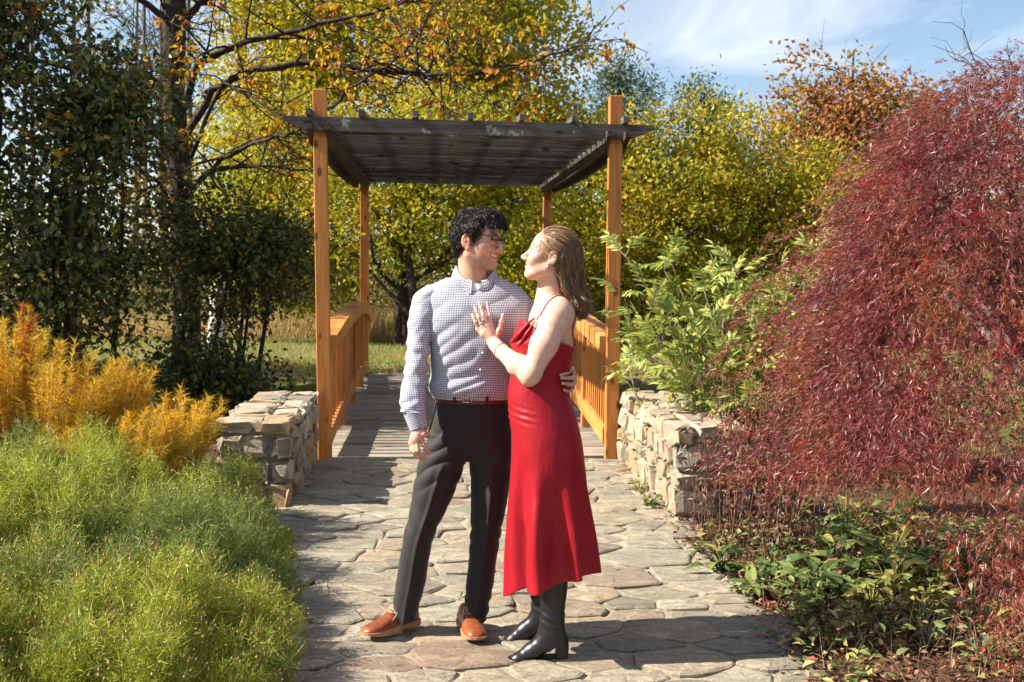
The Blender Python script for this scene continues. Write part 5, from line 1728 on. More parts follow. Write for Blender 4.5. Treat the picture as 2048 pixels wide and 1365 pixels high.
def skin_mat(name, tint=1.0):
    m, nt, b, out = new_mat(name)
    a = N(nt, "ShaderNodeAttribute", attribute_name="tone")
    v = objvec(nt)
    f = noise(nt, v, 40, 5); f2 = noise(nt, v, 400, 3)
    c = mixrgb(nt, 1.0, a.outputs["Color"], ramp(nt, f, [(.3, (.84, .78, .76)), (.7, (1.08, 1.06, 1.05))]), 'MULTIPLY')
    nt.links.new(c, b.inputs["Base Color"])
    b.inputs["Roughness"].default_value = .46; b.inputs["Specular IOR Level"].default_value = .38
    b.inputs["Subsurface Weight"].default_value = .16
    b.inputs["Subsurface Radius"].default_value = (.012, .005, .003)
    b.inputs["Subsurface Scale"].default_value = .6
    bump(nt, b, f2, .3, .0015)
    return m

def ribbons(paths, width, rng):
    """flat strands: paths (n, m, 3)"""
    n, m, _ = paths.shape
    d = unit(np.gradient(paths, axis=1))
    r_ = unit(rng.normal(0, 1, (n, 1, 3)))
    s = unit(np.cross(d, r_))
    t = np.linspace(0, 1, m)
    w_ = np.broadcast_to(width, (n,))[:, None] * (np.minimum(1, .35 + 3 * t) * np.minimum(1, (1.02 - t) * 3))[None]
    V = np.stack([paths - s * w_[..., None] / 2, paths + s * w_[..., None] / 2], 2).reshape(-1, 3)
    i = (np.arange(n)[:, None] * m + np.arange(m - 1)[None, :]).reshape(-1) * 2
    Q = np.stack([i, i + 1, i + 3, i + 2], -1)
    return V, Q

def hug(P, V, Nrm, lift):
    """lay a chain of points on a surface"""
    out_ = []
    for p in P:
        k = np.argmin(((V - p) ** 2).sum(1)); out_.append(V[k] + Nrm[k] * lift)
    out_ = np.array(out_)
    return np.stack([smooth1(out_[:, k], 2) for k in range(3)], -1)

def ridge(a):
    """soft folds with narrow valleys"""
    return 1.6 * (np.abs(np.sin(a / 2)) ** .8) - 1.0

def hair_mat(name, stops, rough=.38, spec=.5):
    m, nt, b, out = new_mat(name)
    g = nt.nodes.new("ShaderNodeNewGeometry")
    nt.links.new(ramp(nt, g.outputs["Random Per Island"], stops), b.inputs["Base Color"])
    b.inputs["Roughness"].default_value = rough; b.inputs["Specular IOR Level"].default_value = spec
    return m

def cloth_mat(name, col, rough=.8, spec=.2, sheen=.0, nscale=300, bst=.2):
    m, nt, b, out = new_mat(name)
    v = objvec(nt)
    f = noise(nt, v, nscale, 2); f1 = noise(nt, v, 14, 4)
    nt.links.new(ramp(nt, f1, [(.3, tuple(k * .88 for k in col)), (.7, tuple(k * 1.1 for k in col))]), b.inputs["Base Color"])
    b.inputs["Roughness"].default_value = rough; b.inputs["Specular IOR Level"].default_value = spec
    b.inputs["Sheen Weight"].default_value = sheen
    bump(nt, b, f, bst, .001)
    return m
# ================================================================== the man
SKIN = skin_mat("skin")
MANB = at(900, 1280, 4.6); MANB[2] = 0.0
man = empty("person", tuple(MANB))
tag(man, "man in glasses, blue gingham shirt, dark trousers and tan shoes, smiling at the woman", "person", "couple on the path")
def mpart(name, V, F, mat, parent=None, smooth=True, uv=None, attrs=None):
    return mesh_obj(name, np.asarray(V) - MANB, F, mat, parent or man, smooth, uv, attrs)

HM = Frame(at(954, 489, 4.62), R(60), R(-1), R(-3), 1.02)
xs = nonuni(-.20, .66, .006, [(.06, .36, .0023), (-.13, .0, .0025), (.50, .62, .003)])
ys = nonuni(4.18, 4.84, .006, [(4.48, 4.76, .0024), (4.40, 4.50, .003), (4.20, 4.40, .003)])
zs = nonuni(.02, 1.83, .011, [(1.50, 1.80, .0022), (.74, .90, .0026), (1.02, 1.15, .003)])
S = SDF(xs, ys, zs)
head_shape(S, HM, True)
S.cone(HM.w((0, -.022, -.045)), at(948, 585, 4.65), .057, .066, .03)
S.cone(at(925, 590, 4.65), at(975, 590, 4.65), .055, .055, .05)
S.cone(at(905, 620, 4.65), at(1000, 620, 4.66), .085, .085, .05)
S.cone(at(948, 640, 4.65), at(945, 820, 4.67), .105, .10, .05)
# right arm, hanging
S.cone(at(880, 606, 4.64), at(846, 650, 4.62), .045, .042, .03)
S.cone(at(846, 650, 4.62), at(834, 725, 4.58), .038, .031, .03)
S.cone(at(834, 725, 4.58), at(829, 790, 4.535), .031, .030, .03)
S.cone(at(829, 790, 4.535), at(838, 856, 4.50), .030, .025, .03)
# right hand, thumb hooked at the pocket
wr = at(839, 858, 4.50)
kn = [at(842, 876, 4.478), at(833, 881, 4.472), at(827, 884, 4.478), at(822, 887, 4.49)]
for q in kn: S.cone(wr, q, .019, .0125, .018)
S.cone(at(838, 866, 4.488), at(830, 876, 4.482), .018, .016, .015)
fing = [[kn[0], at(847, 890, 4.468), at(854, 900, 4.470), at(860, 907, 4.482)],
        [kn[1], at(836, 902, 4.458), at(845, 912, 4.462), at(853.5, 919, 4.478)],
        [kn[2], at(829, 904, 4.462), at(838, 915, 4.466), at(847, 921, 4.484)],
        [kn[3], at(823, 901, 4.474), at(829, 909, 4.478), at(835, 915, 4.490)]]
for ch, r0 in zip(fing, (.0098, .0100, .0096, .0082)):
    for j in range(3): S.cone(ch[j], ch[j + 1], r0 * (1 - .12 * j), r0 * (1 - .12 * (j + 1)), .004)
th = [at(842, 864, 4.482), at(848, 868, 4.474), at(853, 869, 4.480), at(857, 874, 4.50)]
for j in range(3): S.cone(th[j], th[j + 1], .0135 - .0015 * j, .012 - .0015 * j, .006)
# left arm round the woman's back
S.cone(at(1005, 606, 4.66), at(1050, 640, 4.69), .045, .043, .03)
S.cone(at(1056, 650, 4.695), at(1094, 714, 4.74), .036, .030, .03)
S.cone(at(1096, 716, 4.735), at(1134, 742, 4.56), .028, .025, .03)
wl = at(1136, 745, 4.52)
S.cone(at(1134, 742, 4.56), wl, .027, .024, .02)
kl = [at(1144, 738, 4.43), at(1147, 751, 4.425), at(1147, 764, 4.43), at(1144, 776, 4.44)]
for q in kl: S.cone(wl, q, .020, .0125, .018)
tl = [[kl[0], at(1140, 742, 4.36), at(1131, 748, 4.30), at(1121, 751, 4.262)],
      [kl[1], at(1145, 756, 4.35), at(1136, 757, 4.29), at(1123, 757, 4.250)],
      [kl[2], at(1144, 770, 4.35), at(1136, 769, 4.29), at(1125, 767, 4.250)],
      [kl[3], at(1140, 783, 4.37), at(1135, 784, 4.31), at(1128, 780, 4.275)]]
for ch, r0 in zip(tl, (.0100, .0100, .0096, .0082)):
    for j in range(3): S.cone(ch[j], ch[j + 1], r0 * (1 - .12 * j), r0 * (1 - .12 * (j + 1)), .004)
# legs and feet, under the cloth
for hip, kne, ank, toe in ((at(908, 850, 4.66), at(858, 1040, 4.60), at(808, 1238, 4.64), at(775, 1276, 4.56)), (at(985, 850, 4.67), at(972, 1050, 4.62), at(952, 1238, 4.62), at(958, 1278, 4.56))):
    S.cone(hip, kne, .062, .034, .05); S.cone(kne, ank, .033, .028, .03); S.cone(ank, toe, .033, .022, .02)
V, Q = S.mesh()
V = relax(V, Q, 1, .35)
tone = np.tile(np.array([.58, .35, .245]), (len(V), 1))
head_paint(HM, V, tone, True)
sock = V[:, 2] < .16
tone[sock] = (.30, .22, .15)
for ch in fing + tl:                                  # nails and knuckle warmth
    d_ = np.linalg.norm(V - ch[3], axis=1); m_ = np.exp(-(d_ / .008) ** 2)[:, None] * .45
    tone = tone * (1 - m_) + np.array([.66, .36, .28]) * m_
mpart("body", V, Q, SKIN, attrs={"tone": tone})
print("man body", len(V))
del S

# hair: a full mass plus locks
HAIRB = hair_mat("black_hair", [(0, (.006, .005, .005)), (.6, (.015, .012, .011)), (1, (.04, .034, .030))], .5, .32)
S = SDF(nonuni(.02, .40, .004, []), nonuni(4.46, 4.82, .004, []), nonuni(1.54, 1.86, .004, []))
E = lambda c, r, k=.02, sub=False: S.ell(HM.w(c), np.array(r) * HM.s, HM.M, k, sub)
E((0, -.012, .058), (.079, .096, .088))
E((0, -.048, .010), (.068, .054, .072), .03)
E((0, .055, .103), (.062, .045, .034), .03)
E((.0, .092, .080), (.056, .020, .020), .02)
E((-.064, .016, .062), (.019, .030, .040), .02)
E((.064, .016, .062), (.019, .030, .040), .02)
for sg in (-1, 1): E((sg * .070, .022, .016), (.008, .008, .022), .006)
E((0, .104, .005), (.094, .078, .074), .010, True)
for sg in (-1, 1):
    E((sg * .088, .002, -.022), (.034, .048, .048), .008, True)
    E((sg * .085, -.008, .012), (.026, .027, .034), .006, True)
E((0, -.010, -.10), (.12, .09, .06), .012, True)
V, Q = S.mesh()
Nn = mesh_normals(V, Q)
lo = HM.loc(V)
V = V + Nn * (.007 * vnoise(lo * 55, 3) + .005 * vnoise(lo * 110, 4))[:, None]
hair = mpart("hair", V, Q, HAIRB)
rng = np.random.default_rng(500)
k = rng.integers(0, len(V), 9000)
base = V[k]; nn = Nn[k]; lb = HM.loc(base)
flow = unit(np.stack([lb[:, 0] * 6, np.where(lb[:, 2] > .06, .5, -.4) + 0 * lb[:, 0], np.where(lb[:, 2] > .08, .1, -1.0)], -1) + rng.normal(0, .38, (len(k), 3))) @ HM.M
flow = unit(flow - nn * np.sum(flow * nn, 1, keepdims=True))
sd2 = np.cross(nn, flow)
t = np.linspace(0, 1, 7)[None, :, None]
Ls = rng.uniform(.022, .045, len(k))[:, None, None]; ph = rng.uniform(0, 6.28, len(k))[:, None, None]
paths = base[:, None] + flow[:, None] * t * Ls + nn[:, None] * (np.sin(t * 3.0) * .0055 + .001) + sd2[:, None] * .004 * np.sin(t * 4 + ph) * t
V2, Q2 = ribbons(paths, rng.uniform(.0007, .0017, len(k)), rng)
mpart("locks", V2, Q2, HAIRB, hair)

# glasses
GL = plain("glasses_frame", (.02, .02, .022), .3, .5); GLM = plain("glasses_wire", (.55, .53, .50), .25, .5, 1.0)
gl = empty("glasses"); gl.parent = man
mb = MB(); mw = MB()
for sg in (-1, 1):
    th = np.linspace(0, 2 * math.pi, 25)
    cx_, cz_ = sg * .0345, .016
    ring = [HM.w((cx_ + .0235 * np.sign(math.cos(a)) * abs(math.cos(a)) ** .8, .106 - 3.6 * (cx_ + .0235 * math.cos(a)) ** 2, cz_ + .0190 * np.sign(math.sin(a)) * abs(math.sin(a)) ** .8)) for a in th]
    topr = [r_ for r_, a in zip(ring, th) if math.sin(a) > -.05]
    mb.add(*tube(np.array(topr), .0027, 6)); mw.add(*tube(np.array([r_ for r_, a in zip(ring, th) if math.sin(a) < .08]), .0016, 6))
    mb.add(*tube(np.array([HM.w((sg * .058, .093, .028)), HM.w((sg * .073, .072, .033)), HM.w((sg * .0785, .03, .034)), HM.w((sg * .080, -.002, .034)), HM.w((sg * .077, -.020, .028))]), .0019, 6))
mb.add(*tube(np.array([HM.w((-.010, .110, .022)), HM.w((0, .113, .024)), HM.w((.010, .110, .022))]), .0015, 6))
V, F = mb.arrays(); mpart("frame", V, F, GL, gl)
V, F = mw.arrays(); mpart("rim", V, F, GLM, gl)
m, nt, b, out = new_mat("lens_glass")
b.inputs["Base Color"].default_value = (1, 1, 1, 1); b.inputs["Roughness"].default_value = .02
tr = nt.nodes.new("ShaderNodeBsdfTransparent"); gs = N(nt, "ShaderNodeBsdfGlossy", {"Roughness": .02})
fr = N(nt, "ShaderNodeFresnel", {"IOR": 1.45})
mxs = N(nt, "ShaderNodeMixShader", {0: fr.outputs[0], 1: tr.outputs[0], 2: gs.outputs[0]}); nt.links.new(mxs.outputs[0], out.inputs[0])
LENS = m
for sg in (-1, 1):
    th = np.linspace(0, 2 * math.pi, 24, endpoint=False); cx_, cz_ = sg * .0345, .016
    ring = [HM.w((cx_ + .023 * np.sign(math.cos(a)) * abs(math.cos(a)) ** .8, .106 - 3.6 * (cx_ + .0235 * math.cos(a)) ** 2, cz_ + .0185 * np.sign(math.sin(a)) * abs(math.sin(a)) ** .8)) for a in th]
    c_ = HM.w((cx_, .1020, cz_))
    V = np.vstack([ring, [c_]]); T = np.stack([np.arange(24), (np.arange(24) + 1) % 24, np.full(24, 24)], -1)
    mpart("lens", V, T, LENS, gl)

# shirt
m, nt, b, out = new_mat("gingham_cotton")
uvn = nt.nodes.new("ShaderNodeUVMap")
sc = N(nt, "ShaderNodeVectorMath", {0: uvn.outputs[0], 1: (1 / .0072, 1 / .0072, 1)}, operation='MULTIPLY')
fr = N(nt, "ShaderNodeVectorMath", {0: sc.outputs[0]}, operation='FRACTION')
sp = N(nt, "ShaderNodeSeparateXYZ", {0: fr.outputs[0]})
gu = N(nt, "ShaderNodeMath", {0: sp.outputs["X"], 1: .52}, operation='GREATER_THAN'); gv = N(nt, "ShaderNodeMath", {0: sp.outputs["Y"], 1: .52}, operation='GREATER_THAN')
ad = N(nt, "ShaderNodeMath", {0: gu.outputs[0], 1: gv.outputs[0]}, operation='ADD')
hf = N(nt, "ShaderNodeMath", {0: ad.outputs[0], 1: .5}, operation='MULTIPLY')
c = ramp(nt, hf.outputs[0], [(.2, (.78, .78, .81)), (.4, (.29, .305, .38)), (.75, (.030, .034, .075))], 'CONSTANT')
nt.links.new(c, b.inputs["Base Color"]); b.inputs["Roughness"].default_value = .85; b.inputs["Specular IOR Level"].default_value = .15
nzb = noise(nt, objvec(nt), 26, 4); bump(nt, b, nzb, .25, .006)
GING = m

def wr2(u_, v_, s, sd=0): return vnoise(np.stack([u_ * s, v_ * s, 0 * u_ + sd], -1), 17)
def shirt_disp(TH, Z, U, V_):
    front = smoothstep(1.9, .9, np.abs(TH))
    low = smoothstep(1.42, 1.15, Z)
    warp = .035 * wr2(U, Z, 7, 1)
    # long drag folds running from the chest down to the left hip
    a = (U * .62 + (Z - 1.03) * -.78 + warp) * 2 * math.pi / .050
    d = .0075 * ridge(a) * low * front * smoothstep(.12, -.02, U) * (.6 + .4 * wr2(U, Z, 10, 2))
    a2 = (U * .5 + (Z - 1.03) * -.86 + warp) * 2 * math.pi / .10
    d += .0032 * ridge(a2) * front * (1 - low * .5)
    d += .012 * np.exp(-((Z - 1.065) / .03) ** 2)                          # blouse above the belt
    d += .0035 * wr2(U, Z, 13, 3) + .0022 * wr2(U, Z, 30, 5)
    d += .0018 * (np.abs(U - .015) < .017)                                 # placket
    return d
NK = at(950, 560, 4.63)
rows = [(796, 868, 1022, 4.645, .105), (784, 862, 1028, 4.645, .118), (760, 862, 1034, 4.645, .120), (720, 860, 1046, 4.64, .122), (680, 858, 1058, 4.635, .126), (640, 851, 1062, 4.635, .124),
        (610, 846, 1060, 4.64, .112), (592, 846, 1056, 4.645, .098), (580, 851, 1047, 4.65, .086), (570, 864, 1032, 4.65, .078), (562, 882, 1014, 4.65, .072), (555, 896, 1002, 4.65, .068)]
tab = table(rows, 130, 3)
def neckline(th): # open at the throat
    return tab[0][-1] - .058 * np.exp(-((th - .12) / .34) ** 2) - .004
V, Q, uv = tube_surface(tab, 110, 2.3, shirt_disp, ztop=neckline)
Vs, Qs, Us = [V], [Q], [uv]; off = len(V)
def sleeve_disp(TH, Z, U, V_):
    z0 = 1.17
    d = .004 * wr2(U * 1.2, Z * 1.5, 20, 4) + .0045 * np.sin((Z * 1.0 + .35 * U) * 2 * math.pi / .058 + 3 * wr2(U, Z, 9, 6)) * np.exp(-((Z - z0) / .11) ** 2)
    d += .004 * np.sin((Z - .5 * U) * 2 * math.pi / .045) * smoothstep(1.06, .98, Z)
    return d + .003 * wr2(U, Z, 40, 8)
rows = [(823, 803, 850, 4.505, .046), (812, 800, 850, 4.515, .050), (790, 802, 852, 4.535, .052), (750, 808, 853, 4.565, .054), (700, 813, 859, 4.595, .056), (660, 815, 867, 4.615, .060), (625, 819, 876, 4.63, .066), (600, 825, 886, 4.64, .068), (585, 832, 890, 4.645, .062), (576, 842, 892, 4.65, .050), (570, 858, 888, 4.65, .030)]
V, Q, uv = tube_surface(table(rows, 90, 3), 48, 2.0, sleeve_disp)
Vs.append(V); Qs.append(Q + off); Us.append(uv); off += len(V)
pl = spline([at(1012, 603, 4.66), at(1040, 620, 4.67), at(1062, 660, 4.70), at(1096, 716, 4.745), at(1117, 731, 4.66), at(1134, 743, 4.56)], 50)
V, Q, uv = path_tube(pl, np.interp(np.linspace(0, 1, 50), [0, .12, .5, .8, 1], [.050, .064, .056, .047, .036]), n=36, up=(0, -1, .2), disp=lambda T_, s_: .004 * wr2(T_ * .1, s_, 22, 9))
Vs.append(V); Qs.append(Q + off); Us.append(uv); off += len(V)
shirt = mpart("shirt", np.vstack(Vs), np.vstack(Qs), GING, uv=np.vstack(Us))
# cuff
p0, p1 = at(829, 821, 4.508), at(838, 858, 4.498)
tt = np.linspace(0, 1, 12)[:, None]
V, Q, uv = path_tube(p0 + (p1 - p0) * tt, np.linspace(.048, .0375, 12), np.linspace(.047, .036, 12), 36, (0, -1, 0), lambda T_, s_: .0012 * wr2(T_ * .1, s_, 40, 3))
mpart("cuff", V, Q, GING, shirt, uv=uv)
# collar: a folded leaf on each side of the open neck
for sg in (-1, 1):
    n = 26
    th = np.linspace(.24, math.pi, n) * sg + .06
    rows_ = []
    cz = NK[2]
    for j, (dz, dr) in enumerate(((-.040, -.002), (-.012, .000), (.000, .003), (-.001, .009), (-.022, .018), (-.046, .026))):
        pts_ = []
        for a in th:
            back = smoothstep(.25, 1.7, abs(a))
            rx, ry = .074, .070
            zt = cz - .004 + .062 * back
            ext = (1.0 + .75 * np.exp(-((abs(a) - .46) / .20) ** 2)) if j >= 4 else 1
            rr = dr * (1.0 + .35 * np.exp(-((abs(a) - .5) / .3) ** 2))
            pts_.append([NK[0] + (rx + rr) * math.sin(a), NK[1] + .018 - (ry + rr) * math.cos(a), zt + dz * ext])
        rows_.append(pts_)
    A = np.array(rows_); k_ = len(rows_)
    i = np.arange(k_ - 1)[:, None] * n + np.arange(n - 1)[None, :]
    Q = np.stack([i, i + 1, i + n + 1, i + n], -1).reshape(-1, 4)
    uvc = np.stack([np.tile(np.arange(n) * .0085, (k_, 1)), np.tile(np.array([0, .022, .028, .036, .058, .08])[:, None], (1, n))], -1).reshape(-1, 2)
    mpart("collar", A.reshape(-1, 3), Q, GING, shirt, uv=uvc)
# white undershirt at the throat
tabu = table([(590, 905, 1000, 4.645, .085), (575, 912, 992, 4.645, .080), (562, 918, 984, 4.645, .072), (555, 922, 980, 4.645, .068)], 20, 2)
V, Q, uv = tube_surface(tabu, 40, 2.0, ztop=lambda th: tabu[0][-1] - .026 * np.exp(-((th - .1) / .6) ** 2))
mpart("undershirt", V, Q, cloth_mat("white_cotton", (.74, .76, .80), .9), man)
BTN = plain("button", (.85, .85, .83), .4, .5)
for py in (577, 612, 640, 672, 706, 740, 772):
    z_ = at(966, py, 4.52)[2]
    yc = np.interp(z_, tab[0], tab[2]) - np.interp(z_, tab[0], tab[4]) - .004 - .002
    xc = np.interp(z_, tab[0], tab[1]) + .015
    V, Q, T = tube(np.array([[xc, yc - .004, z_], [xc, yc + .006, z_]]), .005, 10)
    mpart("button", V, [Q, T], BTN, shirt)

# trousers
TROU = cloth_mat("charcoal_wool", (.017, .0145, .0145), .72, .3, .15, 500, .15)
rowsP = [(915, 860, 1024, 4.66, .095), (895, 858, 1027, 4.655, .112), (870, 861, 1026, 4.65, .118), (840, 865, 1024, 4.65, .116), (815, 869, 1021, 4.65, .108), (797, 872, 1018, 4.65, .102)]
rowsR = [(1239, 786, 832, 4.632, .058), (1200, 787, 842, 4.625, .062), (1160, 793, 852, 4.615, .066), (1120, 799, 858, 4.61, .070), (1080, 806, 866, 4.605, .074), (1045, 814, 880, 4.605, .078), (1020, 819, 893, 4.61, .080), (980, 825, 911, 4.62, .088), (940, 833, 926, 4.635, .096), (905, 845, 942, 4.65, .105), (870, 862, 955, 4.655, .105)]
rowsL = [(1239, 929, 974, 4.615, .056), (1200, 930, 981, 4.615, .062), (1150, 934, 989, 4.615, .067), (1100, 938, 997, 4.618, .073), (1050, 942, 1005, 4.622, .078), (1000, 942, 1014, 4.63, .086), (960, 942, 1021, 4.64, .094), (920, 939, 1026, 4.65, .102), (880, 932, 1026, 4.655, .106)]
tP, tR, tL = table(rowsP, 60, 3), table(rowsR, 120, 3), table(rowsL, 120, 3)
S = SDF(nonuni(-.24, .42, .0042, []), nonuni(4.48, 4.80, .0042, []), nonuni(.06, 1.07, .0046, []))
S.loft(*tP, k=.02, p=2.3); S.loft(*tR, k=.022, p=2.1); S.loft(*tL, k=.022, p=2.1)
V, Q = S.mesh(); V = relax(V, Q, 1, .4); del S
Nn = mesh_normals(V, Q)
x, y, z = V.T
xr, xl = np.interp(z, tR[0], tR[1]), np.interp(z, tL[0], tL[1])
isR = np.abs(x - xr) < np.abs(x - xl)
u = np.where(isR, x - xr, x - xl); front = smoothstep(.35, -.35, Nn[:, 1])
ang = np.arctan2(Nn[:, 0], -Nn[:, 1])
side = np.where(isR, 1.0, 5.0)
def wv(s, sd): return vnoise(np.stack([(x + side) * s, z * s, y * s * .5 + sd], -1), 23)
d = .003 * wv(9, 1) + .0012 * wv(22, 2)
leg = smoothstep(.80, .66, z)
d += .0085 * np.exp(-((u + .002) / .010) ** 2) * front * leg                                   # pressed crease
kz = np.where(isR, .47, .44)
d += .0042 * ridge((z * .95 + u * .6) * 2 * math.pi / .085 + 3 * wv(6, 3)) * np.exp(-((z - kz) / .09) ** 2)
d += .0060 * ridge((z * .85 - u * .7) * 2 * math.pi / .080 + 2 * wv(7, 4)) * smoothstep(.60, .70, z) * smoothstep(.92, .84, z) * (np.where(isR, 1.0, .5))
d += .0065 * np.sin(z * 2 * math.pi / .06 + 1.5 * ang) * smoothstep(.24, .14, z) * np.where(isR, .25, .6)
fly = np.exp(-((x - at(958, 830, 4.54)[0]) / .006) ** 2) * front * smoothstep(.86, .92, z)
d += .004 * fly
V = V + Nn * d[:, None]
trou = mpart("trousers", V, Q, TROU)
# pocket edge and fly seam
sl = [at(872, 812, 4.545), at(866, 840, 4.545), at(859, 866, 4.545)]
V, Q, T = tube(spline([at(873, 806, 4.556), at(866, 838, 4.535), at(857, 868, 4.532)], 12), .003, 6); mpart("pocket_edge", V, [Q, T], TROU, trou)
# belt
LEA = plain("brown_leather", (.105, .028, .016), .38, .5, nscale=60, namt=.3, bmp=(.2, .003))
rows = [(804, 870, 1020, 4.65, .108), (795, 870, 1020, 4.65, .110), (786, 870, 1021, 4.65, .108)]
V, Q, uv = tube_surface(table(rows, 10, 0), 96, 2.3)
belt = mpart("belt", V, Q, LEA, man)
BUC = plain("steel_buckle", (.62, .60, .56), .25, .5, 1.0)
c_ = at(935, 796, 4.533)
mb = MB()
bw, bh = .018, .019
loop = np.array([[c_[0] - bw, c_[1], c_[2] - bh], [c_[0] + bw, c_[1], c_[2] - bh], [c_[0] + bw, c_[1], c_[2] + bh], [c_[0] - bw, c_[1], c_[2] + bh], [c_[0] - bw, c_[1], c_[2] - bh]])
for a, d_ in zip(loop[:-1], loop[1:]): mb.add(*tube(np.array([a, d_]), .0028, 6))
mb.add(*tube(np.array([c_ + [-bw, -.002, 0], c_ + [bw * .6, -.003, 0]]), .002, 6))
V, F = mb.arrays(); mpart("buckle", V, F, BUC, belt)
for px in (909, 974):
    c_ = at(px, 796, 4.536); V, Q, T = box_vq(c_, (.010, .006, .050), .002); mpart("belt_loop", V, [Q, T], TROU, trou, False)

# shoes
TAN = plain("tan_leather", (.22, .062, .020), .35, .5, nscale=26, namt=.25, bmp=(.15, .004))
SOLE = plain("sole_edge", (.40, .21, .10), .6, .3, nscale=50, namt=.15)
LACE_ = plain("beige_lace", (.62, .52, .38), .8, .2)
def shoe(heel, ang, label=None):
    """heel = ground point under the heel, ang = heading (0 faces the camera, positive to +X)"""
    f = np.array([math.sin(ang), -math.cos(ang), 0]); l = np.array([math.cos(ang), math.sin(ang), 0]); u_ = np.array([0, 0, 1.])
    T3 = lambda A: heel + A[..., 0:1] * f + A[..., 1:2] * l + A[..., 2:3] * u_
    x = np.array([-.012, .000, .02, .06, .095, .125, .155, .19, .225, .255, .275, .288, .293])
    w_ = np.array([.0015, .024, .032, .0355, .036, .037, .040, .0445, .0465, .043, .035, .022, .0015])
    h = np.array([.050, .078, .093, .098, .096, .088, .074, .060, .052, .047, .043, .034, .0215])
    xn = np.linspace(x[0], x[-1], 44); wn = np.interp(xn, x, w_); hn = smooth1(np.interp(xn, x, h), 2)
    ph = np.linspace(0, math.pi, 23)
    z0 = .020
    wid = wn[:, None] * (np.sign(np.cos(ph)) * np.abs(np.cos(ph)) ** .8)[None]
    hei = z0 + (hn - z0)[:, None] * (np.sin(ph) ** .75)[None]
    hi = smoothstep(.10, .05, xn)[:, None]
    wid = wid * (1 - .18 * hi * np.sin(ph)[None] ** 3)
    A = np.stack([np.tile(xn[:, None], (1, 23)), wid, hei + .0012 * wr2(xn[:, None] + 0 * wid, wid, 60, 4) + .002 * np.sin(xn[:, None] * 2 * math.pi / .02) * np.exp(-((xn[:, None] - .19) / .025) ** 2) * np.sin(ph)[None]], -1)
    i = np.arange(43)[:, None] * 23 + np.arange(22)[None, :]
    Q = np.stack([i, i + 1, i + 24, i + 23], -1).reshape(-1, 4)
    root = mpart("shoe", T3(A).reshape(-1, 3), Q, TAN, man)
    # sole with a stacked heel
    out_ = np.concatenate([np.stack([xn, wn + .0045], -1), np.stack([xn[::-1], -wn[::-1] - .0045], -1)])
    out_[:, 0] += np.sign(out_[:, 0] - .14) * .004
    n = len(out_)
    zt = np.full(n, .024); zb = np.where(out_[:, 0] < .075, .0, np.where(out_[:, 0] < .082, .008, .004 + .010 * smoothstep(.22, .29, out_[:, 0])))
    zb = np.where((out_[:, 0] > .082) & (out_[:, 0] < .12), .009, zb)
    Vt = np.concatenate([np.column_stack([out_, zt]), np.column_stack([out_, zb]), [[.14, 0, .024], [.14, 0, .006]]])
    k = np.arange(n); k2 = (k + 1) % n
    Qs_ = np.stack([k, k2, n + k2, n + k], -1)
    Ts_ = np.vstack([np.stack([k2, k, np.full(n, 2 * n)], -1), np.stack([n + k, n + k2, np.full(n, 2 * n + 1)], -1)])
    mpart("sole", T3(Vt), [Qs_, Ts_], SOLE, root, False)
    mb = MB()
    for j, xx in enumerate((.100, .115, .130, .145)):
        zz = np.interp(xx, xn, hn) + .003
        P = np.array([[xx, -.017, zz - .006], [xx + .003, -.008, zz], [xx + .003, .008, zz], [xx, .017, zz - .006]])
        mb.add(*tube(T3(P), .0017, 5))
    for sg in (-1, 1):
        P = spline(np.array([[.103, 0, .093], [.110, sg * .018, .099], [.128, sg * .030, .086], [.142, sg * .024, .078], [.122, sg * .008, .090], [.106, 0, .094]]), 18)
        mb.add(*tube(T3(P), .0016, 5))
        P = spline(np.array([[.104, 0, .094], [.118, sg * .022, .090], [.145, sg * .034, .070], [.165, sg * .037, .056]]), 10)
        mb.add(*tube(T3(P), .0015, 5))
    V, F = mb.arrays(); mpart("laces", V, F, LACE_, root)
    P = spline(np.array([[.02, .034, .03], [.05, .036, .055], [.09, .034, .068], [.15, .020, .078], [.162, 0, .074], [.15, -.020, .078], [.09, -.034, .068], [.05, -.036, .055], [.02, -.034, .03]]), 40)
    V, Q, T = tube(T3(P), .0014, 5); mpart("seam", V, [Q, T], TAN, root)
shoe(np.array([-.055, 4.700, .030]), R(-47))
shoe(np.array([.150, 4.715, .030]), R(10))
# ================================================================== the woman
WB = at(1075, 1310, 4.38); WB[2] = 0.0
woman = empty("person", tuple(WB))
tag(woman, "woman in red satin dress and black boots resting a hand on the shirt", "person", "couple on the path")
def wpart(name, V, F, mat, parent=None, smooth=True, uv=None, attrs=None):
    return mesh_obj(name, np.asarray(V) - WB, F, mat, parent or woman, smooth, uv, attrs)
HW = Frame(at(1101, 520, 4.37), R(-98), R(17), R(2), .97)
xs = nonuni(.10, .66, .006, [(.12, .32, .0024), (.34, .62, .0026)])
ys = nonuni(4.10, 4.90, .008, [(4.26, 4.52, .0026)])
zs = nonuni(.05, 1.76, .012, [(1.40, 1.70, .0024), (1.20, 1.46, .0028), (1.06, 1.20, .004)])
S = SDF(xs, ys, zs)
head_shape(S, HW, False)
S.cone(HW.w((0, -.018, -.045)), at(1106, 592, 4.40), .046, .050, .025)
S.cone(at(1106, 588, 4.40), at(1106, 630, 4.40), .056, .085, .05)
# chest and back
tabw = table([(900, 1030, 1160, 4.40, .13), (800, 1034, 1132, 4.40, .10), (740, 1040, 1134, 4.40, .105), (700, 1046, 1144, 4.40, .115), (660, 1054, 1148, 4.40, .135), (630, 1064, 1146, 4.40, .140), (612, 1074, 1142, 4.40, .12), (600, 1084, 1132, 4.40, .085)], 60, 3)
S.loft(*tabw, k=.04, p=2.2)
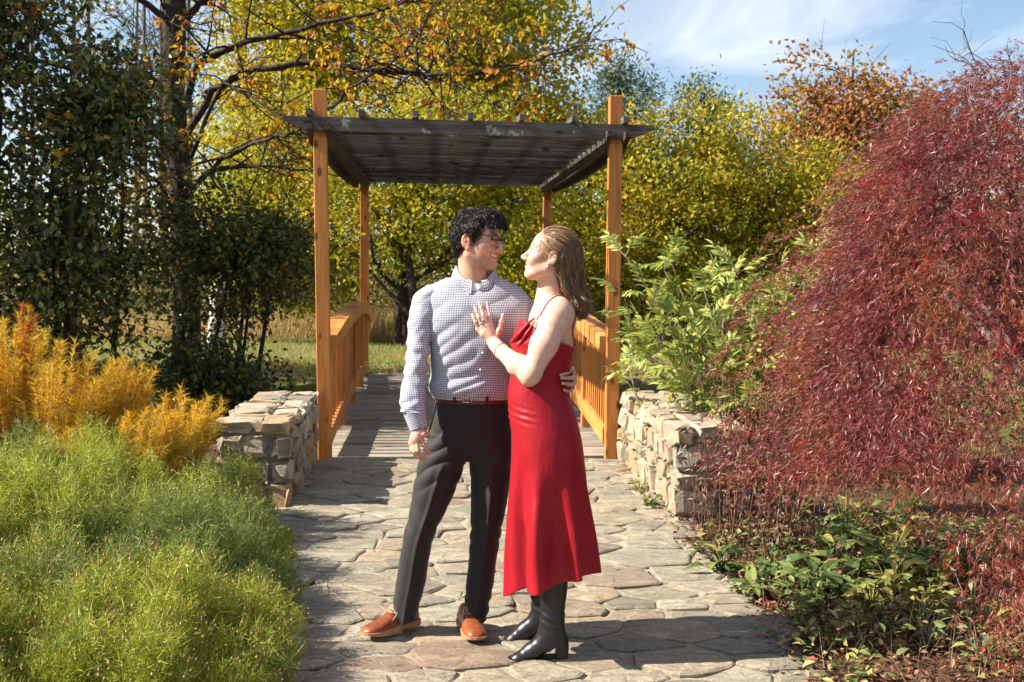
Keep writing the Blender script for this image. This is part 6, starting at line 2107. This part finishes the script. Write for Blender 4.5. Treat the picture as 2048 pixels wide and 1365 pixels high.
# near (left) arm, bent, hand on his chest
sh = at(1117, 628, 4.285)
S.ell(sh, (.056, .050, .060), None, .035)
S.cone(sh, at(1088, 690, 4.245), .0535, .050, .03)
S.cone(at(1088, 690, 4.245), at(1062, 748, 4.225), .050, .0395, .03)
S.ell(at(1056, 760, 4.222), (.026, .030, .026), None, .02)
S.cone(at(1061, 748, 4.225), at(1036, 731, 4.27), .0400, .0415, .02)
S.cone(at(1036, 731, 4.27), at(1003, 703, 4.40), .0415, .0285, .02)
S.cone(at(1003, 703, 4.40), at(990, 690, 4.445), .0275, .0255, .02)
yh = 4.478
wr_ = at(987, 685, yh)
S.cone(at(993, 692, 4.44), wr_, .0255, .023, .015)
kn = [at(981.5, 649, yh + .004), at(973.5, 649, yh), at(964.5, 653, yh), at(956, 659, yh + .004)]
for q, r_ in zip(kn, (.0115, .0115, .011, .010)): S.cone(wr_, q, .018, r_, .014)
S.cone(at(979, 672, yh), at(968, 668, yh), .016, .015, .012)
wf = [[kn[0], at(979, 631, yh - .002), at(976.5, 617, yh + .003), at(974, 605, yh + .010)],
      [kn[1], at(967, 630, yh - .006), at(962, 616, yh + .001), at(958, 604.5, yh + .010)],
      [kn[2], at(958, 635, yh - .005), at(953, 623, yh + .002), at(949.5, 614, yh + .010)],
      [kn[3], at(951, 645, yh - .001), at(947, 636, yh + .004), at(944.5, 628.5, yh + .011)]]
for ch, r0 in zip(wf, (.0088, .0090, .0086, .0074)):
    for j in range(3): S.cone(ch[j], ch[j + 1], r0 * (1 - .15 * j), r0 * (1 - .15 * (j + 1)), .004)
tw_ = [at(992, 676, yh), at(999, 660, yh - .002), at(1002, 645, yh + .002), at(1005.5, 631, yh + .008)]
for j, (a, b) in enumerate(((.0155, .0125), (.0125, .0100), (.0100, .0072))): S.cone(tw_[j], tw_[j + 1], a, b, .008)
# far arm behind the man
S.cone(at(1090, 618, 4.49), at(1074, 690, 4.60), .048, .040, .03)
S.cone(at(1074, 690, 4.60), at(1045, 735, 4.80), .038, .030, .03)
# legs
for a, b, c in ((at(1100, 890, 4.34), at(1102, 1030, 4.33), at(1108, 1245, 4.305)), (at(1086, 890, 4.46), at(1086, 1040, 4.48), at(1078, 1240, 4.52))):
    S.cone(a, b, .060, .036, .05); S.cone(b, c, .034, .022, .03)
V, Q = S.mesh(); V = relax(V, Q, 1, .35); del S
tone = np.tile(np.array([.70, .455, .345]), (len(V), 1))
head_paint(HW, V, tone, False)
for ch in wf + [tw_]:
    d_ = np.linalg.norm(V - ch[3], axis=1); m_ = np.exp(-(d_ / .007) ** 2)[:, None] * .5
    tone = tone * (1 - m_) + np.array([.78, .50, .44]) * m_
d_ = np.linalg.norm(V - at(1055, 762, 4.20), axis=1); m_ = np.exp(-(d_ / .03) ** 2)[:, None] * .3; tone = tone * (1 - m_) + np.array([.66, .33, .25]) * m_
BV, BN = V.copy(), mesh_normals(V, Q)
wpart("body", V, Q, SKIN, attrs={"tone": tone})
print("woman body", len(V))

# dress
m, nt, b, out = new_mat("red_satin")
v = objvec(nt)
f1 = noise(nt, v, 6, 3); f = noise(nt, v, 600, 2)
nt.links.new(ramp(nt, f1, [(.3, (.25, .0022, .0095)), (.7, (.31, .0038, .013))]), b.inputs["Base Color"])
b.inputs["Roughness"].default_value = .46; b.inputs["Specular IOR Level"].default_value = .28
b.inputs["Sheen Weight"].default_value = .12; b.inputs["Sheen Tint"].default_value = (1, .3, .3, 1)
vw = objvec(nt, (22, 22, 5)); fw = noise(nt, vw, 1.0, 5, .6, 1.2)
bump(nt, b, N(nt, 'ShaderNodeMath', {0: fw, 1: N(nt, 'ShaderNodeMath', {0: f, 1: .04}, operation='MULTIPLY').outputs[0]}, operation='ADD').outputs[0], .35, .012)
SATIN = m
rows = [(628, 1052, 1150, 4.395, .135), (650, 1040, 1152, 4.392, .142), (670, 1030, 1152, 4.390, .142), (690, 1025, 1151, 4.388, .140), (720, 1026, 1144, 4.385, .132), (760, 1019, 1138, 4.38, .126), (790, 1015, 1139, 4.378, .130), (830, 1018, 1152, 4.375, .150), (870, 1023, 1162, 4.372, .165), (905, 1024, 1166, 4.37, .170),
        (950, 1023, 1170, 4.37, .172), (1000, 1021, 1178, 4.37, .176), (1060, 1019, 1186, 4.37, .182), (1120, 1016, 1195, 4.37, .192), (1150, 1015, 1199, 4.37, .198), (1195, 1014, 1202, 4.37, .205)]
tabd = table(rows, 150, 4)
def dress_disp(TH, Z, U, V_):
    lowr = smoothstep(.90, .34, Z)
    nz = wr2(U, Z * .35, 5, 2)
    side = 1 - .55 * smoothstep(.5, 1.3, TH)
    lo2 = smoothstep(.84, .46, Z)
    g = lambda c, w_: np.exp(-((TH - c + .06 * nz) / w_) ** 2)
    d = lo2 * (.014 * g(-1.50, .26) - .034 * g(-.98, .22) + .040 * g(-.42, .20) - .030 * g(.02, .17) + .020 * g(.36, .16) - .016 * g(.70, .18) + .010 * g(1.12, .22))
    d += .030 * lowr * np.cos(5.0 * TH + .9 * nz) * (np.abs(TH) > 1.7)
    d += .006 * lowr * np.cos(17 * TH + 3.0 * nz) * side
    d += .005 * lowr * wr2(U, Z * .3, 14, 8)
    # thighs press through the cloth: a soft valley between them
    d -= .010 * np.exp(-((TH + .85) / .20) ** 2) * smoothstep(.86, .74, Z)
    d += .0030 * np.sin((Z + .15 * U) * 2 * math.pi / .028) * np.exp(-((Z - .985) / .035) ** 2) * smoothstep(.1, -.7, TH)
    d += .0030 * wr2(U, Z, 12, 4) * smoothstep(1.2, .8, Z)
    # cowl at the front of the neckline
    fr = np.exp(-((TH + 1.35) / .62) ** 2) * smoothstep(1.215, 1.27, Z)
    d += fr * (.010 + .004 * np.sin((Z - 1.25) * 2 * math.pi / .045 - 2.0 * (TH + 1.35) ** 2))
    return d
def d_top(th):
    w_ = np.sin(th)                                            # -1 front (left), +1 back (right)
    base = np.where(w_ < 0, 1.300 + .062 * np.abs(w_) ** 1.5, 1.300 - .052 * np.abs(w_) ** .8)
    return base + .010 * np.cos(th) * (w_ < 0)
def d_bot(th):
    return .300 + .048 * np.sin(th) + .040 * np.cos(th) - .014 * np.exp(-((th + .42) / .25) ** 2) + .016 * np.exp(-((th + .98) / .25) ** 2) - .010 * np.exp(-((th + 1.5) / .25) ** 2)
V, Q, uv = tube_surface(tabd, 160, 2.1, dress_disp, ztop=d_top, zbot=d_bot)
dress = wpart("dress", V, Q, SATIN)
md = dress.modifiers.new("thickness", 'SOLIDIFY'); md.thickness = .0016; md.offset = -1
# cowl fold: a soft roll of cloth hanging between the straps
pts = spline([at(1070, 636, 4.30), at(1052, 652, 4.295), at(1034, 676, 4.315), at(1024, 684, 4.37), at(1030, 672, 4.44)], 30)
V, Q, uv = path_tube(pts, np.interp(np.linspace(0, 1, 30), [0, .25, .6, 1], [.003, .011, .013, .006]), np.interp(np.linspace(0, 1, 30), [0, .25, .6, 1], [.003, .007, .008, .005]), 14)
wpart("cowl_fold", V, Q, SATIN, dress)
pts = spline([at(1071, 642, 4.285), at(1058, 660, 4.275), at(1040, 688, 4.295), at(1028, 699, 4.35)], 24)
V, Q, uv = path_tube(pts, np.interp(np.linspace(0, 1, 24), [0, .4, 1], [.002, .007, .003]), np.interp(np.linspace(0, 1, 24), [0, .4, 1], [.002, .005, .003]), 12)
wpart("cowl_fold", V, Q, SATIN, dress)
for k, P in enumerate(([at(1073, 640, 4.272), at(1080, 622, 4.262), at(1092, 606, 4.262), at(1106, 597, 4.275), at(1120, 596, 4.292), at(1134, 606, 4.298), at(1145, 630, 4.295), at(1151, 662, 4.312), at(1149, 692, 4.33)],
                       [at(1062, 634, 4.46), at(1070, 616, 4.47), at(1084, 602, 4.48), at(1102, 598, 4.48), at(1124, 612, 4.47), at(1140, 650, 4.45), at(1146, 690, 4.43)])):
    C_ = spline(P, 60); n_ = hug(C_, BV, BN, .0022); w8 = np.minimum(1, np.minimum(np.arange(60), np.arange(60)[::-1]) / 6)[:, None]
    V, Q, T = tube(C_ * (1 - w8) + n_ * w8, .0026, 6); wpart("strap", V, [Q, T], SATIN, dress)

# boots
BOOT = plain("black_leather", (.011, .011, .012), .36, .5, nscale=40, namt=.3, bmp=(.10, .004))
HEELM = plain("boot_heel", (.020, .015, .011), .35, .5, nscale=25, namt=.3)
def boot(rows, foot, hx, heel_y, gzv, seedv):
    S = SDF(nonuni(.22, .62, .0035, []), nonuni(min(r[3] for r in rows) - .12, max(r[3] for r in rows) + .12, .0035, []), nonuni(-.005, .50, .0035, []))
    tb_ = table(rows, 60, 3)
    S.loft(*tb_, k=.02, p=2.0)
    for (a, b, r1, r2) in foot: S.cone(a, b, r1, r2, .022)
    V, Q = S.mesh(); V = relax(V, Q, 1, .4)
    V[:, 2] = np.maximum(V[:, 2], gzv + .004 + .052 * smoothstep(hx - .09, hx - .025, V[:, 0]))
    # squared toe, slouch wrinkles at the ankle
    Nn = mesh_normals(V, Q); z = V[:, 2] - gzv
    w_ = np.exp(-((z - .175) / .045) ** 2)
    ang = np.arctan2(Nn[:, 0], -Nn[:, 1])
    V = V + Nn * ((  .0022 * np.sin((z + .012 * np.sin(ang * 1.5 + seedv)) * 2 * math.pi / .034) * w_) + .0015 * vnoise(V * 22, int(seedv)))[:, None]
    root = wpart("boot", V, Q, BOOT)
    Vb, Qb, Tb = box_vq((hx, heel_y, gzv + .030), (.050, .048, .060), .006)
    Vb[:, 0] += np.where(Vb[:, 2] > gzv + .03, .004, 0)
    wpart("heel", Vb, [Qb, Tb], HEELM, root, False)
    n = 24; t = np.linspace(0, 2 * math.pi, n, endpoint=False)
    tx = foot[-1][1][0]
    cx_ = (tx - .022 + hx - .055) / 2; L = (hx - .055 - tx + .022) / 2
    o = np.stack([cx_ + L * np.sign(np.cos(t)) * np.abs(np.cos(t)) ** .6, heel_y - .006 + .036 * np.sign(np.sin(t)) * np.abs(np.sin(t)) ** .7], -1)
    Vs_ = np.vstack([np.column_stack([o, np.full(n, gzv + .008)]), np.column_stack([o, np.full(n, gzv + .001)])])
    k = np.arange(n); k2 = (k + 1) % n
    wpart("sole", np.vstack([Vs_, [[cx_, heel_y, gzv + .008], [cx_, heel_y, gzv + .001]]]), [np.stack([k, n + k, n + k2, k2], -1), np.vstack([np.stack([k, k2, np.full(n, 2 * n)], -1), np.stack([n + k2, n + k, np.full(n, 2 * n + 1)], -1)])], HEELM, root, False)
    return root
YN, YF = 4.29, 4.52
boot([(1100, 1074, 1142, YN, .062), (1150, 1079, 1137, YN, .057), (1190, 1082, 1133, YN, .051), (1230, 1080, 1129, YN, .047), (1255, 1078, 1130, YN, .046), (1275, 1074, 1135, YN, .045), (1296, 1072, 1137, YN, .041)],
     [(at(1108, 1270, YN), at(1066, 1302, YN), .043, .033), (at(1112, 1282, YN), at(1114, 1292, YN), .040, .036), (at(1066, 1302, YN), at(1036, 1318, YN), .034, .026), (at(1036, 1321, YN - .012), at(1026, 1325, YN - .012), .020, .016), (at(1036, 1321, YN + .012), at(1026, 1325, YN + .012), .020, .016)],
     float(at(1122, 1320, YN)[0]), YN, .012, 1.0)
boot([(1080, 1052, 1116, YF, .060), (1120, 1056, 1112, YF, .056), (1160, 1059, 1106, YF, .050), (1195, 1062, 1104, YF, .046), (1220, 1062, 1106, YF, .046), (1240, 1062, 1112, YF, .045), (1258, 1062, 1114, YF, .041)],
     [(at(1086, 1232, YF), at(1050, 1262, YF), .043, .033), (at(1090, 1245, YF), at(1092, 1254, YF), .040, .036), (at(1050, 1262, YF), at(1026, 1278, YF), .034, .026), (at(1026, 1281, YF - .012), at(1018, 1285, YF - .012), .020, .016), (at(1026, 1281, YF + .012), at(1018, 1285, YF + .012), .020, .016)],
     float(at(1099, 1280, YF)[0]), YF, .012, 2.0)

# hair
HAIRW = hair_mat("brown_hair", [(0, (.12, .062, .030)), (.4, (.22, .125, .062)), (.8, (.33, .205, .11)), (1, (.46, .31, .19))], .38, .45)
S = SDF(nonuni(.30, .62, .0042, []), nonuni(4.22, 4.55, .0042, []), nonuni(1.28, 1.76, .0042, []))
E = lambda c, r, k=.02, sub=False: S.ell(HW.w(c), np.array(r) * HW.s, HW.M, k, sub)
E((0, -.018, .052), (.079, .101, .083))
E((0, -.070, .010), (.064, .050, .075), .03)
E((0, .110, .000), (.11, .068, .080), .012, True)
for sg in (-1, 1):
    E((sg * .090, .006, -.030), (.040, .044, .058), .010, True)
    E((sg * .085, -.006, .008), (.026, .020, .030), .006, True)
nape = [at(1126, 535, 4.37), at(1136, 565, 4.37), at(1148, 590, 4.36), at(1158, 606, 4.36)]
S.ell(nape[0], (.048, .060, .055), None, .03)
S.ell(nape[1], (.046, .066, .050), None, .03)
S.ell(nape[2], (.040, .062, .042), None, .03)
S.ell(nape[3], (.026, .046, .030), None, .03)
S.ell(at(1072, 575, 4.37), (.05, .12, .055), None, .01, True)
S.ell(at(1112, 605, 4.37), (.040, .12, .045), None, .01, True)
V, Q = S.mesh(); V = relax(V, Q, 1, .4); Nn = mesh_normals(V, Q)
V = V + Nn * (.004 * vnoise(HW.loc(V) * np.array([60, 60, 16]), 6))[:, None]
whair = wpart("hair", V, Q, HAIRW)
rng = np.random.default_rng(610)
def strands(P0, P1, P2, P3, n, wave, width, jit, m=16):
    """bundles along a cubic curve with spread end points; P* = (centre, spread)"""
    nc = 26; cid = rng.integers(0, nc, n)
    K = [np.asarray(c) + (rng.normal(0, 1, (nc, 3))[cid] * .95 + rng.normal(0, 1, (n, 3)) * .26) * np.asarray(s_) for c, s_ in (P0, P1, P2, P3)]
    t = np.linspace(0, 1, m)[None, :, None]
    B = (1 - t) ** 3 * K[0][:, None] + 3 * t * (1 - t) ** 2 * K[1][:, None] + 3 * t ** 2 * (1 - t) * K[2][:, None] + t ** 3 * K[3][:, None]
    ph = (rng.uniform(0, 6.28, nc)[cid] + rng.normal(0, .25, n))[:, None, None]; amp = wave * rng.uniform(.6, 1.3, (n, 1, 1))
    B = B + np.concatenate([amp * np.sin(t * 11 + ph) * t, amp * np.cos(t * 9 + ph) * t, 0 * t * ph], -1)
    return B
paths = []
# swept back over the crown to the tie
k = rng.integers(0, len(V), 5600)
lb = HW.loc(V[k]); ok = (lb[:, 2] > -.02) & ~((np.abs(lb[:, 0]) > .055) & (lb[:, 2] < .034) & (lb[:, 1] > -.035))
b0, n0, l0 = V[k][ok], Nn[k][ok], lb[ok]
tie = HW.w((0, -.118, .010))
m = 12
cur = b0.copy(); pth = [cur + n0 * .001]
for s in range(m - 1):
    lc = HW.loc(cur)
    to = unit((tie - cur) + .0 * n0)
    # follow the skull: remove the inward part
    cdir = unit(cur - HW.w((0, -.018, .045)))
    to = unit(to - cdir * np.minimum(0, np.sum(to * cdir, 1, keepdims=True)) * 1.0)
    cur = cur + to * .0095
    lc = HW.loc(cur) - np.array([0, -.018, .052]); rr = np.sqrt(((lc / np.array([.082, .104, .086])) ** 2).sum(1))[:, None]
    push = np.maximum(0, 1 - rr) * .05
    cur = cur + unit(cur - HW.w((0, -.018, .045))) * push
    pth.append(cur.copy())
P1 = np.stack(pth, 1)
V2, Q2 = ribbons(P1, rng.uniform(.0006, .0014, len(P1)), rng)
wpart("swept_locks", V2, Q2, HAIRW, whair)
# wavy lengths falling down the back
S1 = strands((HW.w((.02, -.100, .035)), (.018, .03, .022)), (at(1150, 545, 4.36), (.014, .035, .015)), (at(1150, 585, 4.35), (.016, .035, .015)), (at(1164, 612, 4.345), (.020, .035, .016)), 1500, .015, .002, 0, 20)
S2 = strands((HW.w((.055, -.045, .0)), (.010, .014, .018)), (at(1118, 552, 4.31), (.008, .02, .012)), (at(1132, 580, 4.305), (.010, .022, .010)), (at(1156, 606, 4.31), (.020, .025, .012)), 1100, .013, .002, 0, 20)
S3 = strands((at(1150, 520, 4.36), (.012, .03, .015)), (at(1166, 555, 4.36), (.010, .03, .010)), (at(1168, 585, 4.36), (.012, .03, .010)), (at(1172, 612, 4.36), (.016, .03, .018)), 800, .017, .002, 0, 20)
P2 = np.concatenate([S1, S2, S3])
V2, Q2 = ribbons(P2, rng.uniform(.0007, .0018, len(P2)), rng)
wpart("wavy_lengths", V2, Q2, HAIRW, whair)
# locks lying on the mass, falling with the waves
k = rng.integers(0, len(V), 9000); lb = HW.loc(V[k]); ok = (lb[:, 1] < -.03) & (lb[:, 2] < .07)
cur = V[k][ok].copy(); n0 = Nn[k][ok]; n_ = len(cur)
ph = 9 * vnoise(cur * np.array([26, 26, 5]), 71)
pth = [cur + n0 * .0015]
for s in range(9):
    kk = np.array([0, 0, -1.]) + np.stack([.55 * np.sin(cur[:, 2] * 75 + ph), .55 * np.cos(cur[:, 2] * 68 + ph), 0 * ph], -1)
    kk = unit(kk - n0 * np.sum(kk * n0, 1, keepdims=True) * .9)
    cur = cur + kk * .0085; pth.append(cur + n0 * (.0015 + .0022 * np.sin(s * .5)))
V2, Q2 = ribbons(np.stack(pth, 1), rng.uniform(.0007, .0019, n_), rng)
wpart("falling_locks", V2, Q2, HAIRW, whair)
# loose strand blown across the face
mb = MB()
for P in ([HW.w((.036, .062, .092)), HW.w((.050, .078, .060)), HW.w((.050, .086, .024)), HW.w((.040, .090, .000)), HW.w((.034, .088, -.020)), HW.w((.024, .098, -.034))],
          [HW.w((.044, .058, .088)), HW.w((.062, .060, .056)), HW.w((.064, .060, .022)), HW.w((.062, .050, -.004))]):
    mb.add(*tube(spline(P, 24), np.linspace(.0014, .0008, 24), 5))
V2, F2 = mb.arrays(); wpart("loose_strand", V2, F2, HAIRW, whair)
V2, Q2, T2 = tube(np.array([tie + HW.M[0] * .014 * math.cos(a) + HW.M[2] * .014 * math.sin(a) for a in np.linspace(0, 2 * math.pi, 16)]) + np.array([.004, 0, 0]), .0055, 6)
wpart("hair_tie", V2, [Q2, T2], plain("black_band", (.01, .01, .012), .7, .2), whair)

# jewellery
GOLDM = plain("gold", (.62, .42, .16), .25, .5, 1.0); SILV = plain("silver", (.8, .8, .8), .15, .5, 1.0)
c_ = at(1001, 701, 4.40); ax_ = unit(at(1003, 703, 4.40) - at(990, 690, 4.445)); e1 = unit(np.cross(ax_, [0, 0, 1.])); e2 = np.cross(ax_, e1)
V2, Q2, T2 = tube(np.array([c_ + (e1 * math.cos(a) + e2 * math.sin(a)) * .0305 + ax_ * .006 * math.cos(a) for a in np.linspace(0, 2 * math.pi, 40)]), .0020, 6)
wpart("bangle", V2, [Q2, T2], GOLDM)
c_ = (np.array(wf[2][0]) * .62 + np.array(wf[2][1]) * .38); ax_ = unit(np.array(wf[2][1]) - np.array(wf[2][0])); e1 = unit(np.cross(ax_, [0, 0, 1.])); e2 = np.cross(ax_, e1)
V2, Q2, T2 = tube(np.array([c_ + (e1 * math.cos(a) + e2 * math.sin(a)) * .0096 for a in np.linspace(0, 2 * math.pi, 24)]), .0012, 6)
rg = wpart("ring", V2, [Q2, T2], SILV)
V2 = OV * np.array([.0036, .0036, .003]) + c_ + np.array([0, -.0115, 0])
wpart("stone", V2, OT, SILV, rg, False)
V2 = OV * .0032 + HW.w((.0800, .002, -.034)); wpart("earring", V2, OT, GOLDM, None, False)
nk = spline([at(1112, 588, 4.345), at(1100, 598, 4.335), at(1086, 604, 4.345), at(1076, 609, 4.385), at(1080, 604, 4.43)], 24)
V2, Q2, T2 = tube(hug(nk, BV, BN, .001), .0009, 5); wpart("necklace", V2, [Q2, T2], SILV)
print("OBJ", len(bpy.data.objects), "TRIS", sum(sum(len(p.vertices) - 2 for p in o.data.polygons) if len(o.data.polygons) < 3000 else int(len(o.data.loops) - 2 * len(o.data.polygons)) for o in bpy.data.objects if o.type == 'MESH'))
